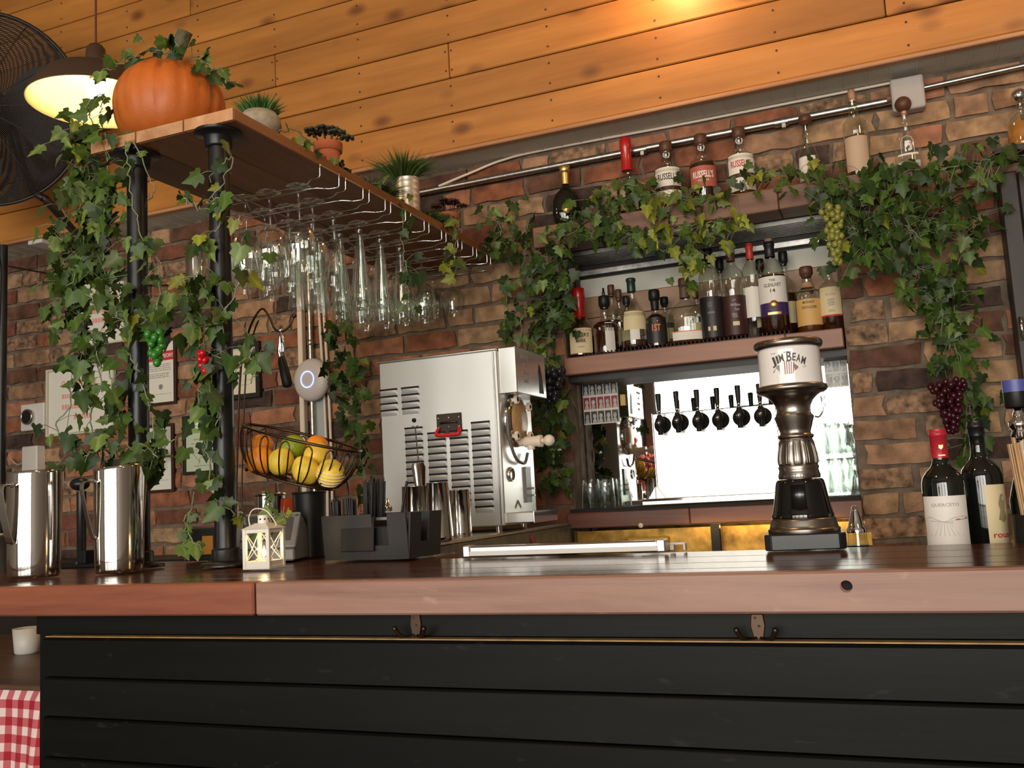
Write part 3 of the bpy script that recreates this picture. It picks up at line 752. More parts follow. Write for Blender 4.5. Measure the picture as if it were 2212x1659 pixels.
for k, y in enumerate(RYS):
    o = link('wire_glass_rack', rm, None, (SX1+0.006, y, ZR)); tag(o, 'chrome wire glass rack under the shelf, %s from the pumpkin end' % ordn[k], 'glass rack', 'wire glass racks under the shelf')

# ---- stemware hanging upside down in the racks
def goblet(kind):
    # profiles run from the foot (z=0) downwards
    if kind == 'wine':
        foot = [(0, 0.0), (0.033, 0.001), (0.034, 0.000), (0.030, -0.002), (0.012, -0.006), (0.0045, -0.012), (0.0036, -0.03), (0.0036, -0.082), (0.006, -0.094), (0.010, -0.099)]
        bowl = [(0.008, -0.098), (0.026, -0.106), (0.038, -0.122), (0.0435, -0.145), (0.0435, -0.168), (0.040, -0.195), (0.0365, -0.222), (0.036, -0.223), (0.0355, -0.222), (0.039, -0.195), (0.0425, -0.168), (0.0425, -0.146), (0.037, -0.123), (0.025, -0.108), (0, -0.104)]
    elif kind == 'tulip':
        foot = [(0, 0.0), (0.030, 0.001), (0.031, 0), (0.012, -0.005), (0.005, -0.010), (0.0075, -0.016), (0.0075, -0.022), (0.005, -0.027), (0.0045, -0.04), (0.009, -0.075)]
        bowl = [(0.008, -0.070), (0.016, -0.090), (0.026, -0.13), (0.030, -0.165), (0.029, -0.20), (0.0275, -0.225), (0.027, -0.226), (0.0265, -0.225), (0.028, -0.20), (0.029, -0.165), (0.025, -0.13), (0.015, -0.092), (0, -0.08)]
    elif kind == 'pilsner':
        foot = [(0, 0.0), (0.031, 0.001), (0.032, 0), (0.014, -0.004), (0.007, -0.010), (0.0105, -0.018), (0.0105, -0.026), (0.007, -0.032), (0.010, -0.040)]
        bowl = [(0.010, -0.040), (0.016, -0.09), (0.022, -0.15), (0.029, -0.205), (0.033, -0.235), (0.0325, -0.2365), (0.032, -0.235), (0.028, -0.205), (0.021, -0.15), (0.015, -0.09), (0.007, -0.05), (0, -0.048)]
    else:
        foot = [(0, 0.0), (0.030, 0.001), (0.031, 0), (0.011, -0.005), (0.004, -0.012), (0.0036, -0.045), (0.008, -0.052)]
        bowl = [(0.007, -0.052), (0.024, -0.062), (0.037, -0.085), (0.039, -0.105), (0.0365, -0.135), (0.033, -0.160), (0.0325, -0.161), (0.032, -0.160), (0.0355, -0.135), (0.038, -0.105), (0.036, -0.086), (0.023, -0.064), (0, -0.058)]
    return (MB().lathe(foot, 22).mesh('foot_and_stem', glassc), MB().lathe(bowl, 26).mesh('bowl', glassc))
GOB = {k: goblet(k) for k in ('wine', 'tulip', 'pilsner', 'small')}
rowk = ['wine', 'wine', 'tulip', 'pilsner', 'pilsner', 'pilsner', 'small', 'wine', 'small', 'small']
gnames = {'wine': 'large clear wine glass', 'tulip': 'slender clear tulip glass', 'pilsner': 'tall clear footed beer glass', 'small': 'small clear wine glass'}
spot = ['at the open end', 'second from the open end', 'third from the open end', 'fourth from the open end']
rg = random.Random(3)
for k, y in enumerate(RYS):
    xs = (-1.362, -1.453, -1.531, -1.612) if k in (0, 1) else (-1.413, -1.485, -1.56, -1.64) if k in (2,) else (-1.40, -1.47, -1.545, -1.62) if k < 6 else (-1.445, -1.52, -1.60, -1.68)
    if k == 1: xs = (-1.40, -1.483, -1.56, -1.64)
    if k == 6: xs = xs[1:3]
    if k == 8: xs = (-1.50, -1.58, -1.66)
    xs = [q*1.027 for q in xs]
    for j, x in enumerate(xs):
        kd = rowk[k]; t = thing('hanging_glass', '%s in the %s wire rack, %s' % (gnames[kd], ordn[k], spot[j]), 'glass', (x, y+rg.uniform(-.004, .004), ZR+0.004), rg.uniform(0, 6), 'glasses hung upside down under the shelf')
        link('foot_and_stem', GOB[kd][0], t); link('bowl', GOB[kd][1], t)

# ---- pumpkin
pp = at(365, 262, 1.775); pp.z = ZST
R_ = 0.137
pp.x -= 0.014
pk = thing('pumpkin', 'big orange pumpkin with a thick grey-green stem at the end of the hanging shelf', 'pumpkin', (pp.x, 1.795, ZST))
vs = []; fs = []; n = 96; mm_ = 26
for i in range(mm_+1):
    th = PI*i/mm_; z = -cos(th)
    for j in range(n):
        a = 2*PI*j/n; g = abs(sin(a*9+0.35*sin(a*3)))**0.25
        prof = max(0.0, sin(th))**0.72
        r = R_*(prof*(0.945+0.055*g))
        zz = 0.117*(z+1)*0.97 - 0.018*(1-prof)**2*(1 if z > 0 else -0.5) - 0.010*(1-g)*prof
        vs.append((r*cos(a), r*sin(a)*0.98, zz+0.001))
for i in range(mm_):
    for j in range(n):
        fs.append((i*n+j, i*n+(j+1) % n, (i+1)*n+(j+1) % n, (i+1)*n+j))
mn = min(v[2] for v in vs); vs = [(x, y, z-mn) for x, y, z in vs]
MB().add(vs, fs, True).build('flesh', pumpm, pk)
mb = MB(); L = 12
q = smoothpath([(0, 0, 0.192), (0.010, 0, 0.222), (0.030, -0.003, 0.258), (0.056, -0.006, 0.300)], L); vs = []; fs = []
for i, p in enumerate(q):
    rr = 0.030-0.015*min(1, i/4.0)+0.001*i/L
    for j in range(20):
        a = 2*PI*j/20+i*0.05; r2 = rr*(1+0.16*(1 if j % 4 == 0 else 0)); vs.append(p+Vector((r2*cos(a), r2*sin(a), -r2*cos(a)*0.45)))
for i in range(L-1):
    for j in range(20): fs.append((i*20+j, i*20+(j+1) % 20, (i+1)*20+(j+1) % 20, (i+1)*20+j))
so = MB().add(vs, fs, True).build('stem', pumpst, pk)
MB().add([v*1.0 for v in vs[-20:]]+[q[-1]+Vector((0.002, 0, 0.003))], [(j, (j+1) % 20, 20) for j in range(20)]).build('cut_end', stemcut, so)

# ---- potted plants on the shelf
def blades(n, L, spread, seed, w=0.0022, base=0.02, curl=0.5):
    rnd = random.Random(seed); mb = MB()
    for i in range(n):
        a = rnd.random()*2*PI; t = rnd.random()**0.6; d = Vector((cos(a)*spread*t, sin(a)*spread*t, 1)).normalized()
        p0 = Vector((cos(a), sin(a), 0))*base*t*rnd.uniform(.3, 1); l = L*rnd.uniform(.65, 1.1)
        p1 = p0+d*l*0.55; p2 = p0+d*l+Vector((cos(a), sin(a), -0.6))*l*curl*0.3*t
        sd = d.cross(Vector((rnd.uniform(-1, 1), rnd.uniform(-1, 1), 0.2))).normalized()*w
        mb.add([p0-sd, p0+sd, p1+sd*0.9, p1-sd*0.9, p2], [(0, 1, 2, 3), (3, 2, 4)], True)
    return mb
YS = lambda px, py: onz(px, py, ZST)
def shelf_pot(px, back):                     # on the shelf near its right edge
    y = back; return Vector((0, y, ZST))
P1 = (-1.375, 1.845)
t = thing('grass_pot', 'round grey concrete pot of short green grass behind the pumpkin', 'potted plant', (*P1, ZST))
MB().lathe([(0, 0), (0.028, 0), (0.044, 0.012), (0.052, 0.032), (0.050, 0.052), (0.040, 0.066), (0.036, 0.067), (0.034, 0.060), (0, 0.058)], 28).build('pot', concrete, t)
tag(blades(420, 0.058, 0.95, 3, 0.0018, 0.034).xform(Matrix.Translation((0, 0, 0.056))).build('grass', grassm, t), kind='stuff')
def terracotta(name, label, X, Y, s, pm, seed):
    t = thing(name, label, 'potted plant', (X, Y, ZST), 0, None)
    MB().lathe([(0, 0), (0.026*s, 0), (0.026*s, 0), (0.033*s, 0.045*s), (0.033*s, 0.045*s), (0.0385*s, 0.045*s), (0.040*s, 0.068*s), (0.040*s, 0.068*s), (0.035*s, 0.068*s), (0.034*s, 0.055*s), (0, 0.055*s)], 28).build('pot', terra, t)
    MB().lathe([(0, 0.058*s), (0.034*s, 0.058*s)], 16).build('soil', soil, t)
    rnd = random.Random(seed); 
    for k in range(9):
        a = k*2.4; r = 0.012+0.036*(k/9)**0.7; c = Vector((r*cos(a)*s*1.2, r*sin(a)*s*1.1, (0.10+0.022*rnd.random()-0.03*(k/9))*s))
        mb = MB(); mb.tube([(c.x*0.3, c.y*0.3, 0.055*s), (c.x*0.7, c.y*0.7, 0.08*s), c], 0.0016*s, 5)
        for ring, (nn, rr, up) in enumerate(((6, 0.0165, 0.15), (5, 0.011, 0.6), (3, 0.006, 1.2))):
            for j in range(nn):
                b = 2*PI*j/nn+ring*0.5; d = Vector((cos(b), sin(b), up)).normalized(); p = c+d*rr*s
                mb.ball(p, 0.0062*s, 7, 5, (1, 1, 0.7))
        mb.build('rosette', pm, t)
    return t
terracotta('succulent_pot', 'terracotta pot of grey succulents between the grass pot and the tin can', -1.345, 2.10, 1.0, succ, 3)
terracotta('succulent_pot', 'small bright terracotta pot with a plum succulent near the wall end of the shelf', -1.345, 2.835, 0.95, succr, 5)
t = thing('tin_can_plant', 'ridged tin can holding a bushy green plant on the shelf', 'potted plant', (-1.352, 2.565, ZST))
prof = [(0, 0), (0.037, 0), (0.037, 0)]
for z in range(0, 26): prof.append((0.0365+(0.0012 if z % 5 == 2 else 0), 0.004+z*0.004))
prof += [(0.038, 0.108), (0.038, 0.110), (0.035, 0.110), (0.035, 0.095), (0, 0.095)]
MB().lathe(prof, 32).build('can', plain('tin_can', (0.58, 0.57, 0.53), 0.42, 0.75), t)
tag(blades(520, 0.115, 1.2, 8, 0.0016, 0.03, 0.7).xform(Matrix.Translation((-0.012, -0.005, 0.10))).build('foliage', fernm, t), kind='stuff')
def bush(label, X, Y, L, n, mt, seed):
    t = thing('artificial_fern', label, 'plant', (X, Y, ZST)); tag(blades(n, L, 1.9, seed, 0.0015, 0.05, 0.9).build('foliage', mt, t), kind='stuff'); return t
bush('low dark green bushy fern leaning against the tin can', -1.385, 2.40, 0.085, 420, fernd, 11)
bush('low green fern between the tin can and the bright terracotta pot', -1.36, 2.705, 0.06, 260, fernd, 12)

# ---- pendant lamp
lp = at(207, 100, 1.98)
lc = Vector((lp.x, 1.98, lp.z))
t = thing('pendant_lamp', 'lit brown dome pendant lamp behind the pumpkin', 'lamp', lc)
MB().lathe([(0, 0.004), (0.018, 0.002), (0.026, -0.008), (0.031, -0.070), (0.031, -0.070), (0.0, -0.070)], 24).build('cap', lampout, t)
MB().tube([(0, 0, 0.0), (0, 0, 0.018), (0.0005, 0, 0.9)], [0.006, 0.003, 0.003], 8).build('cord', plain('brown_cord', (0.10, 0.022, 0.012), 0.7), t)
so_ = [(0.03, -0.068), (0.085, -0.076), (0.135, -0.098), (0.168, -0.134), (0.186, -0.174)]
MB().lathe(so_, 48).build('shade', lampout, t)
MB().lathe([(0.186, -0.174), (0.1845, -0.175), (0.166, -0.136), (0.133, -0.101), (0.083, -0.079), (0.0, -0.072)], 48).build('shade_lining', lampin, t)
MB().lathe([(0, -0.072), (0.016, -0.072), (0.018, -0.10), (0.013, -0.105)], 16).build('socket', lampout, t)
MB().ball((0, 0, -0.132), 0.028, 16, 12, (1, 1, 1.15)).build('bulb', bulbm, t)
light('pendant_glow', 'POINT', lc+Vector((0, 0, -0.176)), 4.5, (1.0, 0.72, 0.30), 0.035)

# ---- big wall fan
fc = at(-30, 236, 2.55); nrm = Vector((0.45, -0.85, -0.22)).normalized()
t = thing('wall_fan', 'large black caged fan at the upper left edge', 'fan', fc)
t.rotation_mode = 'QUATERNION'; t.rotation_quaternion = nrm.to_track_quat('Z', 'Y')
FR = 0.375
mb = MB()
for k in range(64):
    r = FR*(0.13+0.87*k/63)
    zz = 0.075*(1-(r/FR)**2.4)
    mb.tube([(r*cos(2*PI*j/48), r*sin(2*PI*j/48), zz) for j in range(48)], 0.0016, 4, closed=True)
for k in range(12):
    a = 2*PI*k/12; mb.tube([(FR*u*cos(a), FR*u*sin(a), 0.075*(1-u**2.4)+0.002) for u in (0.15, 0.35, 0.55, 0.75, 0.9, 1)], 0.0022, 5)
tag(mb.build('front_cage', fanm, t), kind='stuff')
mb = MB()
for k in range(48):
    r = FR*(0.14+0.86*k/47); mb.tube([(r*cos(2*PI*j/40), r*sin(2*PI*j/40), -0.115*(1-(r/FR)**2.4)) for j in range(40)], 0.0028, 4, closed=True)
tag(mb.build('rear_cage', fanm, t), kind='stuff')
MB().tube([(FR*cos(2*PI*j/60), FR*sin(2*PI*j/60), 0) for j in range(60)], 0.007, 8, closed=True).build('rim', fanm, t)
MB().lathe([(0, 0.082), (0.045, 0.080), (0.062, 0.070)], 24).build('badge', fanm, t)
MB().lathe([(0, -0.20), (0.07, -0.19), (0.085, -0.15), (0.08, -0.05), (0.05, -0.03), (0, -0.03)], 24).build('motor', fanbl, t)
for k in range(3):
    vs = []; fs = []
    for i in range(7):
        u = i/6; rr = 0.05+0.29*u; wdt = 1.0+0.45*sin(PI*u)
        for j in range(5):
            a = k*2*PI/3+(j/4-0.5)*wdt; vs.append((rr*cos(a), rr*sin(a), -0.02+0.05*(j/4-0.5)))
    for i in range(6):
        for j in range(4): fs.append((i*5+j, i*5+j+1, (i+1)*5+j+1, (i+1)*5+j))
    MB().add(vs, fs, True).build('blade', fanbl, t)
a0 = at(98, 430, 2.66); a1 = at(160, 500, 2.95)
inv = t.rotation_quaternion.to_matrix().transposed()
L = lambda p: inv @ (Vector(p)-fc)
MB().tube([L(fc+nrm*-0.18), L(a0+Vector((-.12, .05, .06))), L(a0), L(a1), L(a1+Vector((0.02, 0.06, 0)))], 0.017, 8).build('arm', fanm, t)

# added bulbs and cords outside the frame, one for each warm light
for (x, y, z), lab in (((-0.53, 2.88, 2.99), 'bare bulb lamp close to the bulkhead boards above the middle of the bar'), ((0.75, 2.35, 2.83), 'added unseen bare bulb lamp at the right end of the bar'), ((-0.9, 0.9, 2.83), 'added unseen bare bulb lamp in front of the bar, middle'), ((-2.7, 1.2, 2.93), 'added unseen bare bulb lamp in front of the bar, left'), ((0.9, 0.3, 2.83), 'added unseen bare bulb lamp in front of the bar, right')):
    t = thing('unseen_bulb_pendant', lab, 'lamp', (x, y, z), 0, 'bare bulb lamps over the bar')
    MB().lathe([(0, 0.07), (0.018, 0.068), (0.02, 0.02), (0.0, 0.018)], 14).build('socket', blackm, t); MB().cyl((0, 0, 0.07), (0, 0, 3.95-z), 0.003, n=6).build('cord', blackm, t); MB().ball((0, 0, 0), 0.024, 12, 9, (1, 1, 1.2)).build('bulb', bulbm, t)

# ================================================================ STANDING ON THE BAR, LEFT
def pitcher(name, label, X, Y, R, H, rz, slant=0.0):
    t = thing(name, label, 'pitcher', (X, Y, ZC), rz, 'polished steel pitchers on the bar')
    n = 48; vs = []; fs = []; zs = [0.0, 0.003, 0.008, 0.03, 0.5, 0.97, 1.0]
    rs = [R*0.90, R*0.945, R*0.965, R*0.975, R, R*1.0, R*1.015]
    for i, z in enumerate(zs):
        for j in range(n):
            a = 2*PI*j/n; k = max(0, cos(a))**6
            lip = k*0.014*max(0, (z-0.8)/0.2) if z > 0.8 else 0
            top = slant*(0.5+0.5*cos(a)) if z > 0.9 else 0
            vs.append(((rs[i]+lip)*cos(a), (rs[i]+lip*0.2)*sin(a), z*H+top*(z-0.9)*10 if z > 0.9 else z*H if z > 0.05 else (0.0 if z == 0 else z)))
    m_ = len(zs)
    inn = [(R*0.985, 1.0), (R*0.97, 0.9), (R*0.96, 0.1), (0.001, 0.06)]
    for r, z in inn:
        for j in range(n):
            a = 2*PI*j/n; k = max(0, cos(a))**6; top = slant*(0.5+0.5*cos(a)) if z == 1.0 else 0
            lip = k*0.013 if z == 1 else 0
            vs.append(((r+lip)*cos(a), r*sin(a), z*H+top))
    for i in range(m_+len(inn)-1):
        for j in range(n): fs.append((i*n+j, i*n+(j+1) % n, (i+1)*n+(j+1) % n, (i+1)*n+j))
    MB().add(vs, fs, True).add([(R*0.9*cos(2*PI*j/n), R*0.9*sin(2*PI*j/n), 0) for j in range(n)], [tuple(range(n))[::-1]]).build('body', steelp, t)
    # flat strap handle opposite the lip
    path = smoothpath([(-R*0.99, 0, H*0.87), (-R*1.38, 0, H*0.88), (-R*1.52, 0, H*0.82), (-R*1.36, 0, H*0.60), (-R*1.10, 0, H*0.36), (-R*0.99, 0, H*0.335)], 18)
    vs = []; fs = []; wd = 0.0105
    for i, p in enumerate(path):
        tg = (path[min(i+1, 17)]-path[max(i-1, 0)]).normalized(); nn = Vector((-tg.z, 0, tg.x))*0.0012
        vs += [p+Vector((0, -wd, 0))+nn, p+Vector((0, wd, 0))+nn, p+Vector((0, wd, 0))-nn, p+Vector((0, -wd, 0))-nn]
    for i in range(17):
        for j in range(4): fs.append((i*4+j, i*4+(j+1) % 4, i*4+4+(j+1) % 4, i*4+4+j))
    MB().add(vs, fs).build('handle', steel, t)
    mb = MB()
    for z in (0.875, 0.345): mb.ball((-R*1.0, 0, H*z), 0.006, 8, 6, (0.5, 1, 1))
    mb.build('rivet', chrome, t)
pitcher('steel_pitcher', 'polished steel pitcher standing in front of the left pipe post', -1.590, 1.600, 0.052, 0.226, 1.12, 0.012)
pitcher('steel_pitcher', 'nearer polished steel pitcher cut by the left edge of the photo', -1.742, 1.512, 0.054, 0.227, 1.50, 0.006)

# ---- tealight lantern
lx = onz(560, 1229, ZC)
t = thing('tealight_lantern', 'small lit white metal lantern with crossed wires on the bar', 'lantern', (-1.207, 1.600, ZC), 0.08)
h = 0.027; HL = 0.080
mb = MB().box((0, 0, 0.003), (2*h+0.006, 2*h+0.006, 0.006)).box((0, 0, HL-0.004), (2*h+0.004, 2*h+0.004, 0.008))
for a in (-1, 1):
    for b in (-1, 1): mb.box((a*h, b*h, HL/2), (0.0075, 0.0075, HL))
for a in (-1, 1):
    mb.box((a*h, 0, 0.010), (0.004, 2*h, 0.012)); mb.box((0, a*h, 0.010), (2*h, 0.004, 0.012))
mb.build('frame', whitem, t, bevel=0.0006)
mb = MB(); q = h-0.003
for a in (-1, 1):
    for s in (-1, 1):
        mb.tube([(a*h, -q*s, 0.015), (a*(h+0.001), 0, HL/2), (a*h, q*s, HL-0.008)], 0.0011, 5)
        mb.tube([(-q*s, a*h, 0.015), (0, a*(h+0.001), HL/2), (q*s, a*h, HL-0.008)], 0.0011, 5)
mb.build('cross_wires', whitem, t)
mb = MB(); e = h+0.006
mb.add([(-e, -e, HL), (e, -e, HL), (e, e, HL), (-e, e, HL), (-0.012, -0.012, HL+0.011), (0.012, -0.012, HL+0.011), (0.012, 0.012, HL+0.011), (-0.012, 0.012, HL+0.011)], [(0, 1, 5, 4), (1, 2, 6, 5), (2, 3, 7, 6), (3, 0, 4, 7), (3, 2, 1, 0), (4, 5, 6, 7)])
mb.build('roof', whitem, t)
ch = MB().lathe([(0.0115, HL+0.010), (0.0115, HL+0.027), (0.0115, HL+0.027), (0.0, HL+0.028)], 20).build('chimney', whitem, t)
mb = MB()
for k in range(8): a = k*PI/4; mb.cyl((0.0112*sin(a), -0.0112*cos(a), HL+0.019), (0.0119*sin(a), -0.0119*cos(a), HL+0.019), 0.0018, n=8)
mb.build('vent_hole', slotm, ch)
MB().tube(smoothpath([(-e+0.002, 0, HL+0.002), (-0.034, 0, HL+0.024), (-0.018, -0.006, HL+0.040), (0.010, -0.006, HL+0.036), (0.027, 0, HL+0.012), (e-0.004, 0, HL+0.003)], 20), 0.0013, 6).build('handle', whitem, t)
cd = MB().lathe([(0, 0.006), (0.017, 0.006), (0.017, 0.006), (0.017, 0.020), (0.0, 0.021)], 20).build('tealight', wax, t)
MB().lathe([(0, 0.022), (0.004, 0.027), (0.0035, 0.034), (0, 0.046)], 10).build('flame', candle, cd)
light('lantern_glow', 'POINT', Vector((-1.207, 1.600, ZC+0.048)), 0.13, (1.0, 0.62, 0.25), 0.006)

# ---- grey till terminal behind the lantern
P = onz(600, 1213, ZC)
t = thing('till_terminal', 'grey tilted till terminal behind the white lantern', 'terminal', (P.x-0.052, P.y+0.055, ZC), 0.30)
pr = [(-0.062, 0.0), (0.055, 0.0), (0.055, 0.062), (0.012, 0.098), (-0.012, 0.098), (-0.048, 0.036)]
MB().prism(pr, 0, -0.070, 0.070).build('body', greydk, t, bevel=0.003)
sl = Vector((0, 0.036, 0.062)).normalized()
M = Matrix.Translation((0, -0.035, 0.068)) @ RX(-0.55)
MB().box((0, 0, 0), (0.146, 0.010, 0.092)).xform(M).build('screen_frame', greypl, t, bevel=0.004, seg=2)
MB().box((0, -0.0055, 0.004), (0.118, 0.002, 0.066)).xform(M).build('screen', greydk, t)
MB().box((0, -0.060, 0.014), (0.142, 0.012, 0.026)).build('foot_lip', greypl, t, bevel=0.003)

# ---- bar caddy with straws and napkin slots
A = onz(703, 1212, ZC); B = onz(884, 1208, ZC)
dx = (B-A); rzc = math.atan2(dx.y, dx.x); CW = dx.length
t = thing('bar_caddy', 'black plastic bar caddy with straws at the back of the bar', 'caddy', (A.x, A.y, ZC), rzc)
CH = 0.096; CD = 0.125; fl = 0.008
def panel(pts, a, b, nm='panel'):
    return pts
mb = MB()
# floor and side walls with cut-outs, walls lean outwards a little
def wall_cut(p0, p1, cuts, lean, th=0.004):
    """upright wall from p0 to p1 with (u0,u1,z0) slots open to the top"""
    p0 = Vector(p0); p1 = Vector(p1); d = (p1-p0); L = d.length; d /= L; nrm = Vector((d.y, -d.x, 0))
    u = [0.0]
    for c in cuts: u += [c[0], c[1]]
    u += [L]
    for i in range(len(u)-1):
        z1 = CH
        if i % 2 == 1: z1 = cuts[i//2][2]
        a0 = p0+d*u[i]; b0 = p0+d*u[i+1]
        v = []
        for z in (0.002, z1):
            o = nrm*(lean*z/CH)
            v += [a0+o+Vector((0, 0, z)), b0+o+Vector((0, 0, z)), b0+o-nrm*th+Vector((0, 0, z)), a0+o-nrm*th+Vector((0, 0, z))]
        mb.add(v, [(0, 1, 5, 4), (1, 2, 6, 5), (2, 3, 7, 6), (3, 0, 4, 7), (4, 5, 6, 7), (3, 2, 1, 0)])
wall_cut((0, 0, 0), (CW, 0, 0), [(CW*0.60, CW*0.78, 0.030)], fl)
wall_cut((CW, 0, 0), (CW, CD, 0), [(CD*0.34, CD*0.60, 0.034)], fl)
wall_cut((CW, CD, 0), (0, CD, 0), [], fl); wall_cut((0, CD, 0), (0, 0, 0), [], fl)
mb.box((CW/2, CD/2, 0.004), (CW, CD, 0.006))
mb.box((CW*0.42, CD/2, 0.045), (0.003, CD, 0.085)); mb.box((CW*0.21, CD*0.5, 0.045), (CW*0.42, 0.003, 0.085))
mb.build('tray', caddyp, t)
MB().box((0, 0, 0), (CW*0.40, 0.0035, 0.072)).build('front_plate', blackp, t, (CW*0.42, -fl*0.62, 0.055), (-0.075, 0, 0), bevel=0.001)
mb = MB()
for k in range(3): mb.box((CW*0.70, 0.014+0.022*k, 0.036), (CW*0.44, 0.016, 0.066))
mb.build('insert', blackp, t, bevel=0.002)
MB().box((CW*0.70, 0.05, 0.085), (CW*0.30, 0.05, 0.006)).build('napkins', plain('grey_napkins', (0.20, 0.21, 0.22), 0.8), t)
rs = random.Random(4)
def straws(name, label, u, v, du, dv, n, H, z0, tilt, group):
    s = bpy.data.objects.new('x', None); bpy.data.objects.remove(s)
    base = t.matrix_basis
    for i in range(n):
        x = u+du*rs.random(); y = v+dv*rs.random()
        lean = Vector((tilt[0]+rs.uniform(-.03, .03), tilt[1]+rs.uniform(-.03, .03), 1)).normalized()
        mb = MB(); r = 0.0026
        a = Vector((0, 0, 0)); b = lean*H*rs.uniform(0.96, 1.02)
        mb.tube([a, b], r, 7, caps=False)
        o = mb.build(name, blackp, None, base @ Vector((x, y, z0)), (0, 0, rzc))
        tag(o, label, 'straw', group)
mw = Matrix.Translation((A.x, A.y, ZC)) @ RZ(rzc); t.matrix_basis = mw
straws('drinking_straw', 'black drinking straw in the tall bunch standing in the bar caddy', CW*0.25, CD*0.55, CW*0.13, CD*0.35, 20, 0.163, 0.009, (0.0, 0.05), 'tall black straws in the caddy')
straws('cocktail_straw', 'short black cocktail straw in the left pocket of the bar caddy', 0.010, CD*0.10, CW*0.26, CD*0.25, 24, 0.122, 0.009, (-0.05, 0.02), 'short black straws in the caddy')
o = MB().tube([mw @ Vector((CW*0.58, 0.085, 0.01)), mw @ Vector((CW*0.74, 0.09, 0.163))], 0.003, 8, caps=False).build('single_straw', blackp)
tag(o, 'single black straw leaning towards the steel machine', 'straw')

# ---- fruit stand: wire basket hanging from a hooked pole behind the right post
FBY = 1.83
bl = at(545, 930, FBY); br_ = at(775, 985, FBY); bc = at(641, 990, FBY)
t = thing('fruit_basket', 'dark wire fruit basket swinging from a curved stand between post and steel machine', 'basket', (bc.x, FBY, bc.z))
s = mpp(bc)
RXB, RYB = 143*s, 0.097
tilt = 0.28
M = RY(tilt)
def rimp(a, rx, ry, z): return M @ Vector((rx*cos(a), ry*sin(a), z))
zt = 46*s; zb_ = -46*s
MB().tube([rimp(2*PI*j/48, RXB, RYB, zt) for j in range(48)], 0.0036, 8, closed=True).build('rim', bronze, t)
MB().tube([rimp(2*PI*j/40, RXB*0.70, RYB*0.66, zb_) for j in range(40)], 0.003, 6, closed=True).build('base_ring', bronze, t)
mb = MB()
for k in range(17):
    a = 2*PI*k/17+0.1
    for da in (-0.075, 0.075):
        mb.tube(smoothpath([rimp(a, RXB*0.15, RYB*0.15, zb_-0.003), rimp(a+da*0.5, RXB*0.68, RYB*0.64, zb_), rimp(a+da, RXB*0.90, RYB*0.86, zb_*0.4), rimp(a+da, RXB*0.99, RYB*0.99, zt*0.35), rimp(a+da*0.95, RXB*1.0, RYB*1.0, zt*0.66)], 10), 0.0019, 5)
    mb.tube([rimp(a+d_, RXB*(1.0+0.0), RYB*1.0, zt*(0.66+0.22*cos(d_/0.075*PI/2))) for d_ in (-0.072, -0.05, -0.025, 0, 0.025, 0.05, 0.072)], 0.0019, 5)
tag(mb.build('wire_loops', bronze, t), kind='stuff')
MB().ball(rimp(PI, RXB*0.86, 0, zb_-0.006), 0.0052, 10, 7).build('foot_ball', bronze, t)
tag(t.children[-1], None)
# the stand
st0 = at(515, 905, FBY+0.03)
pts = [at(508, 1212, FBY+0.05), at(512, 1000, FBY+0.05), at(520, 800, FBY+0.04), at(535, 725, FBY+0.02), at(548, 690, FBY), at(566, 667, FBY), at(582, 685, FBY), at(592, 708, FBY), at(607, 717, FBY), at(625, 705, FBY), at(636, 682, FBY)]
pts[0].z = ZC
o = thing('hook_stand', 'tall dark wire stand with a curled hook above the fruit basket', 'stand', pts[0])
q = smoothpath([p-pts[0] for p in pts], 60)
mb = MB().tube(q, 0.0026, 8); mb.tube([p+Vector((0.010, 0.008, 0)) for p in q[:24]], 0.002, 7); mb.build('pole', bronze, o)
MB().ball(q[-1], 0.0055, 10, 8).build('ball_end', bronze, o)
MB().lathe([(0, 0), (0.06, 0.0), (0.062, 0.004), (0.02, 0.010), (0, 0.012)], 28).build('foot', bronze, o)
# fruit, one by one
def fruit(name, label, px, py, wpx, mt, dy, sc=(1, 1, 1), nip=0, rot=0, cat='fruit', group='citrus in the wire basket'):
    c = at(px, py, FBY+dy); r = wpx/2*mpp(c); f = thing(name, label, cat, c, 0, group); f.rotation_euler = (0.2, rot, 0.3)
    mb = MB(); vs = []; fs = []; n = 28; m_ = 20
    for i in range(m_+1):
        th = PI*i/m_; z = -cos(th); ex = nip*max(0, abs(z)-0.86)*2.2
        for j in range(n):
            a = 2*PI*j/n; k = sin(th)*(1-0.25*nip*max(0, abs(z)-0.8)); vs.append((r*sc[0]*k*cos(a), r*sc[1]*k*sin(a), r*sc[2]*(z+math.copysign(ex, z))))
    for i in range(m_):
        for j in range(n): fs.append((i*n+j, i*n+(j+1) % n, (i+1)*n+(j+1) % n, (i+1)*n+j))
    mb.add(vs, fs, True).build('peel', mt, f)
    MB().lathe([(0, 0.0006), (0.0032, 0.0), (0.004, -0.0015)], 8, (0, 0, r*sc[2]*(1.0+0.3*nip)-0.001)).build('stem_scar', plain(name+'_scar', (0.25, 0.22, 0.06), 0.8) if name+'_scar' not in MATS else MATS[name+'_scar'], f)
    return f, r
fruit('orange', 'whole orange at the left end of the wire basket', 563, 995, 64, orangesk, -0.020)
fruit('orange', 'second orange peeping above the left end of the basket', 566, 962, 50, orangesk, 0.035)
fruit('lemon', 'lemon beside the left orange in the basket', 607, 997, 58, lemonsk, -0.030, (0.95, 0.95, 1.03), 0.25, 0.6)
fruit('lime', 'green lime on top of the lemons', 632, 967, 54, limesk, 0.010, (1, 1, 1.05), 0.2, 0.9)
fruit('lemon', 'lemon low in the middle of the basket', 660, 1016, 58, lemonsk, -0.034, (1, 0.95, 1.04), 0.35, -0.5)
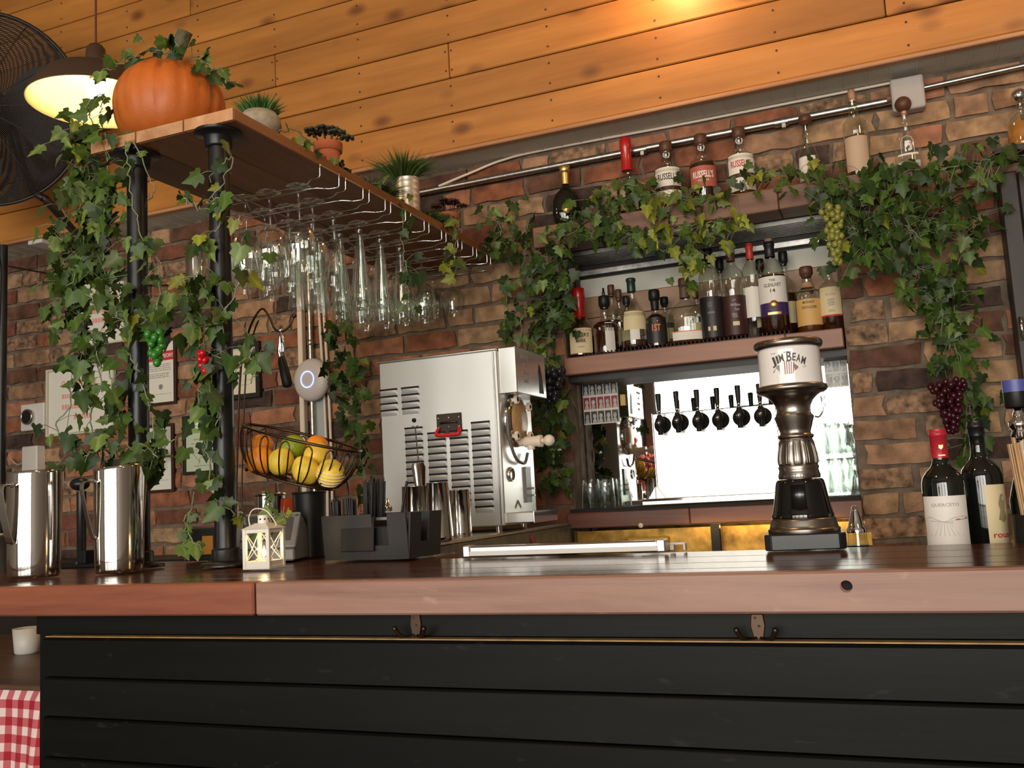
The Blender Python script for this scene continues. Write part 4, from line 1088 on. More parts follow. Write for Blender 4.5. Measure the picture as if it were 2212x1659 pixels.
fruit('lemon', 'large lemon behind the middle of the basket', 685, 985, 58, lemonsk, 0.012, (1, 1, 1.05), 0.2, 0.4)
fruit('orange', 'orange showing behind the large lemon', 684, 966, 52, orangesk, 0.050)
f, r = fruit('lemon', 'half peeled lemon with pale zest stripes at the right of the basket', 714, 1022, 60, lemonsk, -0.022, (1, 1, 1), 0.1, 0.3)
mb = MB()
for k in range(5):
    z = -0.75+0.24*k; q = [(Vector((sin(math.acos(z))*cos(a), sin(math.acos(z))*sin(a), z+0.1*sin(a)))*r*1.002) for a in [2*PI*j/30 for j in range(30)]]
    mb.tube(q, 0.0016, 4, closed=True)
mb.build('zest_stripes', pith, f)

# ---- steel canister, amber jar, black bin behind the basket
BK = ZC
def simple_lathe(name, label, cat, P, prof, mt, n=32, part='body', group=None):
    o = thing(name, label, cat, P, 0, group); MB().lathe(prof, n).build(part, mt, o); return o
p = at(584, 1100, 1.93); s = mpp(p)
simple_lathe('steel_canister', 'polished steel canister under the fruit basket', 'canister', (p.x, 1.93, ZC), [(0, 0.0), (0.036, 0), (0.036, 0), (0.037, 0.004), (0.037, 0.150), (0.037, 0.150), (0.039, 0.151), (0.039, 0.157), (0.033, 0.158), (0, 0.156)], steelp)
p = at(627, 1080, 1.95)
simple_lathe('amber_jar', 'faceted red-orange glass jar beside the steel canister', 'jar', (p.x, 1.95, ZC), [(0, 0), (0.020, 0.0), (0.026, 0.03), (0.026, 0.03), (0.028, 0.10), (0.028, 0.10), (0.020, 0.14), (0.020, 0.14), (0.016, 0.143)], plain('amber_glass', (0.55, 0.07, 0.02), 0.1, trans=0.4), n=9)
p = at(668, 1080, 1.94)
o = simple_lathe('black_bin', 'black bin under the right half of the fruit basket', 'bin', (p.x, 1.94, ZC), [(0, 0), (0.034, 0), (0.034, 0), (0.040, 0.150), (0.040, 0.150), (0.0415, 0.150), (0.0415, 0.155), (0.038, 0.155), (0.035, 0.06), (0, 0.05)], blackp)
# ---- glass cruets with pouring spouts
for px, lab in ((803, 'glass cruet with steel spout left of the leaning straw'), (838, 'glass cruet with steel spout right of the leaning straw')):
    p = at(px, 1100, 2.20); o = thing('cruet', lab, 'cruet', (p.x, 2.20, 1.085), 0, 'glass cruets behind the caddy')
    MB().lathe([(0, 0.0), (0.020, 0), (0.021, 0.01), (0.021, 0.045), (0.015, 0.065), (0.009, 0.076), (0.009, 0.084)], 20).build('bottle', glassc, o)
    MB().lathe([(0, 0.003), (0.019, 0.003), (0.019, 0.040), (0, 0.040)], 18).build('vinegar', whisky, o)
    MB().lathe([(0.010, 0.080), (0.0125, 0.083), (0.0125, 0.092), (0.0125, 0.092), (0.009, 0.095), (0.003, 0.114), (0, 0.115)], 16).build('spout', steelp, o)

# ---- black pipe stand and small things at the far left
p = at(176, 1150, 1.93)
o = thing('pipe_stand', 'black upright pipe with a round knob between the two steel pitchers', 'stand', (p.x, 1.93, ZC))
k = at(168, 1046, 1.93).z-ZC
MB().lathe([(0, 0), (0.024, 0), (0.024, 0), (0.024, 0.012), (0.012, 0.018), (0.0125, k-0.02)], 18).build('post', blackm, o)
MB().ball((-0.006, 0, k), 0.024, 16, 10, (1.15, 1, 0.75)).build('knob', blackm, o)
box('socket', (0.028, -0.01, 0.018), (0.030, 0.04, 0.036), blackp, o, 0.003)
o = thing('box_with_tag', 'dark box with an orange tag behind the right pipe post', 'box', (at(445, 1190, 1.92).x, 1.92, ZC), 0.1)
box('carton', (0, 0, 0.040), (0.085, 0.05, 0.08), plain('dark_green_card', (0.012, 0.018, 0.015), 0.6), o, 0.002)
box('tag', (0.024, -0.027, 0.038), (0.030, 0.003, 0.045), plain('orange_card', (0.62, 0.26, 0.04), 0.6), o)
MB().tube([(0.013, -0.026, 0.058), (0.012, -0.03, 0.066)], 0.0015, 6).build('clip', chrome, o)
o = thing('steel_bin', 'dull grey steel bin behind the pitcher at the left edge', 'bin', (at(8, 1230, 1.95).x-0.03, 1.95, ZC-0.03))
MB().lathe([(0, 0), (0.05, 0), (0.05, 0), (0.055, 0.11), (0.057, 0.112), (0.057, 0.12), (0.052, 0.12), (0.05, 0.03), (0, 0.03)], 28).build('body', steeld, o)

# ---- steel rail lying along the back edge, red cord behind it
a = at(1005, 1192, 1.75); b = at(1440, 1181, 1.75)
o = thing('aluminium_rail', 'aluminium strip rail lying along the back edge of the bar', 'rail', (a.x, 1.752, ZC)); L = b.x-a.x
MB().box((L/2, 0, 0.0115), (L-0.03, 0.028, 0.021)).build('channel', steel, o, bevel=0.003)
MB().box((L/2, -0.0143, 0.0075), (L-0.03, 0.001, 0.009)).build('diffuser', whitep, o)
for x in (0.008, L-0.008): MB().box((x, 0, 0.012), (0.016, 0.030, 0.023)).build('end_cap', steelm, o, bevel=0.002)
o = thing('wall_bracket', 'white plastic clip at the right end of the aluminium rail', 'clip', (b.x+0.012, 1.79, ZC))
MB().box((0, 0, 0.012), (0.03, 0.018, 0.004)).box((0.014, 0, 0.006), (0.004, 0.018, 0.014)).box((-0.01, 0, 0.006), (0.008, 0.016, 0.012)).build('clip_body', whitep, o, bevel=0.001)

# ================================================================ STEEL BACK COUNTER AND FROZEN DRINK MACHINE
ZL = CZ-0.105
o = thing('steel_counter', 'stainless back counter carrying the frozen drink machine and shaker tins', 'counter', (-1.345, 2.58, 0))
MB().box((0, 0, ZL-0.006), (0.55, 1.17, 0.012)).build('top', steeld, o, bevel=0.003)
MB().box((0.275-0.008, 0, ZL-0.046), (0.016, 1.17, 0.068)).build('side_apron', apron, o)
MB().box((-0.01, -0.585+0.008, ZL-0.046), (0.53, 0.016, 0.068)).build('front_apron', apron, o)
MB().box((0, 0.02, 0.50), (0.50, 1.10, 1.0)).build('cabinet', darkpl, o)
def tin(name, label, px, py0, py1, wt, wb, Y, lid=False):
    p0 = at(px, py1, Y); s = mpp(p0); H = at(px, py0, Y).z-ZL; rt = wt/2*s; rb_ = wb/2*s
    o = thing(name, label, 'shaker tin', (p0.x, Y, ZL), 0, 'steel cocktail shaker tins')
    MB().lathe([(0, 0), (rb_*0.96, 0), (rb_*0.96, 0), (rb_, 0.004), (rb_, 0.012), (rb_*0.985, 0.014), (rt, H-0.003), (rt*1.03, H-0.001), (rt*1.03, H), (rt*0.97, H), (rb_*0.95, 0.02), (0, 0.02)], 36).build('cup', steelp, o)
    return o
tin('shaker_tin', 'left steel shaker tin holding a bar spoon and strainer', 902, 1050, 1172, 58, 66, 2.22)
tin('shaker_tin', 'tallest steel shaker tin in front of the machine louvers', 950, 1042, 1168, 48, 62, 2.16)
tin('shaker_tin', 'straight steel tin nearest the machine foot', 996, 1058, 1162, 46, 50, 2.36)
# tools in the left tin
P = at(905, 1100, 2.22)
o = thing('muddler', 'dark wooden muddler leaning in the left shaker tin', 'bar tool', (P.x, 2.22, ZL+0.03))
a = Vector((0.012, 0, 0)); b = at(908, 1000, 2.22)-Vector((P.x, 2.22, ZL+0.03))
MB().tube([a, a.lerp(b, 0.5), a.lerp(b, 0.93), b], [0.006, 0.009, 0.014, 0.009], 12).build('handle', bronze, o)
o = thing('strainer_handle', 'steel strainer handle leaning in the left shaker tin', 'bar tool', (P.x, 2.215, ZL+0.03))
b = at(897, 1000, 2.20)-Vector((P.x, 2.215, ZL+0.03))
MB().tube([a, a.lerp(b, 0.55), a.lerp(b, 0.93), b], [0.004, 0.007, 0.012, 0.008], 12).build('handle', steel, o)
o = thing('bar_spoon', 'thin dark bar spoon standing up from the left shaker tin', 'bar tool', (P.x, 2.225, ZL+0.03))
b = at(897, 925, 2.24)-Vector((P.x, 2.225, ZL+0.03))
mb = MB().tube([a, b], 0.0017, 6)
for dxx in (-0.010, 0.010): mb.tube(smoothpath([b, b+Vector((dxx*0.5, 0, 0.006)), b+Vector((dxx, 0, 0.005))], 6), 0.0010, 5)
mb.build('rod', bronze, o)

MX0, MX1, MY0, MY1 = -1.472, -1.070, 2.55, 2.81
MZ0, MZ1 = CZ-0.088, CZ+0.432
mc = thing('frozen_drink_machine', 'big stainless frozen drink machine with louvers and a red handle', 'drink machine', (MX0, MY0, 0))
MWd = MX1-MX0; MD = MY1-MY0
MB().box((MWd/2, MD/2, (MZ0+MZ1)/2), (MWd, MD, MZ1-MZ0)).build('cabinet', steelm, mc, bevel=0.003)
mb = MB().box((MWd/2-0.004, MD/2, MZ1+0.002), (MWd+0.006, MD+0.006, 0.005)); mb.box((MWd-0.012, -0.002, (MZ0+MZ1)/2), (0.006, 0.003, MZ1-MZ0-0.01)); mb.build('top_trim', steel, mc, bevel=0.001)
# louvers: one pressed hood with a dark slot, copied
LW = 0.062; hood = MB(); hood.cur = 0
pf = [(0.0, 0.0120), (-0.0060, 0.0115), (-0.0058, 0.0085), (-0.0028, 0.001), (0.0, -0.0035)]
vs = []; fs = []
us = [-0.5, -0.46, -0.40, 0.40, 0.46, 0.5]
for u in us:
    k = 0.0 if abs(u) > 0.49 else (0.62 if abs(u) > 0.45 else 1.0)
    for y, z in pf: vs.append((u*LW, y*k, z))
for i in range(5):
    for j in range(4): fs.append((i*5+j, i*5+j+1, (i+1)*5+j+1, (i+1)*5+j))
hood.add(vs, fs, True); hood.cur = 1
hood.box((0, -0.0032, 0.0142), (LW*0.95, 0.0066, 0.0054))
lm = hood.mesh('louver', [louvm, slotm])
def lx_(px): return at(px, 950, MY0).x-MX0
zrow = [at(1040, 912, MY0).z-0.0208*i for i in range(13)]
cols = [(895, 0, 10), (944, 1, 10), (992, 1, 12), (1040, 0, 13)]
for px, a, b in cols:
    for i in range(a, b): link('louver', lm, mc, (lx_(px), 0, zrow[i]-0.014))
z2 = [at(844, y, MY0).z for y in (842, 857, 872, 886.5)]
for px in (844, 891):
    for z in z2: link('louver', lm, mc, (lx_(px), 0, z-0.014))
hpz = at(971, 918, MY0)
hx, hz = hpz.x-MX0, hpz.z
hd = MB().box((0, -0.0015, 0), (0.084, 0.004, 0.062)).build('handle_plate', plain('handle_recess', (0.06, 0.045, 0.035), 0.3, 0.9), mc, (hx, 0, hz+0.004), bevel=0.0015)
mb = MB()
for x in (-0.034, 0.0, 0.034):
    for z in (0.014, -0.014): mb.ball((x, -0.004, z+0.004), 0.003, 8, 5)
mb.build('screw', chrome, hd)
MB().tube([(-0.028, -0.004, 0.002), (-0.022, -0.010, 0.004), (0.022, -0.010, 0.004), (0.028, -0.004, 0.002)], 0.0035, 8).build('bracket', bronze, hd)
g = [(-0.034, -0.006, -0.014), (-0.038, -0.014, -0.026), (-0.030, -0.018, -0.034), (0.030, -0.018, -0.034), (0.038, -0.014, -0.026), (0.034, -0.006, -0.014)]
MB().tube(smoothpath(g, 24), 0.0055, 10).build('red_grip', redgrip, hd)
kp = at(895, 908, MY0)
MB().lathe([(0, 0.007), (0.006, 0.006), (0.007, 0.0)], 14, M=RX(PI/2)).build('lock', blackp, mc, (kp.x-MX0, 0, kp.z))
# right side: marquee box with print, freezing door, valve, dial, switches, drip tray
MZm0, MZm1 = CZ+0.300, CZ+0.438
mq = MB().box((MWd+0.028, MD*0.52, (MZm0+MZm1)/2), (0.056, MD*0.96, MZm1-MZm0)).build('sign_box', steel, mc, bevel=0.002)
XQ = MWd+0.0565
mb = MB()
for k, (w_, y0) in enumerate(((0.075, 0.09), (0.03, 0.085), (0.06, 0.09), (0.045, 0.09))):
    zc = MZm1-0.026-k*0.024
    for q in range(int(w_/0.013)):
        mb.box((XQ, y0-w_/2+0.013*q+0.005, zc), (0.0008, 0.008, 0.010))
mb.build('print', inkg, mq)
mb = MB(); yf = 0.205
mb.prism([(yf-0.008, MZm0+0.012), (yf+0.030, MZm0+0.012), (yf+0.024, MZm0+0.05), (yf+0.016, MZm0+0.078), (yf+0.010, MZm0+0.095), (yf-0.002, MZm0+0.105), (yf-0.010, MZm0+0.080), (yf-0.004, MZm0+0.05)], 0, XQ-0.0006, XQ+0.0004)
mb.build('figure_print', ink, mq)
dz = CZ+0.226
rot = RY(PI/2)
fd = MB().lathe([(0.082, -0.002), (0.082, 0.004), (0.078, 0.012), (0.066, 0.016), (0.066, 0.016), (0.064, 0.010), (0, 0.010)], 36, M=rot).build('freezer_door', steelp, mc, (MWd, MD*0.45, dz))
MB().lathe([(0.064, 0.014), (0.058, 0.020), (0.0, 0.024)], 36, M=rot).build('window', slush, fd)
for a in (0.65, 2.2, 3.9, 5.6):
    mb = MB(); c = (0.004, 0.074*cos(a), 0.074*sin(a))
    mb.cyl(c, (0.022, c[1], c[2]), 0.006, n=10)
    for k in range(3): mb.box((0.026, c[1], c[2]), (0.010, 0.026, 0.009), RX(k*PI/3+0.3))
    mb.build('wing_knob', creamp, fd)
vz = -0.068
vv = MB().cyl((0.0, 0.0, vz), (0.03, 0.0, vz), 0.012, n=16).cyl((0.03, 0, vz), (0.072, 0, vz), 0.0165, n=18).cyl((0.072, 0, vz), (0.084, 0, vz), 0.0185, n=18).cyl((0.084, 0, vz), (0.092, 0, vz), 0.007, n=12).cyl((0.048, 0, vz), (0.048, 0, vz-0.024), 0.013, 0.011, n=16).build('valve', creamp, fd)
MB().ball((0.107, 0, vz), 0.0175, 16, 12).build('valve_ball', creamp, vv)
MB().tube(smoothpath([(0.006, -0.076, 0.02), (0.010, -0.08, -0.05), (0.012, -0.04, -0.115), (0.012, 0.03, -0.13), (0.012, 0.06, -0.10)], 24), 0.005, 8).build('gasket', plain('grey_gasket', (0.14, 0.13, 0.12), 0.5), fd)
MB().lathe([(0.022, 0), (0.022, 0.004), (0.019, 0.006), (0.017, 0.003), (0, 0.003)], 24, M=rot).build('dial', steel, mc, (MWd, 0.06, CZ+0.062))
sw = MB().box((0.003, 0, 0), (0.006, 0.042, 0.11)).build('switch_strip', plain('switch_strip_grey', (0.12, 0.115, 0.11), 0.4), mc, (MWd, 0.19, CZ+0.030))
for z in (-0.012, -0.034): MB().cyl((0.005, 0.012, z), (0.020, 0.012, z), 0.003, n=8).build('toggle', chrome, sw)
mb = MB()
for s_ in (-1, 1): mb.box((0.001, s_*0.011, -0.002), (0.0012, 0.030, 0.006), RX(-s_*0.75))
mb.build('arrow_mark', inkg, mc, (MWd, 0.105, CZ-0.026))
dt = MB().box((MWd+0.045, 0.10, CZ-0.066), (0.088, 0.20, 0.030)).build('drip_tray', steelm, mc, bevel=0.002)
MB().box((MWd+0.0895, 0.10, CZ-0.066), (0.002, 0.20, 0.033)).build('tray_front', steelp, dt)
for x in (0.04, MWd-0.035): MB().cyl((x, 0.03, ZL), (x, 0.03, MZ0), 0.010, n=14).build('foot', steelp, mc)
for x in (0.04, MWd-0.035): MB().cyl((x, MD-0.03, ZL), (x, MD-0.03, MZ0), 0.010, n=14).build('foot', steelp, mc)
o = tag(MB().tube(smoothpath([at(1128, 1140, 2.75), at(1143, 1150, 2.75), at(1151, 1170, 2.75), at(1152, 1200, 2.76), at(1150, 1260, 2.78)], 16), 0.0035, 8).build('red_hose', plain('red_hose', (0.5, 0.02, 0.02), 0.4)), 'short red hose hanging from the right end of the steel counter', 'hose')

# ================================================================ ON THE BRICK WALL, LEFT
def wall_rect(px0, py0, px1, py1, Y=None):
    Y = Y or YW-0.012; a = at(px0, py0, Y); b = at(px1, py1, Y)
    return (a.x+b.x)/2, (a.z+b.z)/2, abs(b.x-a.x), abs(b.z-a.z)
def frame(name, label, r, fmat, fw, pmat, cat='sign', depth=0.018):
    cx, cz, w_, h_ = r; o = thing(name, label, cat, (cx, YW-0.016, cz))
    mb = MB()
    for s_ in (-1, 1):
        mb.box((s_*(w_-fw)/2, 0, 0), (fw, depth, h_)); mb.box((0, 0, s_*(h_-fw)/2), (w_-2*fw, depth, fw))
    mb.build('frame', fmat, o, bevel=0.0015)
    box('sheet', (0, 0.003, 0), (w_-2*fw+0.002, 0.003, h_-2*fw+0.002), pmat, o)
    return o, w_-2*fw, h_-2*fw
YP = 0.0008
def lines(o, rows, mt, nm='text_lines'):
    mb = MB(); rr = random.Random(9)
    for x0, x1, z, h_ in rows:
        x = x0
        while x < x1-0.002:
            l = min(x1-x, rr.uniform(0.006, 0.02)); mb.box((x+l/2, 0.0012, z), (l, 0.0008, h_)); x += l+0.004
    return mb.build(nm, mt, o)
whitefr = plain('white_frame', (0.55, 0.52, 0.42), 0.5)
r = list(wall_rect(163, 612, 272, 738)); o, w_, h_ = frame('occupancy_sign', 'upper white notice with pink lettering behind the ivy', r, whitefr, 0.008, paper)
lt = MB(); put_text(lt, 'OCCUPANCY', w_*0.74, 0.040, on_front(w_*0.08, YP, h_*0.27), 0.02); lt.build('lettering', inkp, o)
lines(o, [(-w_*0.3, w_*0.3, h_*0.02, 0.022), (-w_*0.16, w_*0.16, -h_*0.13, 0.022), (-w_*0.38, w_*0.38, -h_*0.30, 0.006), (-w_*0.38, w_*0.3, -h_*0.36, 0.006)], inkp)
r = list(wall_rect(103, 800, 250, 930)); o, w_, h_ = frame('occupancy_sign', 'lower white framed notice with pink lettering right of the thermostat', r, whitefr, 0.011, paper)
lt = MB(); put_text(lt, 'OCCUPANCY', w_*0.56, 0.036, on_front(-w_*0.02, YP, h_*0.27), 0.02); lt.build('lettering', inkp, o)
lines(o, [(-w_*0.29, w_*0.22, h_*0.08, 0.020), (-w_*0.29, w_*0.32, -h_*0.09, 0.022), (-w_*0.1, w_*0.18, -h_*0.26, 0.022)], inkp)
r = list(wall_rect(290, 742, 384, 872)); o, w_, h_ = frame('advisory_sign', 'dark framed notice with a red advisory band right of the left pipe post', r, frameb, 0.012, paper)
box('red_band', (0, 0.0014, h_*0.27), (w_, 0.001, h_*0.155), inkr, o)
lt = MB(); put_text(lt, 'CONSUMER ADVISORY', w_*0.94, h_*0.065, on_front(0, 0.0004, h_*0.27), 0.01); lt.build('lettering', inkw, o)
lines(o, [(-w_*.4, w_*.4, h_*.13-i*h_*.032, 0.0035) for i in range(4)]+[(-w_*.4, w_*.36, -h_*.02-i*h_*.03, 0.0035) for i in range(3)]+[(-w_*.42, w_*.42, -h_*.36, 0.002)], inkg)
MB().lathe([(0.008, 0), (0.011, 0)], 18, M=RX(PI/2)).prism([(-0.006, 0.004), (0.006, 0.004), (0.0, -0.007)], 1, -0.0005, 0).build('emblem', ink, o, (w_*0.14, 0.0008, -h_*0.24))
r = list(wall_rect(296, 922, 379, 1062)); o, w_, h_ = frame('licence_frame', 'black framed white certificate low on the wall beside the left post', r, frameb, 0.012, paper)
lines(o, [(-w_*.36, w_*.30, h_*.42, .005), (-w_*.36, w_*.34, h_*.37, .004), (-w_*.36, w_*.1, h_*.30, .006), (-w_*.36, w_*.34, h_*.20, .005), (-w_*.36, w_*.34, h_*.14, .005)]+[(-w_*.36, w_*.36, h_*.03-i*h_*.036, .003) for i in range(7)]+[(-w_*.4, w_*.4, -h_*.35, .002)], inkg)
MB().lathe([(0.004, 0), (0.0075, 0)], 14, M=RX(PI/2)).build('emblem', inkg, o, (-w_*.2, 0.0008, -h_*.27))
r = list(wall_rect(397, 900, 492, 1020)); o, w_, h_ = frame('green_certificate', 'black framed certificate with a green heading beside the right post', r, framek, 0.013, plain('paper_green_tint', (0.50, 0.55, 0.40), 0.7))
box('green_band', (0, 0.0014, h_*0.36), (w_, 0.001, h_*0.28), inkgn, o)
MB().lathe([(0, 0), (0.013, 0)], 20, M=RX(PI/2)).build('emblem', inkw, o, (-w_*.20, 0.0004, h_*.36))
lines(o, [(-w_*.0, w_*.36, h_*.36, .009)], inkw, 'heading')
lines(o, [(-w_*.30, w_*.38, h_*.10, .005), (-w_*.36, w_*.3, h_*.02, .004), (-w_*.36, w_*.3, -h_*.10, .003), (-w_*.36, w_*.36, -h_*.15, .003), (-w_*.3, w_*.1, -h_*.40, .004)], inkg)
r = list(wall_rect(486, 747, 567, 858)); o, w_, h_ = frame('cream_certificate', 'black framed cream certificate between the right post and the hanging utensil', r, framek, 0.020, papercr, depth=0.03)
lines(o, [(-w_*.1, w_*.42, h_*.44, .006), (-w_*.3, w_*.4, -h_*.2, .002), (-w_*.3, w_*.2, -h_*.3, .002)], inkg)
# thermostat, plug, cables
cx, cz, w_, h_ = wall_rect(48, 875, 98, 927)
o = thing('thermostat', 'white square wall plate with a round dark dial at the far left', 'thermostat', (cx, YW-0.014, cz)); box('plate', (0, 0, 0), (w_, 0.014, h_), whitep, o, 0.004)
MB().lathe([(0.036, 0.004), (0.036, 0.026), (0.032, 0.030), (0.030, 0.026), (0, 0.024)], 28, M=RX(PI/2)).build('dial', steelp, o, (-w_*0.1, 0, 0)); MB().lathe([(0, 0.027), (0.030, 0.027)], 24, M=RX(PI/2)).build('dial_face', slotm, o, (-w_*0.1, 0, 0))
cx, cz, w_, h_ = wall_rect(62, 966, 98, 1016)
o = thing('plug_adapter', 'white plug box below the thermostat', 'plug', (cx, YW-0.03, cz)); box('body', (0, 0, 0), (w_*0.9, 0.05, h_), whitep, o, 0.004)
MB().tube(smoothpath([(-w_*0.4, 0, 0.004-h_*0.1), (-w_*0.9, -0.005, -0.01-h_*0.1), (-w_*1.4, 0.0, 0.01)], 10), 0.004, 6).build('cable', plain('grey_cable', (0.4, 0.36, 0.32), 0.5), o)
a = at(6, 560, 2.95)
o = thing('black_wall_pole', 'black vertical pole at the extreme left edge', 'pole', (a.x, 2.95, 1.0)); MB().cyl((0, 0, 0), (0, 0, 1.42), 0.020, n=14).build('tube', blackm, o)
o = thing('white_cable', 'white hanging cable with an inline connector by the left edge', 'cable', (a.x, 2.92, a.z))
MB().tube(smoothpath([(-0.02, 0, 0.05), (0.004, 0, 0.0), (0.018, -0.004, -0.06), (0.016, -0.004, -0.2), (0.0, 0, -0.40)], 18), 0.0055, 7).build('cord', whitep, o); MB().box((-0.004, 0, -0.44), (0.022, 0.02, 0.05)).build('connector', whitep, o, bevel=0.004)
a = at(75, 527, 3.03); b = at(132, 566, 3.17)
o = thing('white_trunking', 'white trunking strip under the soffit at the upper left', 'trunking', ((a.x+b.x)/2, 3.10, 2.440)); MB().box((0, 0, 0), (0.085, 0.145, 0.018)).build('cover', whitep, o, bevel=0.002)
o = tag(MB().tube([at(18, 575, YW-0.03), at(110, 592, YW-0.02), at(250, 617, YW-0.02), at(420, 616, YW-0.02)], 0.003, 6).build('black_wire', blackp), 'thin black wire strung along the bricks at the left', 'cable')
# steel dispenser with round top glowing in the lamp light
cx, cz, w_, h_ = wall_rect(406, 517, 446, 600, 3.10)
o = thing('steel_dispenser', 'steel wall dispenser with rounded top behind the right post', 'dispenser', (cx, 3.10, cz))
MB().lathe([(0, -h_/2), (w_/2, -h_/2), (w_/2, -h_/2), (w_/2, h_*0.15), (w_*0.42, h_*0.36), (w_*0.25, h_*0.47), (0, h_/2)], 32).build('body', steelp, o); box('bracket', (0, 0.055, 0), (0.03, 0.06, 0.05), steel, o)
# conduits
o = thing('white_conduit', 'white plastic conduit running down the wall behind the glasses', 'conduit', (at(652, 800, 3.15).x, 3.155, 1.0)); MB().box((0, 0, 0.7), (0.022, 0.03, 1.40)).build('cover', creamp, o, bevel=0.003)
o = thing('grey_conduit', 'thin grey metal conduit beside the white one', 'conduit', (at(671, 800, 3.15).x, 3.155, 1.0)); MB().cyl((0, 0, 0), (0, 0, 1.40), 0.011, n=14).build('tube', galv, o)
MB().lathe([(0.011, 0), (0.014, 0.002), (0.014, 0.02), (0.011, 0.022)], 14, (0, 0, 0.83)).build('coupling', galv, o)
o = thing('white_cables', 'loose white cables to the right of the grey conduit', 'cable', (at(700, 800, 3.16).x, 3.16, 1.0))
for dx_, nm in ((-0.006, 'cable'), (0.016, 'cable')):
    MB().tube(smoothpath([(dx_-0.02, 0, 1.30), (dx_-0.006, -0.004, 0.95), (dx_, 0, 0.72), (dx_+0.006, 0, 0.4), (dx_, 0, 0.02)], 16), 0.006, 7).build(nm, creamp, o)
r = list(wall_rect(682, 860, 708, 1005)); o = thing('wall_notice', 'pale sheet with faint writing behind the white wireless disc', 'notice', (r[0], YW-0.014, r[1])); box('sheet', (0, 0, 0), (r[2]*1.3, 0.006, r[3]), plain('pale_blue_sheet', (0.42, 0.45, 0.45), 0.5), o)
lines(o, [(-0.016, 0.018, 0.10-0.018*i, 0.003) for i in range(10)], inkg); MB().box((-r[2]*0.5, -0.005, 0), (0.006, 0.004, r[3])).build('edge_strip', whitep, o)
# wireless access point
c = at(671, 820, 3.125); s = mpp(c); R_ = 47*s
o = thing('wireless_disc', 'white wireless access disc with a glowing blue ring', 'access point', (c.x, 3.135, c.z))
o.rotation_euler = (0.02, 0, -0.10)
MB().lathe([(0, 0.030), (R_*0.5, 0.028), (R_*0.8, 0.022), (R_*0.95, 0.012), (R_, 0.0), (R_*0.96, -0.010), (0, -0.012)], 48, M=RX(PI/2)).build('dome', plain('disc_white', (0.66, 0.60, 0.58), 0.4), o)
MB().tube([(R_*0.37*cos(2*PI*j/48), -0.0293, R_*0.37*sin(2*PI*j/48)) for j in range(48)], 0.0022, 6, closed=True).build('light_ring', ringm, o)
# can opener hanging from the hook stand
c = at(606, 716, FBY)
o = thing('can_opener', 'steel utensil with a black handle hanging from the curled hook', 'utensil', c)
q0 = at(610, 760, FBY)-c; q1 = at(622, 832, FBY)-c; q2 = at(603, 760, FBY)-c
mb = MB(); mb.tube([(0.0, 0, 0.004), q0*0.5+Vector((0.004, 0, 0)), q0+Vector((0.003, 0, 0))], [0.003, 0.006, 0.005], 8); mb.tube([(0, 0, -0.006), q2*0.6, q2, (q0+q2)/2+Vector((0, 0, -0.02))], [0.003, 0.004, 0.006, 0.005], 8); mb.ball((0, 0, 0.002), 0.006, 10, 7)
mb.build('jaws', chrome, o)
hh = (q0+q2)/2+Vector((0, 0, -0.012))
MB().tube([hh, hh.lerp(q1, 0.15), hh.lerp(q1, 0.6), q1, q1+Vector((0.001, 0, -0.004))], [0.006, 0.010, 0.012, 0.013, 0.008], 10).build('handle', blackp, o)

# ================================================================ NICHE SHELVES
def shelf(name, label, X0, X1, Y0, Y1, z0, z1, mt, joint=None):
    o = thing(name, label, 'shelf', (0, 0, 0)); xs = [X0, joint, X1] if joint else [X0, X1]
    for a, b in zip(xs, xs[1:]): MB().box((0, 0, 0), (b-a-0.0012, Y1-Y0, z1-z0)).build('board', mt, o, ((a+b)/2, (Y0+Y1)/2, (z0+z1)/2), bevel=0.003)
    return o
YM = 3.14
ZM0, ZM1 = CZ+0.411, CZ+0.473
shelf('niche_shelf', 'middle wooden niche shelf carrying the long row of spirit bottles', NX0+0.002, NX1-0.004, YM, 3.36, ZM0, ZM1, nichew, at(1697, 740, YM).x)
ZB0, ZB1 = CZ-0.128, CZ-0.074
shelf('niche_shelf', 'lowest red-brown niche shelf under the beer taps', NX0-0.022, NX1+0.004, YM, 3.366, ZB0, ZB1, darkw, at(1490, 1120, YM).x)
q = at(1384, 1135, YM-0.001); tag(MB().lathe([(0, 0.0015), (0.008, 0.001), (0.0085, 0)], 14, M=RX(PI/2)).build('bolt_plug', pith, None, q), 'pale round plug in the face of the lowest niche shelf', 'plug')
YU = 3.05; ZU0, ZU1 = CZ+0.862, CZ+0.937
shelf('top_shelf', 'thick wooden top shelf above the niche holding whiskey bottles and ivy', -1.118, at(1979, 370, YU).x, YU, YW-0.014, ZU0, ZU1, topw, at(1680, 420, YU).x)
# struts under the middle shelf and dark soffit board
struct('trim_4', MB().box(((NX0+NX1)/2, 3.27, ZM0-0.012), (NX1-NX0, 0.16, 0.022)), darkpl)
mb = MB(); mx0 = at(1262, 765, 3.16).x; mx1 = at(1708, 720, 3.16).x
mb.box(((mx0+mx1)/2, 3.24, ZM1+0.002), (mx1-mx0, 0.17, 0.004))
k = mx0+0.004
while k < mx1: mb.box((k, 3.157, ZM1+0.007), (0.004, 0.006, 0.012)); k += 0.014
tag(mb.build('bar_mat', blackrub), 'black rubber bar mat with prongs under the bottles on the middle niche shelf', 'mat')
mb = MB(); mx0 = NX0-0.01; mx1 = NX1
vs = []; fs = []
for i in range(41):
    x = mx0+(mx1-mx0)*i/40; b = 0.016*max(0, 1-abs(i-13)/4) if i < 20 else 0
    for y, z in ((YM+0.004, 0.0), (YM+0.002, 0.012+b*0.6), (3.25, 0.012+b), (3.36, 0.010)): vs.append((x, y, ZB1+z))
for i in range(40):
    for j in range(3): fs.append((i*4+j, i*4+4+j, i*4+5+j, i*4+1+j))
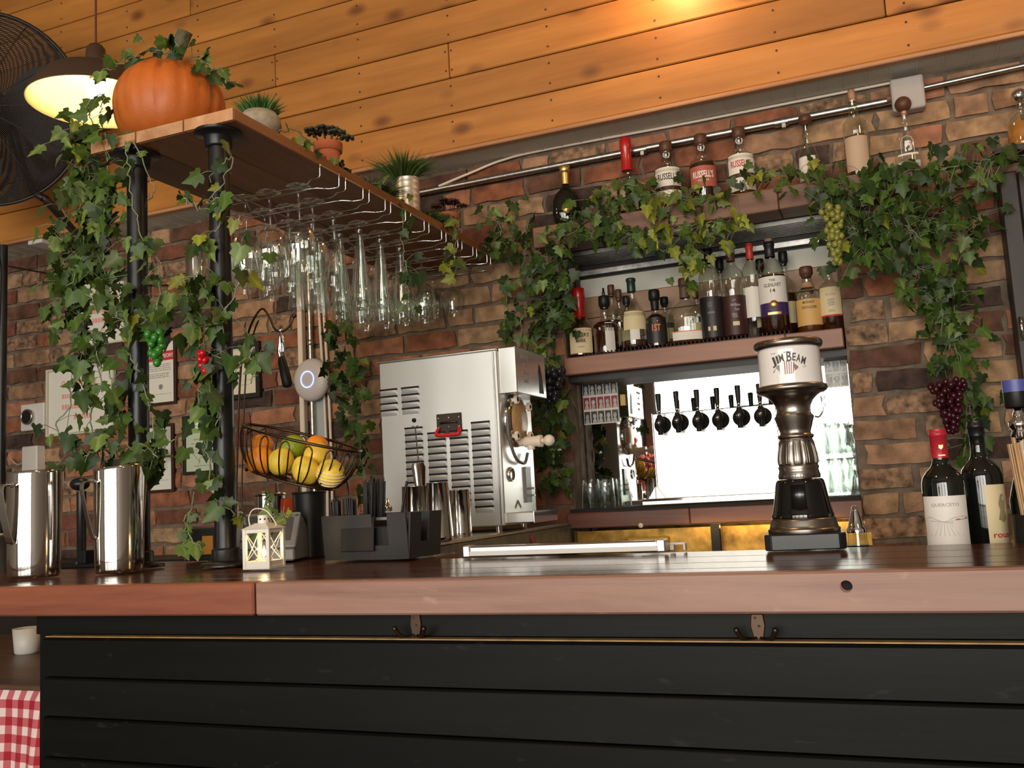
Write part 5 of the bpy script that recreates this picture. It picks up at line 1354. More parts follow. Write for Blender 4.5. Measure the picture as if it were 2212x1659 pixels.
tag(MB().add(vs, fs).build('bar_mat', blackrub), 'rumpled black rubber mat under the beer tap cabinet', 'mat')
ZBM = ZB1+0.013

# ---- bottles
SH = {
 'wax': [(0, 0), (.92, 0), (1, .02), (1, .02), (1, .36), (.95, .42), (.72, .48), (.50, .54), (.43, .58), (.41, .82), (.46, .84), (.46, .96), (.42, .97)],
 'square': [(0, 0), (0.92, 0), (1, .02), (1, .02), (1, .50), (.96, .56), (.62, .63), (.40, .66), (.34, .70), (.33, .86), (.37, .87), (.37, .90), (.33, .905), (.33, .94)],
 'tall': [(0, 0), (.93, 0), (1, .015), (1, .62), (.97, .68), (.80, .74), (.48, .785), (.36, .81), (.33, .84), (.32, .94), (.36, .945), (.36, .965), (.32, .97), (.32, .99)],
 'straight': [(0, 0), (.94, 0), (1, .02), (1, .60), (.93, .67), (.60, .73), (.42, .77), (.38, .80), (.36, .93), (.40, .94), (.40, .97), (.36, .98)],
 'bulb': [(0, 0), (.88, 0), (.96, .02), (1, .10), (1, .36), (.95, .48), (.82, .58), (.58, .66), (.34, .71), (.27, .75), (.25, .92), (.30, .93), (.30, .96), (.25, .97)],
 'onion': [(0, 0), (.55, 0), (.72, .03), (.92, .14), (1, .30), (.95, .46), (.74, .58), (.42, .66), (.27, .70), (.22, .76), (.22, .92), (.27, .93), (.27, .96), (.22, .97)],
 'wine': [(0, .01), (.5, .0), (.96, 0), (1, .012), (1, .60), (.985, .635), (.90, .675), (.72, .708), (.52, .735), (.41, .765), (.375, .80), (.36, .95), (.40, .953), (.40, .975), (.36, .98), (.36, 1.0)],
 'cone': [(0, 0), (.93, 0), (1, .02), (1, .10), (.98, .3), (.90, .46), (.70, .56), (.40, .66), (.30, .72), (.28, .92), (.33, .93), (.33, .96), (.28, .97)],
}
def rad(prof, f):
    for (r0, z0), (r1, z1) in zip(prof, prof[1:]):
        if z0 <= f <= z1 and z1 > z0: return r0+(r1-r0)*(f-z0)/(z1-z0)
    return prof[-1][0]
def bottle(label, px, ytop, w, Y, zb, shape, gm=None, liq=None, level=0.4, cap=None, labels=(), neck=None, group=None, flat=1.0, name='bottle', rot=0.0, H=None):
    c = at(px, 0, Y); p = at(px, ytop, Y); xb = p.x
    # the base sits straight below the cap
    s = mpp(Vector((xb, Y, (zb+p.z)/2))); R = w/2*s
    H = H or (p.z-zb); a0 = math.atan2(-xb, Y)+rot
    o = thing(name, label, 'bottle', (xb, Y, zb), a0, group); o['h'] = H; prof = SH[shape]
    ch = cap[1] if cap else 0.0
    zt_ = 1-ch if cap and cap[3] == 'top' else 1.0
    P = [(r*R, z*H*(zt_/prof[-1][1])) for r, z in prof]
    F = Matrix.Diagonal((1, flat, 1, 1))
    MB().lathe(P, 28, M=F).build('glass', gm or glassb, o)
    Hs = zt_/prof[-1][1]
    if liq:
        pl = [(max(0, r*R-0.0022), max(0.004, z*H*Hs)) for r, z in prof if z*Hs < level]; rl = rad(prof, level/Hs)*R-0.0022
        pl = [(0, 0.004)]+pl[1:]+[(rl, level*H), (rl, level*H), (0, level*H)]
        MB().lathe(pl, 24, M=F).build('liquid', liq, o)
    if cap:
        cm, chh, cr, kind = cap
        if kind == 'top':      # stopper standing on the neck
            z0 = (1-chh)*H; r = cr*R
            MB().lathe([(rad(prof, .99)*R*0.9, z0-0.012), (r*0.95, z0-0.001), (r, z0), (r, z0+chh*H*0.85), (r*0.9, z0+chh*H), (0, z0+chh*H)], 20).build('stopper', cm, o)
        else:                  # capsule drawn over the neck
            z0 = (1-chh)*H; pc = [(rad(prof, z0/H/Hs)*R+0.0012, z0)]
            for r, z in prof:
                if z*Hs*H > z0+0.002: pc.append((r*R+0.0014, z*Hs*H))
            pc += [(pc[-1][0], H+0.0005), (0, H+0.001)]
            MB().lathe(pc, 22).build('capsule', cm, o)
    if neck:
        nm_, f0, f1 = neck; MB().lathe([(rad(prof, f0/Hs)*R+0.0008, f0*H), (rad(prof, f1/Hs)*R+0.0008, f1*H)], 20).build('neck_band', nm_, o)
    for L in labels:
        lm_, f0, f1, ang, texts = L[:5]; off = L[5] if len(L) > 5 else 0.0; lift = L[6] if len(L) > 6 else 0.0006
        rr = [(rad(prof, (f0+(f1-f0)*i/3)/Hs)*R+lift, (f0+(f1-f0)*i/3)*H) for i in range(4)]
        lb = MB().lathe(rr, 14, M=F, a0=off-ang, a1=off+ang).build('label', lm_, o)
        for tx in texts:
            st, fc_, th_, tw, tm = tx[:5]; bo_ = tx[5] if len(tx) > 5 else 0.01
            Rl = rad(prof, fc_/Hs)*R+lift+0.0006
            fn0 = on_cyl(Rl, fc_*H, off)
            def fn(x, y, fn0=fn0): v = fn0(x, y); return Vector((v.x, v.y*flat, v.z))
            mb = MB(); put_text(mb, st, tw*R, th_*H, fn, bo_); mb.build('lettering', tm, lb)
    return o
def bars(o, R, z, spec, mt, nm='print', a0=0.0):
    """small printed patches on a round bottle: (angle centre, dz, width, height)"""
    mb = MB()
    for ac, dz_, w_, h_ in spec: mb.lathe([(R, z+dz_-h_/2), (R, z+dz_+h_/2)], 3, a0=a0+ac-w_/2/R, a1=a0+ac+w_/2/R)
    return mb.build(nm, mt, o)
g1 = 'spirit bottles on the middle niche shelf'; YR = 3.215; ZS1 = ZM1+0.012
bottle('squat bottle with red wax neck and cream label, leftmost on the middle shelf', 1248, 624, 58, YR, ZS1-0.006, 'wax', glassb, whiskyd, 0.30, (redwax, 0.43, 1, 'cap'), [(labelc, .04, .40, .95, [("MAKER'S", .30, .055, 1.25, ink, .02), ('MARK', .215, .05, .75, ink, .02), ('WHISKY', .13, .02, .5, ink, .0)])], group=g1)
o = bottle('dark whiskey bottle with chrome pour spout and lined white label on the middle shelf', 1304, 640, 56, YR, ZS1-0.006, 'square', glassb, whiskyd, 0.55, (blackp, 0.16, .44, 'top'), [(labelw, .02, .52, .38, [], .30)], group=g1)
H = o['h']; R = 28*mpp(o.location)
MB().lathe([(0.008, H), (0.006, H+0.006), (0.0065, H+0.014), (0.004, H+0.018), (0.0035, H+0.030), (0, H+0.031)], 12).build('pour_spout', chrome, o)
bars(o, R+0.0012, 0.0, [(-0.05+0.1*i, H*0.24, 0.0010, H*0.36) for i in range(7)]+[(0.0+0.2*i, H*(.46-.03*j), 0.003, 0.004) for i in range(3) for j in range(3)], inkg, 'printed_lines', 0.0)
mb = MB(); put_text(mb, 'R', 0.008, 0.010, on_cyl(R+0.0012, H*0.42, -0.45), .03); mb.build('lettering', inkw, o)
bottle('bottle with dark green capsule and torn cream label in the middle shelf row', 1362, 602, 60, YR, ZS1, 'cone', glassb, whiskyd, 0.12, (plain('green_capsule', (0.012, 0.035, 0.022), 0.35), 0.19, 1, 'cap'), [(labelc, .26, .52, .95, [], 0.12), (labelw, .12, .26, .35, [], .05)], group=g1)
o = bottle('short black bottle with orange lettering in the middle shelf row', 1412, 627, 47, YR, ZS1, 'square', glassb, whiskyd, 0.57, (blackp, 0.16, .52, 'top'), [(labelk, .06, .50, 1.2, [('1ST', .32, .12, .8, inkor, .02)])], neck=(blackp, .66, .80), group=g1)
bottle('round-bodied clear flask bottle with low orange-edged label in the middle shelf row', 1476, 602, 80, YR, ZS1, 'bulb', glassb, whisky, 0.10, (cork, 0.11, .30, 'top'), [(labelw, .05, .17, .9, []), (inkor, .17, .185, 1.0, [])], neck=(plain('brown_neck', (0.12, 0.07, 0.04), 0.5), .70, .90), group=g1, flat=0.6)
for px, lab, sc in ((1528, 'tall clear bottle with dark label and antler mark in the middle shelf row', 'antler'), (1576, 'tall clear bottle with dark label and script name in the middle shelf row', 'script')):
    o = bottle(lab, px, 538, 52, YR, ZS1, 'tall', glassb, whiskyd, 0.46, (blackp if sc == 'antler' else cork, 0.16 if sc == 'antler' else 0.14, 1, 'cap'), [], group=g1)
    H = o['h']; R = 26*mpp(o.location)
    lb = patch(R+0.0006, H*.03, H*.46, -1.3, 1.3, 16).build('label', labelm if sc == 'script' else labelk, o)
    if sc == 'antler':
        mb = MB()
        for s_ in (-1, 0, 1):
            f = on_cyl(R+0.0016, H*.37, -0.18); mb.tube([f(s_*0.003, -0.008), f(s_*0.006, 0.0), f(s_*0.0045, 0.011)], 0.0007, 4)
        mb.build('antler_mark', inkl, lb); mb = MB(); put_text(mb, 'LODGE', 0.024, 0.006, on_cyl(R+0.0013, H*.29, -0.1)); mb.build('lettering', inkl, lb)
        bars(lb, R+0.0012, H*.12, [(-0.35, 0, 0.008, 0.014), (0.1, 0, 0.011, 0.016)], labelc)
    else:
        mb = MB(); put_text(mb, 'William', 0.032, 0.010, on_cyl(R+0.0013, H*.355, 0.1), 0, .3); put_text(mb, 'Port', 0.016, 0.010, on_cyl(R+0.0013, H*.305, 0.2), 0, .3); mb.build('lettering', inkl, lb)
        mb = MB()
        for k in range(4): f = on_cyl(R+0.0014, H*.40+0.003*(k % 2), 0.0); mb.ball(f(-0.0045+0.003*k, 0), 0.002, 6, 4)
        mb.build('leaf_mark', inkl, lb); bars(lb, R+0.0012, H*.15, [(0.05, 0, 0.022, 0.014)], labelc); bars(lb, R+0.0012, H*.24, [(-0.05+0.02*i, 0.006-0.004*i, 0.018, 0.0012) for i in range(4)], inkl, 'fine_print')
bottle('tall clear bottle with bright red cap and plain white label in the middle shelf row', 1617, 527, 44, 3.235, ZS1, 'tall', glassb, None, 0, (plain('coral_capsule', (0.55, 0.045, 0.03), 0.4), 0.17, 1, 'cap'), [(labelw, .20, .52, 1.0, [])], group=g1)
o = bottle('tall whisky with white label, purple band and gold medal in the middle shelf row', 1660, 523, 61, YR, ZS1, 'tall', glassb, whiskyd, 0.62, (labelk, 0.17, 1, 'cap'), [(labelw, .27, .60, 1.15, [('THE', .555, .025, .42, ink), ('GLENLIVET', .505, .038, 1.22, ink, .01), ('14', .445, .04, .34, ink, .01)]), (purple, .18, .32, 1.17, [], 0, .0009)], group=g1)
H = o['h']; R = 30.5*mpp(o.location)
MB().lathe([(0, 0.0022), (0.0125, 0.002), (0.0135, 0.0)], 22, M=Matrix.Translation((0, -R-0.0008, H*.30)) @ RX(PI/2)).build('medal', gold, o); bars(o, R+0.0018, H*.205, [(0, 0, 0.046, 0.008)], gold, 'gold_strip')
MB().lathe([(0.0, H), (0.013, H), (0.013, H), (0.013, H+0.010), (0, H+0.011)], 18).build('cork_top', corkl, o)
o = bottle('whisky with ochre label and wide cork stopper near the right of the middle shelf', 1740, 577, 57, YR, ZS1-0.010, 'straight', glassb, whisky, 0.30, (cork, 0.11, .50, 'top'), [(labelo, .10, .49, 1.15, [('MONKEY', .44, .04, .9, ink, .01), ('SHOULDER', .365, .04, 1.15, ink, .01)])], neck=(corkl, .68, .76), group=g1)
MB().ball((0.012, -0.021, o['h']*.60), 0.006, 10, 6, (1, .4, 1)).build('badge', blackm, o)
o = bottle('whisky with cream label and red foot band at the right end of the middle shelf', 1788, 581, 50, YR, ZS1-0.010, 'tall', glassb, whiskyd, 0.30, None, [(labelc, .24, .68, 1.0, []), (inkr, .215, .24, 1.02, [])], group=g1)
H = o['h']; bars(o, 25*mpp(o.location)+0.0012, H*.44, [(-0.35+0.14*i, H*.12, 0.002, 0.008) for i in range(6)]+[(0, H*(.04-.03*i), 0.022-0.003*(i%2), 0.003) for i in range(4)]+[(-.2+.1*i, -H*.14, 0.0018, 0.009) for i in range(5)], inkg)
for px, yt, w_, cm, lab in ((1319, 616, 34, cork, 'slim cork-stoppered bottle behind the chrome pour spout'), (1335, 626, 32, cork, 'lower cork-stoppered bottle behind the green-capped one'), (1434, 642, 40, blackp, 'black-capped bottle behind the short black bottle'), (1502, 622, 36, cork, 'cork-stoppered bottle behind the round flask bottle'), (1690, 544, 44, blackp, 'dark-capped bottle half hidden behind the white and purple label'), (1640, 560, 40, blackp, 'black-capped bottle in the second row right of the red cap'), (1352, 640, 36, blackp, 'short black-capped bottle in the second row left of the green cap'), (1553, 560, 40, blackp, 'dark bottle in the second row between the two dark labels')):
    bottle(lab, px, yt, w_, 3.295, ZS1-0.004, 'tall', glassb, whiskyd, 0.5, (cm, 0.12, .45, 'top'), [(labelc, .15, .4, .9, [])], group='second row of bottles on the middle niche shelf')

# top shelf
g2 = 'whiskey bottles on the top shelf'; Y2 = 3.11
o = bottle('round dark cognac bottle with gold neck and medallion, leftmost on the top shelf', 1219, 360, 64, Y2, ZU1, 'onion', glassdk, None, 0, (gold, 0.09, .36, 'top'), [], neck=(gold, .70, .90), group=g2, flat=0.55)
H = o['h']; R = 32*mpp(o.location)
mb = MB()
for k in range(14): a = 2*PI*k/14; mb.tube([(0.018*cos(a), -R*0.52, H*.30+0.018*sin(a)), (0.038*cos(a), -R*0.40, H*.30+0.036*sin(a))], [0.003, 0.0008], 6)
mb.build('sun_rays', glassdk, o)
MB().lathe([(0, 0.004), (0.016, 0.003), (0.0175, 0.0)], 22, M=Matrix.Translation((0, -R*0.545, H*.28)) @ RX(PI/2) @ Matrix.Diagonal((1, 1.25, 1, 1))).build('medallion', gold, o)
bottle('bottle with red wax neck half buried in ivy on the top shelf', 1350, 300, 52, Y2, ZU1, 'wax', glassb, whiskyd, 0.38, (redwax, 0.42, 1, 'cap'), [(labelc, .05, .36, .8, [])], group=g2)
for px, yt, bm_, lm_, tm, lab, extra in ((1437, 308, cork, labelw, ink, 'white labelled whiskey bottle with plain lettering behind yellow ivy leaves on the top shelf', 0), (1512, 292, cork, labelr, inkw, 'rust-red labelled whiskey bottle on the top shelf', 1), (1594, 277, cork, labelw, inkr, 'white labelled whiskey bottle with a boxed number on the top shelf, rightmost of three', 2)):
    ls = [(lm_, .30 if extra != 1 else .20, .58 if extra != 1 else .50, 1.15, [("RUSSELL'S", .44 if extra != 1 else .38, .10, 1.62, tm if extra != 0 else ink, .02)]+([('RESERVE', .29, .025, .8, inkw)] if extra == 1 else []))]
    if extra != 1: ls += [(lm_, .06, .24, 1.15, ([('10', .155, .085, .32, ink, .02)] if extra == 2 else [])), (labelm, .24, .30, 1.15, [])]
    o = bottle(lab, px, yt, 58, Y2, ZU1, 'straight', glassb, whiskyd if extra == 1 else whisky, 0.56 if extra == 1 else 0.08, (bm_, 0.13, .48, 'top'), ls, group=g2)
    H = o['h']; MB().lathe([(0.0075, 0.0), (0.0105, 0.0012), (0.0125, 0)], 20, M=Matrix.Translation((0, -0.0135, H*.80)) @ RX(PI/2)).build('neck_seal', inkl, o)
    if extra == 2:
        R = 29*mpp(o.location); f = on_cyl(R+0.0012, H*.155, 0); mb = MB()
        mb.tube([f(-0.009, -0.011), f(0.009, -0.011), f(0.009, 0.011), f(-0.009, 0.011)], 0.0005, 4, closed=True); mb.build('number_box', inkg, o)
bottle('slim bottle with flat cork and small white label behind ivy on the top shelf', 1738, 252, 46, Y2, ZU1, 'cone', glassb, None, 0, (cork, 0.08, .60, 'top'), [(labelw, .06, .40, .9, [], -.2)], group=g2)
bottle('long-necked clear bottle with a buff label on the top shelf right of the ivy gap', 1838, 195, 52, Y2, ZU1, 'straight', glassb, whiskyd, 0.04, (corkl, 0.10, .30, 'top'), [(plain('label_buff', (0.50, 0.36, 0.25), 0.6), .06, .44, 1.05, [])], group=g2)
o = bottle('clear flask bottle with a seven and a wooden ball stopper on the top shelf', 1952, 240, 56, Y2, ZU1, 'cone', glassc, None, 0, None, [(labelw, .22, .25, .8, []), (inkl, .02, .12, .9, [])], group=g2, flat=0.7)
H = o['h']; R = 28*mpp(o.location)
mb = MB(); put_text(mb, '7', 0.014, 0.022, on_cyl(R*0.93, H*.40, 0), .05); mb.xform(Matrix.Diagonal((1, .74, 1, 1))); mb.build('numeral', inkw, o)
fr_ = on_cyl(R*0.9, H*.28, 0); mb = MB(); mb.tube([fr_(-0.019, -0.02), fr_(-0.019, 0.03), fr_(-0.013, 0.045), fr_(0, 0.05), fr_(0.013, 0.045), fr_(0.019, 0.03), fr_(0.019, -0.03)], 0.0016, 6); mb.xform(Matrix.Diagonal((1, .74, 1, 1))); mb.build('arch_outline', inkl, o)
MB().ball((0, 0, H+0.022), 0.025, 18, 12).build('ball_stopper', cork, o); MB().cyl((0, 0, H-0.016), (0, 0, H+0.004), 0.0085, n=12).build('stopper_peg', corkl, o)
o = bottle('glowing amber bottle with a steel ball stopper at the right edge of the photo', 2202, 215, 62, 3.11, ZU1+0.006, 'bulb', glassb, plain('amber_glow_liquid', (0.75, 0.33, 0.06), 0.08, trans=0.5), 0.5, None, [], group=g2)
MB().ball((0, 0, o['h']+0.012), 0.022, 18, 12).build('ball_stopper', chrome, o)
o = thing('wall_bracket_shelf', 'small dark ledge under the amber bottle at the right edge', 'shelf', (at(2202, 300, 3.11).x, 3.11, ZU1-0.012)); MB().box((0, 0.0, 0.009), (0.16, 0.13, 0.018)).build('ledge', darkpl, o, bevel=0.002)

# ---- galvanised conduit, soffit cable and junction box along the top of the wall
o = thing('galvanised_conduit', 'silver galvanised conduit running along the brick wall under the soffit', 'conduit', (0, YW-0.035, 0))
pA = at(948, 408, YW-0.035); pB = at(1925, 217, YW-0.035)
MB().tube([pA-Vector((0.25, YW-0.035, 0.002)), pA-Vector((0, YW-0.035, 0)), pB-Vector((0, YW-0.035, 0))], 0.0125, 14).build('tube', galv, o)
for px, py in ((1384, 324), (1688, 264)):
    q = at(px, py, YW-0.035); mb = MB(); mb.cyl((q.x-0.022, 0, q.z), (q.x+0.022, 0, q.z), 0.0155, n=14); mb.box((q.x+0.008, -0.012, q.z-0.018), (0.012, 0.012, 0.014)); mb.build('coupling', galv, o)
pC = at(1995, 190, 3.14); pD = at(2230, 138, 3.14)
o2 = tag(MB().tube([pC, pD], 0.0085, 10).build('conduit', galv), 'thin silver conduit leaving the white junction box to the right', 'conduit')
o = tag(MB().tube(smoothpath([at(948, 402, YW-0.045), at(1020, 372, YW-0.03), at(1085, 346, YW-0.02), at(1180, 323, YW-0.012), at(1500, 263, YW-0.012), at(1930, 178, YW-0.012)], 30), 0.005, 7).build('white_cable', creamp), 'cream cable running along the soffit edge above the bottles', 'cable')
c = at(1961, 201, 3.12); o = thing('junction_box', 'white square junction box at the top right of the brick wall', 'junction box', c)
MB().box((0, 0.02, 0), (0.098, 0.05, 0.108)).build('body', plain('junction_grey', (0.42, 0.39, 0.37), 0.5), o, bevel=0.008, seg=2)
MB().cyl((-0.062, 0.02, 0.0), (-0.046, 0.02, 0.0), 0.012, n=12).build('gland', plain('brown_gland', (0.16, 0.08, 0.05), 0.6), o)

# ================================================================ BEER TAPS AND GLASSES IN THE NICHE
YT = 3.20
tl = at(1408, 890, YT); tr = at(1676, 876, YT); TX0, TX1 = tl.x, tr.x
TZ1 = (tl.z+tr.z)/2; TZ0 = ZBM
tc = thing('beer_tap_cabinet', 'stainless beer tap cabinet with six black taps in front of the mirror', 'beer taps', (TX0, YT, TZ0))
TW = TX1-TX0; TH_ = TZ1-TZ0
MB().box((TW/2, 0.05, TH_/2), (TW, 0.10, TH_)).build('cabinet', plain('tap_cabinet_steel', (0.60, 0.585, 0.55), 0.30, 1.0), tc, bevel=0.003)
for x in (0.0, TW): MB().tube([(x, -0.002, 0), (x, -0.002, TH_)], 0.0025, 6).build('edge_trim', chrome, tc)
mb = MB(); mb.prism([(0.0, 0.012), (0.0, 0.062), (-0.032, 0.012)], 1, -0.03, 0.004); mb.prism([(0.002, 0.012), (0.036, 0.012), (0.002, 0.062)], 1, -0.03, -0.002); mb.build('gusset', steelm, tc)
dy_ = at(1395, 1085, 3.15); tray = MB().box((TW/2-0.012, -0.045, 0.012), (TW+0.05, 0.075, 0.022)).build('drip_tray', steelm, tc, bevel=0.003)
MB().box((TW/2-0.012, -0.0835, 0.018), (TW+0.046, 0.002, 0.006)).build('tray_lip', chrome, tray)
fm = {}
def faucet(px, py):
    p = at(px, py, YT); x = p.x-TX0; z = p.z-TZ0
    if not fm:
        mb = MB().lathe([(0.029, 0.0), (0.029, 0.006), (0.026, 0.010), (0.012, 0.012), (0.011, 0.035)], 24, M=RX(PI/2)); fm['shank'] = mb.mesh('shank_collar', blackp)
        mb = MB().lathe([(0, -0.030), (0.008, -0.030), (0.0085, -0.028), (0.009, -0.004), (0.0145, 0.004), (0.016, 0.014), (0.0145, 0.024), (0.009, 0.030), (0.0095, 0.034), (0.006, 0.038), (0, 0.038)], 18, (0, -0.042, -0.006)); fm['body'] = mb.mesh('faucet_body', blackp)
        fm['cap'] = MB().lathe([(0, 0.004), (0.007, 0.003), (0.0085, 0.0)], 16, (-0.002, -0.058, 0.004), M=RX(PI/2)).mesh('chrome_cap', chrome)
        mb = MB().lathe([(0.0055, 0.030), (0.0055, 0.046), (0.0065, 0.048), (0.0065, 0.052), (0.005, 0.053)], 14, (0, -0.042, -0.006)); fm['ferrule'] = mb.mesh('ferrule', chrome)
        mb = MB().lathe([(0.006, 0.050), (0.0075, 0.062), (0.0092, 0.095), (0.0095, 0.108), (0.0085, 0.111), (0, 0.112)], 16, (0, -0.042, -0.006)); fm['handle'] = mb.mesh('tap_handle', blackp)
    sk = link('shank_collar', fm['shank'], tc, (x, 0, z))
    b = link('faucet', fm['body'], tc, (x, 0, z)); link('chrome_cap', fm['cap'], b); link('ferrule', fm['ferrule'], b); link('tap_handle', fm['handle'], b)
for px, py in ((1432, 918), (1470, 913), (1514, 910), (1557, 907), (1602, 902), (1648, 899)): faucet(px, py)

def cards(name, label, px0, py0, px1, py1, Y, cols, rows, mats, frm):
    a = at(px0, py0, Y); b = at(px1, py1, Y); w_ = b.x-a.x; h_ = a.z-b.z
    o = thing(name, label, 'photo strip', ((a.x+b.x)/2, Y, (a.z+b.z)/2))
    MB().box((0, 0.001, 0), (w_, 0.0015, h_)).build('strip_backing', frm, o)
    rr = random.Random(px0)
    for j in range(rows):
        for i in range(cols):
            x = -w_/2+w_*(i+0.5)/cols; z = h_/2-h_*(j+0.5)/rows
            k = MB().box((x, -0.0006, z), (w_/cols*0.86, 0.001, h_/rows*0.84)).build('photo', mats[j], o)
            mb = MB(); cw, chh = w_/cols, h_/rows; ox = rr.uniform(-.1, .1)*cw
            mb.ball((x+ox, -0.0014, z+chh*0.06), chh*0.15, 8, 6, (1, 0.05, 1.2))
            mb.poly([(x+ox-cw*0.30, -0.0014, z-chh*0.41), (x+ox+cw*0.30, -0.0014, z-chh*0.41), (x+ox+cw*0.22, -0.0014, z-chh*0.17), (x+ox, -0.0014, z-chh*0.06), (x+ox-cw*0.22, -0.0014, z-chh*0.17)])
            mb.build('portrait_print', photol if (i+j) % 2 == 0 else inkl, k)
    return o
redback = plain('photo_red_backdrop', (0.30, 0.03, 0.04), 0.4)
o = cards('photo_strips', 'three rows of small photo booth strips at the left end of the mirror', 1257, 828, 1338, 912, 3.303, 5, 3, [photog, redback, photog], labelw)
box('yellow_ticket', (0.085, -0.002, 0.002), (0.018, 0.001, 0.04), plain('ticket_yellow', (0.62, 0.42, 0.12), 0.6), o)
cards('photo_strips', 'pale grey photo booth strips at the right end of the mirror behind the tall dispenser', 1779, 776, 1834, 833, 3.300, 3, 2, [photol, photol], labelw)

# tumblers upside down at the left, fluted soda glasses at the right
tum = MB().lathe([(0.026, 0.085), (0.0, 0.085), (0.0, 0.085), (0.026, 0.085), (0.028, 0.080), (0.034, 0.0), (0.0325, 0.0), (0.026, 0.078), (0, 0.078)], 24).mesh('glass_wall', glassc)
def tumbler(px, Y, lev, lab):
    p = at(px, 1080, Y); o = thing('tumbler', lab, 'glass', (p.x, Y, ZBM+lev*0.058), 0, 'stacked tumblers at the left end of the lowest shelf'); link('glass_wall', tum, o)
tumbler(1277, 3.19, 0, 'clear tumbler upside down at the left front of the lowest niche shelf')
tumbler(1309, 3.20, 0, 'clear tumbler upside down beside the tap cabinet side of the tumbler stack')
tumbler(1278, 3.19, 0.30, 'upper clear tumbler nested over the left one of the stack')
tumbler(1310, 3.20, 0.30, 'upper clear tumbler nested over the right one of the stack')
vs = []; fs = []; prof = [(0.024, 0.0), (0.032, 0.001), (0.0325, 0.004), (0.031, 0.012), (0.034, 0.020), (0.033, 0.050), (0.026, 0.090), (0.022, 0.115), (0.027, 0.132), (0.030, 0.142), (0.0285, 0.143), (0.024, 0.130), (0.020, 0.115), (0.024, 0.09), (0.030, 0.05), (0.029, 0.014), (0.0, 0.012)]
n = 48
for i, (r, z) in enumerate(prof):
    fl_ = 0.035 if 4 <= i <= 7 else 0.0
    for j in range(n): a = 2*PI*j/n; q = r*(1+fl_*cos(a*12)); vs.append((q*cos(a), q*sin(a), z))
for i in range(len(prof)-1):
    for j in range(n): fs.append((i*n+j, i*n+(j+1) % n, (i+1)*n+(j+1) % n, (i+1)*n+j))
soda = MB().add(vs, fs, True).mesh('glass_wall', glassc)
zsh = at(1820, 985, 3.22).z
for lev, zz in ((0, ZBM), (1, zsh)):
    for k, (px, Y) in enumerate(((1779, 3.21), (1829, 3.20), (1806, 3.268), (1848, 3.268))):
        p = at(px, 1030, Y); sc = (zsh-ZBM-0.006)/0.143
        if lev == 1: sc = min(sc, 0.78)
        o = thing('soda_glass', 'clear fluted soda glass, %s tier, %s' % ('lower' if lev == 0 else 'upper', ('front left', 'front right beside the bricks', 'back left', 'back right')[k]), 'glass', (p.x, Y, zz), 0.3*k, 'fluted soda glasses stacked at the right end of the lowest shelf')
        g = link('glass_wall', soda, o); g.scale = (0.88, 0.88, sc)
xs0 = at(1757, 1000, 3.24).x
tag(MB().box(((xs0+NX1)/2, 3.24, zsh-0.004), (NX1-xs0, 0.15, 0.005)).build('glass_tray', glassc), 'clear tray between the two tiers of soda glasses', 'tray')
# steel supply tube and under-shelf amber-lit bay
bay = struct('trim_6', MB().box(((NX0+NX1)/2, 3.178, 0.99), (0.99, 0.006, 0.12)), ambers)
light('bay_lamp', 'AREA', (-0.42, 3.06, ZB0-0.008), 0.35, (1.0, 0.55, 0.12), 0.5, 0.03, target=(-0.42, 3.20, 0.95))
o = thing('under_shelf_cooler', 'dark glass-fronted cooler glowing amber under the lowest niche shelf', 'cooler', (0, 0, 0))
mb = MB()
for px in (1548, 1237): q = at(px, 1165, 3.16); mb.box((q.x, 3.155, 0.95), (0.028, 0.03, 0.22))
mb.build('door_post', blackp, o); q = at(1555, 1165, 3.14); MB().cyl((q.x+0.004, 3.136, 0.86), (q.x+0.004, 3.136, 1.055), 0.003, n=8).build('door_handle', chrome, o)
MB().box((at(1400, 1165, 3.16).x, 3.158, 1.00), (0.14, 0.02, 0.05)).build('crate', plain('yellow_crate', (0.55, 0.32, 0.03), 0.5), o, bevel=0.003)

# ================================================================ TALL DISPENSER AND BOTTLES ON THE RIGHT OF THE BAR
YD = 1.745
base = at(1738, 1188, YD)
dcx = at(1735, 1120, YD).x
o = thing('dispenser_tower', 'tall pewter and black dispenser with a printed white tub, standing on the bar', 'dispenser', (dcx, YD, ZC), math.atan2(-dcx, YD))
s = mpp((dcx, YD, ZC+0.1))
Zp = lambda py: at(1737-0.097*(1186-py), py, YD).z-ZC
zoff = -Zp(1186)
def LZ(py): return Zp(py)+zoff
def lp_(rows): return [(w*s, LZ(y)) for w, y in rows]
bw = 164*s
pts = [(-bw/2, -bw*0.36), (-bw*0.42, -bw*0.44), (bw*0.42, -bw*0.44), (bw/2, -bw*0.36), (bw/2, bw*0.36), (bw*0.42, bw*0.44), (-bw*0.42, bw*0.44), (-bw/2, bw*0.36)]
MB().prism(pts, 2, 0, LZ(1152)).build('base_block', plain('base_black', (0.010, 0.011, 0.012), 0.35), o, bevel=0.002)
MB().lathe(lp_([(74, 1153), (75, 1150), (75, 1144), (75, 1144), (72, 1142), (70, 1136), (68, 1126), (66, 1121), (0, 1119)]), 48).build('base_ring', pewter, o)
MB().lathe(lp_([(64, 1121), (65, 1116), (63, 1110), (60, 1098), (55, 1070), (52, 1050), (50, 1042), (47, 1038), (0, 1036)]), 48).build('black_foot', blackg, o)
col = MB().lathe(lp_([(43, 1037), (44, 1033), (44, 1028), (42, 1022), (41, 1017), (43, 1012), (41, 1008)]), 40).build('inscribed_ring', pewter, o)
mb = MB(); put_text(mb, 'EST. 1795', 44*s, 7*s, on_cyl(44*s+0.0006, LZ(1030)), .02); mb.build('lettering', plain('engraving', (0.07, 0.05, 0.035), 0.4, 0.6), col)
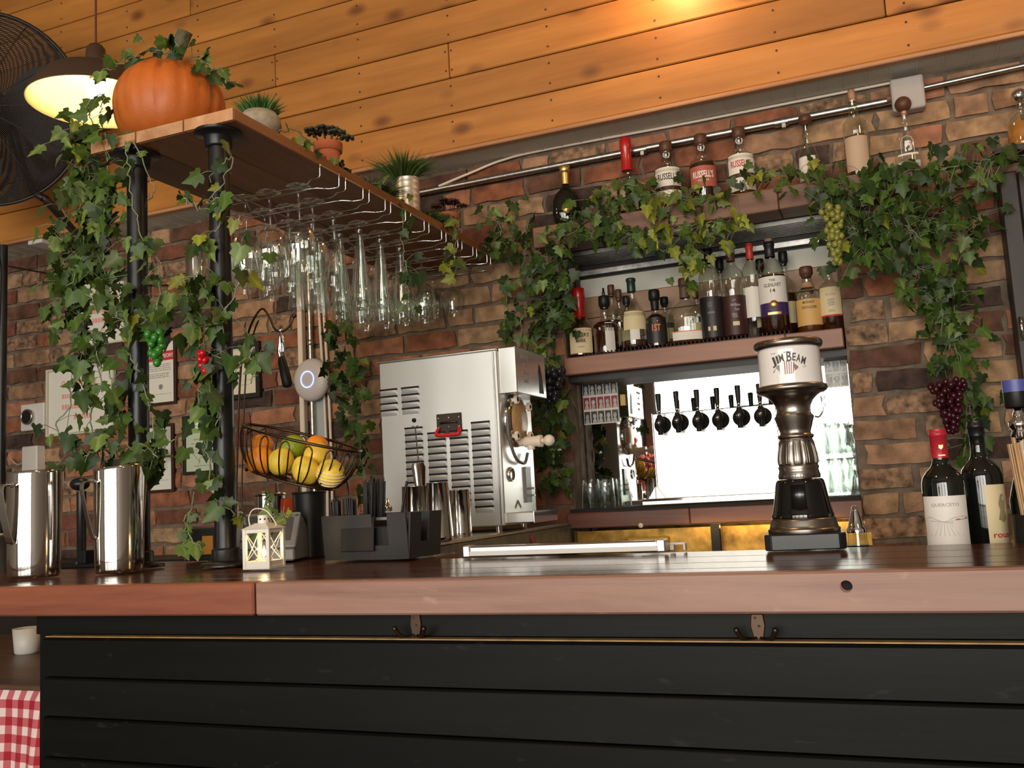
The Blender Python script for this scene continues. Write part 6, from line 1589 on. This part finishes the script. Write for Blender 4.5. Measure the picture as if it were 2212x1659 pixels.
# fluted urn
vs = []; fs = []; n = 96; rows = [(40, 1009), (42, 1004), (42.5, 995), (41, 984), (38, 968), (35.5, 957), (34.5, 953), (33, 950)]
for i, (w_, y) in enumerate(rows):
    for j in range(n):
        a = 2*PI*j/n; g = abs(cos(a*6)); k = 0.075*max(0, 1-(g*1.35)**6)*0+0.06*(g**0.35)
        f = 1-0.075+k+0.018 if 1 <= i <= 5 else 1.0
        r = w_*s*f; vs.append((r*sin(a), -r*cos(a), LZ(y)))
for i in range(len(rows)-1):
    for j in range(n): fs.append((i*n+j, i*n+(j+1) % n, (i+1)*n+(j+1) % n, (i+1)*n+j))
ur = MB().add(vs, fs, True).build('fluted_urn', pewter, o)
def urn_r(y):
    for (w0, y0), (w1, y1) in zip(rows, rows[1:]):
        if y1 <= y <= y0: return (w0+(w1-w0)*(y0-y)/(y0-y1))*s
    return 33*s
for k in range(12):
    a0 = 2*PI*(k+0.5)/12; pp_ = []
    for i in range(25):
        t = i/24; u = -1+2*t
        if t < 0.3: y_, da = 1004-(t/0.3)*36, -0.20
        elif t > 0.7: y_, da = 968+((t-0.7)/0.3)*36, 0.20
        else: ph = (t-0.3)/0.4*PI; y_, da = 968-12*sin(ph), -0.20*cos(ph)
        r = urn_r(y_)*1.005; pp_.append((r*sin(a0+da), -r*cos(a0+da), LZ(y_)))
    MB().tube(pp_, 1.0*s, 5).build('panel_rim', pewter, ur)
MB().lathe(lp_([(33, 951), (36, 950), (38, 946.5), (37, 943), (33, 941), (32, 938), (34, 930), (38, 917), (41.5, 906), (42, 904), (42, 904), (37, 898), (36, 893), (36, 886), (38, 878), (43, 869), (52, 860), (60, 855), (68, 853), (72, 851), (75, 847), (75.5, 843), (73, 838), (68, 836)]), 56).build('bowl', pewter, o)
tb = MB().lathe(lp_([(67, 838), (66, 800), (65.5, 765), (65.5, 758), (62, 758), (62, 830), (0, 832)]), 56).build('tub', plain('tub_white', (0.80, 0.76, 0.72), 0.18, coat=0.5), o)
MB().lathe(lp_([(65, 759), (69, 757.5), (72.5, 754), (73.5, 749), (72.5, 744), (69, 741), (64, 740), (61, 743), (61, 750)]), 56).build('tub_rim', pewter, o)
# printing on the tub
Rt = 66.4*s
mb = MB()
word = [('J', 1.25), ('I', .55), ('M', 1.1), (' ', .45), ('B', 1.2), ('E', .8), ('A', 1.0), ('M', 1.05)]
tot = sum(w_ for _, w_ in word); x = -tot/2; unit = 76*s/tot
for ch, w_ in word:
    xc = (x+w_/2); u = xc/(tot/2)
    if ch != ' ':
        big = 1.32 if ch in 'JB' else 1.0
        hh = 17*s*big; ang = -0.36*u; zc = LZ(781)-14*s*u*u-(0.5*(1.32-1)*0 if big == 1 else 0)+ (hh-17*s)*0.0
        base_fn = on_cyl(Rt, 0, -0.03)
        def fn(a, b, xc=xc, ang=ang, zc=zc): return base_fn(xc*unit+a*cos(ang)-b*sin(ang)*1.0, zc+a*sin(ang)+b*cos(ang))
        put_text(mb, ch, w_*unit*0.86, hh, fn, .025)
    x += w_
mb.build('lettering', plain('tub_print_dark', (0.06, 0.05, 0.045), 0.5), tb)
f = on_cyl(Rt, 0, -0.03); mb = MB()
def flat_(pts): mb.poly([f(u*s, LZ(v)) for u, v in pts])
flat_([(-38, 820), (-33, 808), (-24, 798), (-19, 796), (-19, 820)]); mb.build('grey_print', inkg, tb)
mb = MB()
for k, c_ in enumerate((-9, -5, -1, 3, 7)): flat_([(c_, 818-0*k), (c_+2.2, 818), (c_+2.2+k*0.8, 789+k), (c_+k*0.8, 788+k)])
flat_([(12, 812), (20, 806), (20, 803), (10, 795)]); mb.build('striped_print', plain('tub_print_brown', (0.30, 0.13, 0.11), 0.5), tb)
mb = MB(); flat_([(28, 804), (38, 801), (38, 804), (32, 806)]); mb.build('small_print', inkl, tb)
mb = MB()
for u in (-36, -30, -8, -2, 4): flat_([(u, 771), (u+4, 770.6), (u+4, 772.4), (u, 772.8)])
for k in range(9): flat_([(-8+k*4, 833), (-5+k*4, 832.6), (-5+k*4, 834.6), (-8+k*4, 835)])
mb.build('fine_print', inkg, tb)
# bent steel wire handle at the back right
mb = MB(); mb.tube(smoothpath([(60*s, 20*s, LZ(862)), (62*s, 22*s, LZ(880)), (60*s, 22*s, LZ(896)), (52*s, 16*s, LZ(906)), (44*s, 10*s, LZ(905))], 14), 2.0*s, 8); mb.tube([(67*s, 20*s, LZ(852)), (66*s, 22*s, LZ(886))], 1.8*s, 8); mb.build('wire_handle', chrome, o)

# ---- wine bottles behind the bar edge
YWN = 1.845; ZWB = ZC-0.060
struct_ = thing('back_ledge', 'dark ledge behind the bar on which the wine bottles stand', 'ledge', (0.12, 1.90, ZWB-0.011)); MB().box((0, 0, 0), (1.35, 0.19, 0.02)).build('board', darkpl, struct_, bevel=0.002)
o = bottle('red wine bottle with red capsule and white landscape label at the right of the bar', 2024, 928, 87, YWN, ZWB, 'wine', glassdk, None, 0, (redcap, 0.20, 1, 'cap'), [(labelw, .155, .54, 1.22, [('QUERCETO', .478, .026, 1.32, inkg, .0)])], name='wine_bottle')
H = o['h']; R = 43.5*mpp(o.location)+0.0013
f0 = on_cyl(R, 0, 0)
mb = MB()
for k in range(9): u = (-0.75+k*0.18)*R; mb.tube([f0(u*0.45-0.004, H*.360), f0(u*1.25-0.004, H*.270)], 0.00035, 3)
for q in ([(-1.1, .33), (-.75, .345), (-.45, .325), (-.1, .31), (.3, .318)], [(-.1, .31), (.3, .335), (.7, .345), (1.1, .34)], [(-1.1, .318), (-.5, .315), (.2, .305), (1.1, .312)]):
    mb.tube(smoothpath([f0(u*R, H*(v+.055)) for u, v in q], 16), 0.0005, 3)
mb.build('landscape_lines', inkl, o)
mb = MB(); mb.poly([f0(u*R, H*(v+.055)) for u, v in ((.15, .315), (.5, .318), (.8, .322), (1.1, .325), (1.1, .337), (.8, .338), (.5, .328))]); mb.build('red_hill', plain('hill_red', (0.42, 0.12, 0.13), 0.6), o)
mb = MB(); f1 = on_cyl(0.0178, 0, 0.2); mb.poly([f1(a, H*b) for a, b in ((-.004, .89), (.004, .89), (.004, .87), (0, .858), (-.004, .87))]); mb.poly([f1(a, H*b) for a, b in ((-.006, .822), (.006, .822), (.006, .815), (-.006, .815))]); mb.build('crest', gold, o)
o = bottle('dark wine bottle with cream side label to the right of the red-capped one', 2106, 910, 84, 1.90, ZWB, 'wine', glassdk, None, 0, (blackm, 0.10, 1, 'cap'), [(labelc, .165, .57, .80, [], 0.86)], name='wine_bottle')
H = o['h']; R = 42*mpp(o.location)+0.0013; f2 = on_cyl(R, 0, 0.86); mb = MB()
mb.poly([f2(a*R, H*(b+.04)) for a, b in ((-.25, .30), (-.12, .36), (-.2, .40), (-.05, .46), (.15, .47), (.28, .42), (.2, .36), (.3, .31), (.05, .28))]); mb.build('figure_print', plain('print_olive', (0.30, 0.24, 0.12), 0.6), o)
mb = MB(); put_text(mb, 'rous', R*0.9, H*.028, on_cyl(R, H*.235, 0.72), .02); mb.build('lettering', inkr, o)
# chrome cone pourer and crystal behind the bar
p = at(1853, 1170, 1.86)
o = thing('cone_pourer', 'clear glass bottle with a tall silver cone pourer right of the dispenser tower', 'bottle', (p.x, 1.86, ZWB)); zz = lambda py: at(1853, py, 1.86).z-ZWB
MB().lathe([(0, 0), (0.020, 0), (0.021, 0.004), (0.021, zz(1172)-0.02), (0.017, zz(1165)), (0.0165, zz(1148))], 24).build('glass', glassb, o); MB().lathe([(0, 0.002), (0.0195, 0.002), (0.0195, zz(1178)), (0, zz(1178))], 18).build('contents', blackm, o)
MB().lathe([(0.0175, zz(1150)), (0.018, zz(1143)), (0.015, zz(1138)), (0.011, zz(1118)), (0.007, zz(1104)), (0.0045, zz(1093)), (0, zz(1091))], 20).build('cone', chrome, o)
# beer pourer bottle and wooden stirrers at the right edge
p = at(2207, 960, 1.92)
o = thing('chrome_pourer', 'bottle with chrome pourer and blue banded top cut by the right edge', 'bottle', (p.x, 1.92, ZWB)); zz = lambda py: at(2207, py, 1.92).z-ZWB
MB().lathe([(0, 0), (0.030, 0), (0.031, 0.01), (0.031, zz(1080)), (0.02, zz(1030)), (0.012, zz(1000)), (0.012, zz(952))], 20).build('glass', glassdk, o)
MB().lathe([(0.012, zz(950)), (0.017, zz(944)), (0.013, zz(930)), (0.018, zz(920)), (0.018, zz(910)), (0.009, zz(902)), (0.0095, zz(893)), (0.006, zz(884)), (0.006, zz(876))], 20).build('spout', chrome, o)
MB().lathe([(0.019, zz(880)), (0.021, zz(876)), (0.021, zz(846)), (0.021, zz(846)), (0, zz(846))], 20).build('cap_base', blackp, o); MB().lathe([(0.0213, zz(846)), (0.0213, zz(820)), (0.0213, zz(820)), (0, zz(818))], 20).build('blue_band', bluep, o)
cup = at(2232, 1100, 1.83)
o = thing('stirrer_cup', 'dark cup of wooden stirrers at the right edge', 'cup', (cup.x, 1.83, ZWB)); MB().lathe([(0, 0), (0.032, 0), (0.036, 0.10), (0.034, 0.10), (0.030, 0.006), (0, 0.006)], 24).build('cup', blackp, o)
rs = random.Random(2)
for k in range(11):
    a = at(2178+k*4.5, 950+rs.uniform(-6, 10), 1.82+0.003*(k % 4)); b = Vector((cup.x-0.012+0.003*k, 1.825+0.003*(k % 3), ZWB+0.012)); M = (a-b).to_track_quat('Z', 'Y').to_matrix().to_4x4(); L = (a-b).length
    tag(MB().box((0, 0, L/2), (0.007, 0.0018, L)).xform(M).build('wooden_stirrer', woodst, None, b), 'flat wooden stirrer fanning out of the cup at the right edge', 'stirrer', 'wooden stirrers at the right edge')

# ================================================================ TABLE WITH GINGHAM CLOTH, BOTTOM LEFT
YTB = 2.02
tt = onz(92, 1466, 0.80); t = thing('side_table', 'dark wooden side table beyond the left end of the bar', 'table', (tt.x, tt.y, 0))
mb = MB().box((-0.45, 0.30, 0.785), (1.64, 0.75, 0.030)); mb.build('table_top', tablew, t, bevel=0.003)
for x in (-1.2, 0.33):
    for y in (0.0, 0.6): MB().box((x, y, 0.385), (0.06, 0.06, 0.77)).build('leg', tablew, t)
vs = []; fs = []; uv = []; n = 90; m_ = 30; wid = 1.0
for j in range(m_+1):
    v = j/m_
    for i in range(n+1):
        u = i/n; fold = 0.022*v**0.6*sin(u*42+1.2*sin(u*15))+0.012*v*sin(u*98+2)
        x = 0.36-wid*(1-u); y = -0.088-0.02*v+fold-0.03*v; z = 0.788-0.60*v
        if j == 0: y = -0.078
        vs.append((x-0.05*v*(1-u)*0, y, z)); uv.append((u*wid/0.040, v*0.60/0.040))
for j in range(m_):
    for i in range(n): a = j*(n+1)+i; fs.append((a, a+n+1, a+n+2, a+1))
mb = MB().add(vs, fs, True); o = mb.build('checked_cloth', ging, None, (tt.x, tt.y, 0)); tag(o, 'red and white gingham cloth hanging from the side table at the bottom left', 'cloth')
me = o.data; ul = me.uv_layers.new(name='UVMap')
for lp in me.loops: ul.data[lp.index].uv = uv[lp.vertex_index]
p = onz(58, 1410, 0.802); o = thing('white_caddy', 'small white cup lying on the side table beyond the bar end', 'cup', (p.x, p.y, 0.80)); zz = 0.0
MB().lathe([(0, 0), (0.030, 0), (0.034, 0.005), (0.040, 0.075), (0.038, 0.075), (0.031, 0.008), (0, 0.008)], 20).build('cup', whitep, o)
p = onz(80, 1400, 0.802); o = thing('menu_holder', 'grey menu holder with a red corner beside the white cup', 'holder', (p.x+0.03, p.y+0.06, 0.80), 0.5); box('board', (0, 0, 0.07), (0.10, 0.012, 0.14), greypl, o, 0.002); box('red_corner', (0.035, -0.007, 0.05), (0.022, 0.002, 0.02), inkr, o)
o = thing('dark_cabinet', 'dark cabinet standing in the shadow beyond the left end of the bar', 'cabinet', (-2.75, 2.98, 0)); box('body', (0, 0, 0.50), (1.5, 0.30, 1.0), darkpl, o, 0.004); box('top', (0, -0.01, 1.01), (1.54, 0.33, 0.02), blackp, o, 0.002)

# red flowers by the street windows, seen only in the mirror
for x in (-2.75, -2.35): 
    o = thing('flower_stand', 'potted red flowers on a stand by the street window, %s' % ('left' if x < -2.5 else 'right'), 'potted plant', (x, -3.95, 0)); MB().cyl((0, 0, 0), (0, 0, 1.15), 0.03, n=10).build('post', blackm, o); MB().lathe([(0, 1.15), (0.10, 1.15), (0.13, 1.32), (0, 1.32)], 16).build('pot', terra, o)
    mb = MB(); rr = random.Random(int(x*100))
    for k in range(60): mb.ball((rr.gauss(0, .10), rr.gauss(0, .08), 1.48+rr.gauss(0, .09)), rr.uniform(.02, .045), 6, 4)
    tag(mb.build('blooms', flowerr, o), kind='stuff')

# ================================================================ IVY
def pth(Y, *pts): return [at(p[0], p[1], p[2] if len(p) > 2 else Y) for p in pts]
Y1 = 1.67
ivy('thick ivy garland falling from the shelf corner over the left pipe post', [
    (pth(Y1, (185, 262), (178, 330), (190, 420), (180, 520), (165, 600)), 118, (0.075, 0.05, 0.05)),
    (pth(Y1, (225, 290), (235, 400), (215, 500), (225, 590), (240, 690)), 96, (0.070, 0.05, 0.05)),
    (pth(Y1, (140, 440), (130, 520), (150, 600), (175, 680), (190, 760)), 80, (0.065, 0.05, 0.05))], (4, 5, 2.2, .3), 0.041, 11)
ivy('lower tangle of ivy strands before the left post and the pink notices', [
    (pth(Y1-0.03, (165, 590), (120, 660), (90, 690)), 7, (0.03, 0.03, 0.03)),
    (pth(Y1-0.03, (190, 640), (250, 680), (290, 700), (325, 690)), 26, (0.06, 0.03, 0.05)),
    (pth(Y1, (180, 700), (165, 790), (150, 860), (125, 930), (165, 985)), 26, (0.05, 0.04, 0.05)),
    (pth(Y1, (205, 740), (215, 830), (195, 900), (205, 960)), 22, (0.06, 0.04, 0.05)),
    (pth(Y1, (235, 790), (250, 870), (262, 930), (240, 980)), 20, (0.05, 0.04, 0.05)),
    (pth(Y1-0.01, (330, 530), (345, 610), (335, 690), (352, 740)), 26, (0.045, 0.04, 0.06)),
    (pth(Y1-0.05, (272, 755), (300, 800), (318, 860), (325, 880)), 5, (0.03, 0.02, 0.03)),
    (pth(Y1, (320, 850), (330, 940), (325, 1010), (345, 960), (370, 950)), 16, (0.03, 0.03, 0.04)),
    (pth(Y1-0.02, (180, 985), (230, 965), (290, 970), (345, 985)), 16, (0.05, 0.03, 0.035))], (4, 5, 1.8, .2), 0.043, 12)
ivy('bare wiry ivy runner trailing down the left pipe post', [
    (pth(1.655, (272, 300), (278, 380), (296, 480), (312, 560)), 5, (0.02, 0.01, 0.04)),
    (pth(1.655, (290, 300), (330, 410), (318, 430)), 2, (0.01, 0.01, 0.01))], (3, 3, 2, 0), 0.035, 13)
ivy('ivy garland winding down the right pipe post', [
    (pth(1.655, (450, 390), (500, 340), (478, 400), (440, 440), (490, 430), (470, 500)), 13, (0.05, 0.02, 0.04)),
    (pth(1.65, (400, 430), (425, 445), (480, 460)), 5, (0.03, 0.02, 0.02)),
    (pth(1.66, (440, 560), (420, 610), (410, 680), (425, 740)), 30, (0.045, 0.04, 0.05)),
    (pth(1.65, (520, 540), (525, 600), (500, 650), (480, 690), (440, 720), (450, 800)), 32, (0.05, 0.03, 0.05)),
    (pth(1.65, (450, 760), (520, 790), (560, 770), (545, 830)), 12, (0.03, 0.03, 0.04)),
    (pth(1.66, (420, 800), (440, 860), (470, 900), (450, 950), (430, 1000)), 24, (0.05, 0.03, 0.05)),
    (pth(1.655, (440, 950), (455, 1030), (470, 1080), (510, 1110)), 9, (0.03, 0.02, 0.04)),
    (pth(1.66, (420, 1060), (412, 1100), (400, 1140), (440, 1190)), 6, (0.02, 0.02, 0.03))], (3, 5, 2.4, 1.2), 0.043, 14)
ivy('small bright ivy sprig standing behind the white lantern', [
    (pth(1.66, (525, 1190), (535, 1130), (515, 1100)), 4, (0.02, 0.02, 0.03)),
    (pth(1.66, (580, 1145), (582, 1100), (572, 1060)), 4, (0.02, 0.01, 0.02)),
    (pth(1.66, (582, 1120), (610, 1115), (640, 1110)), 5, (0.02, 0.01, 0.025))], (0, 4, 3, 3), 0.038, 15)
ivy('ivy leaves lying over the pumpkin and around its stem', [
    (pth(1.72, (205, 160), (240, 150), (290, 120), (340, 110), (375, 115)), 15, (0.03, 0.04, 0.025)),
    (pth(1.74, (420, 120), (450, 140), (480, 150), (488, 180)), 12, (0.03, 0.04, 0.03)),
    (pth(1.70, (365, 90), (370, 75), (385, 105)), 5, (0.015, 0.015, 0.015)),
    (pth(1.66, (200, 270), (185, 225), (225, 205), (215, 250)), 8, (0.04, 0.03, 0.035))], (5, 3, 2, .5), 0.040, 16)
ivy('ivy runner on top of the shelf trailing over its right edge beside the grass pot', [
    ([Vector((-1.33, 1.83, ZST+0.01)), Vector((-1.31, 1.93, ZST+0.03)), Vector((-1.305, 2.0, ZST+0.004)), Vector((-1.33, 2.2, ZST+0.01)), Vector((-1.32, 2.33, ZST+0.02)), Vector((-1.32, 2.45, ZST+0.03))], 14, (0.03, 0.05, 0.03))], (5, 3, 1, .3), 0.035, 17)
ivy('yellow-green ivy strand hanging over the shelf edge in front of the wire racks', [
    (pth(2.75, (968, 478), (985, 500), (982, 540), (983, 590)), 12, (0.045, 0.02, 0.05)),
    (pth(2.75, (960, 480), (975, 470), (1000, 500)), 6, (0.03, 0.02, 0.03))], (1, 4, 2, 4), 0.045, 18)
ivy('dark ivy strand hanging among the beer glasses', [
    (pth(2.45, (872, 452), (868, 490), (872, 540), (878, 600), (885, 650)), 15, (0.04, 0.02, 0.05))], (4, 5, 1, .3), 0.045, 19)
ivy('ivy mass at the wall end of the hanging shelf', [
    (pth(3.02, (1040, 470), (1075, 480), (1080, 520), (1060, 540)), 30, (0.08, 0.04, 0.06)),
    (pth(3.10, (1110, 480), (1100, 560), (1095, 640), (1090, 720)), 24, (0.06, 0.03, 0.10)),
    (pth(3.10, (1140, 470), (1135, 540), (1125, 600)), 14, (0.05, 0.03, 0.06))], (4, 5, 1.2, .8), 0.045, 20)
ivy('long ivy column hanging beside the white wireless disc', [
    (pth(2.98, (735, 650), (735, 720), (745, 790)), 32, (0.085, 0.03, 0.05)),
    (pth(2.98, (755, 780), (760, 860), (750, 930)), 52, (0.085, 0.03, 0.06)),
    (pth(2.98, (775, 920), (780, 990), (790, 1060), (795, 1080)), 22, (0.05, 0.03, 0.06)),
    (pth(2.98, (700, 790), (718, 820)), 4, (0.02, 0.02, 0.03))], (5, 5, .6, .1), 0.048, 21)
ivy('dense dark ivy column down the left jamb of the niche', [
    (pth(3.08, (1178, 545), (1195, 620), (1190, 700), (1185, 780)), 130, (0.085, 0.03, 0.05)),
    (pth(3.08, (1175, 780), (1195, 860), (1185, 930)), 75, (0.085, 0.03, 0.06)),
    (pth(3.08, (1165, 930), (1195, 990), (1185, 1050)), 60, (0.08, 0.03, 0.06)),
    (pth(3.08, (1135, 770), (1125, 700), (1140, 650)), 12, (0.06, 0.03, 0.05))], (7, 4, .8, .05), 0.046, 22)
ivy('two large pale green leaves above the dark grapes', [(pth(3.03, (1182, 770), (1184, 790)), 3, (0.01, 0.01, 0.015))], (0, 1, 4, 0), 0.055, 23)
ivy('ivy garland lying along the left half of the top shelf', [
    (pth(3.04, (1160, 505), (1215, 512), (1275, 475), (1330, 440), (1390, 420)), 88, (0.10, 0.05, 0.07)),
    (pth(3.03, (1270, 500), (1330, 510), (1390, 500)), 28, (0.08, 0.03, 0.04)),
    (pth(3.03, (1300, 420), (1340, 400), (1400, 400)), 16, (0.06, 0.03, 0.04))], (3, 6, 1.5, .8), 0.044, 24)
ivy('yellowish ivy garland spilling over the middle of the top shelf towards the bottles', [
    (pth(3.04, (1410, 410), (1470, 430), (1530, 430), (1590, 420)), 54, (0.09, 0.05, 0.06)),
    (pth(3.03, (1400, 500), (1450, 500), (1520, 480), (1595, 490)), 50, (0.09, 0.03, 0.06)),
    (pth(3.02, (1360, 540), (1400, 530), (1440, 545)), 9, (0.05, 0.02, 0.03)),
    (pth(3.02, (1480, 500), (1495, 560), (1490, 610)), 28, (0.07, 0.02, 0.05))], (1, 5, 2, 4.5), 0.044, 25)
ivy('thin ivy on the top shelf between the red-numbered label and the tall-necked bottle', [
    (pth(3.04, (1620, 380), (1660, 385), (1700, 375), (1740, 385), (1790, 365)), 40, (0.07, 0.05, 0.05))], (4, 5, 1, .6), 0.042, 26)
ivy('big ivy mass over the right end of the top shelf', [
    (pth(3.02, (1770, 435), (1830, 405), (1890, 398), (1950, 405)), 70, (0.10, 0.05, 0.09)),
    (pth(3.00, (1800, 480), (1850, 500), (1880, 540)), 70, (0.11, 0.05, 0.10)),
    (pth(3.00, (1900, 440), (1950, 480), (1990, 520)), 70, (0.11, 0.05, 0.11)),
    (pth(3.00, (2000, 370), (2060, 360), (2120, 350), (2190, 345)), 56, (0.09, 0.05, 0.07))], (6, 5, .7, .3), 0.045, 27)
ivy('long ivy fall down the bricks at the right towards the wine bottles', [
    (pth(3.05, (2000, 440), (2060, 470), (2080, 540)), 70, (0.11, 0.04, 0.10)),
    (pth(3.06, (1970, 540), (2000, 600), (2030, 660), (2040, 700)), 62, (0.10, 0.04, 0.07)),
    (pth(3.08, (2060, 600), (2060, 680), (2050, 760)), 46, (0.09, 0.03, 0.07)),
    (pth(3.10, (2060, 740), (2085, 820), (2095, 900), (2085, 980)), 50, (0.06, 0.02, 0.06)),
    (pth(3.12, (2030, 770), (2020, 800)), 8, (0.03, 0.02, 0.03))], (6, 5, .9, .15), 0.045, 28)
ivy('ivy clinging to the bricks right of the upper notices', [(pth(3.10, (355, 900), (350, 940), (360, 980)), 6, (0.03, 0.02, 0.04))], (3, 4, 1, 0), 0.05, 29)

grapes('bunch of translucent green grapes at the left pipe post', at(336, 708, 1.63), 17, 0.0100, grapeg, 0.075, 0.020, 1)
o = grapes('bunch of shiny red berries at the right pipe post', at(440, 752, 1.635), 9, 0.0080, berry, 0.045, 0.022, 2, 'berries')
grapes('bunch of black grapes hanging in the ivy left of the niche', at(1190, 792, 3.01), 40, 0.0135, grapek, 0.105, 0.050, 3)
grapes('bunch of dark red grapes above the red-capped wine bottle', at(2043, 815, 3.04), 84, 0.0098, graper, 0.150, 0.052, 4)
grapes('bunch of yellow-green grapes hanging from the right ivy mass', at(1796, 440, 2.96), 50, 0.0105, grapey, 0.175, 0.034, 5)
p = onz(445, 1210, ZC)
o = thing('grape_bunch', 'black grapes lying on the bar at the foot of the right pipe post', 'grapes', (p.x, p.y, ZC)); rr = random.Random(8); gm = MB().ball((0, 0, 0), 0.0085, 10, 7, (.95, .95, 1.1)).mesh('grape', grapek)
for k in range(20): link('grape', gm, o, ((k % 5-2)*0.0145+rr.uniform(-.003, .003), ((k//5) % 2)*0.015+rr.uniform(-.003, .003), 0.009+0.0135*(k//10)))
MB().tube(smoothpath([(0.03, -0.01, 0.012), (-0.02, -0.016, 0.006), (-0.05, -0.02, 0.004)], 8), 0.0016, 5).build('stem', stemm, o)

for o in list(S.objects):
    if 'h' in o.keys(): del o['h']
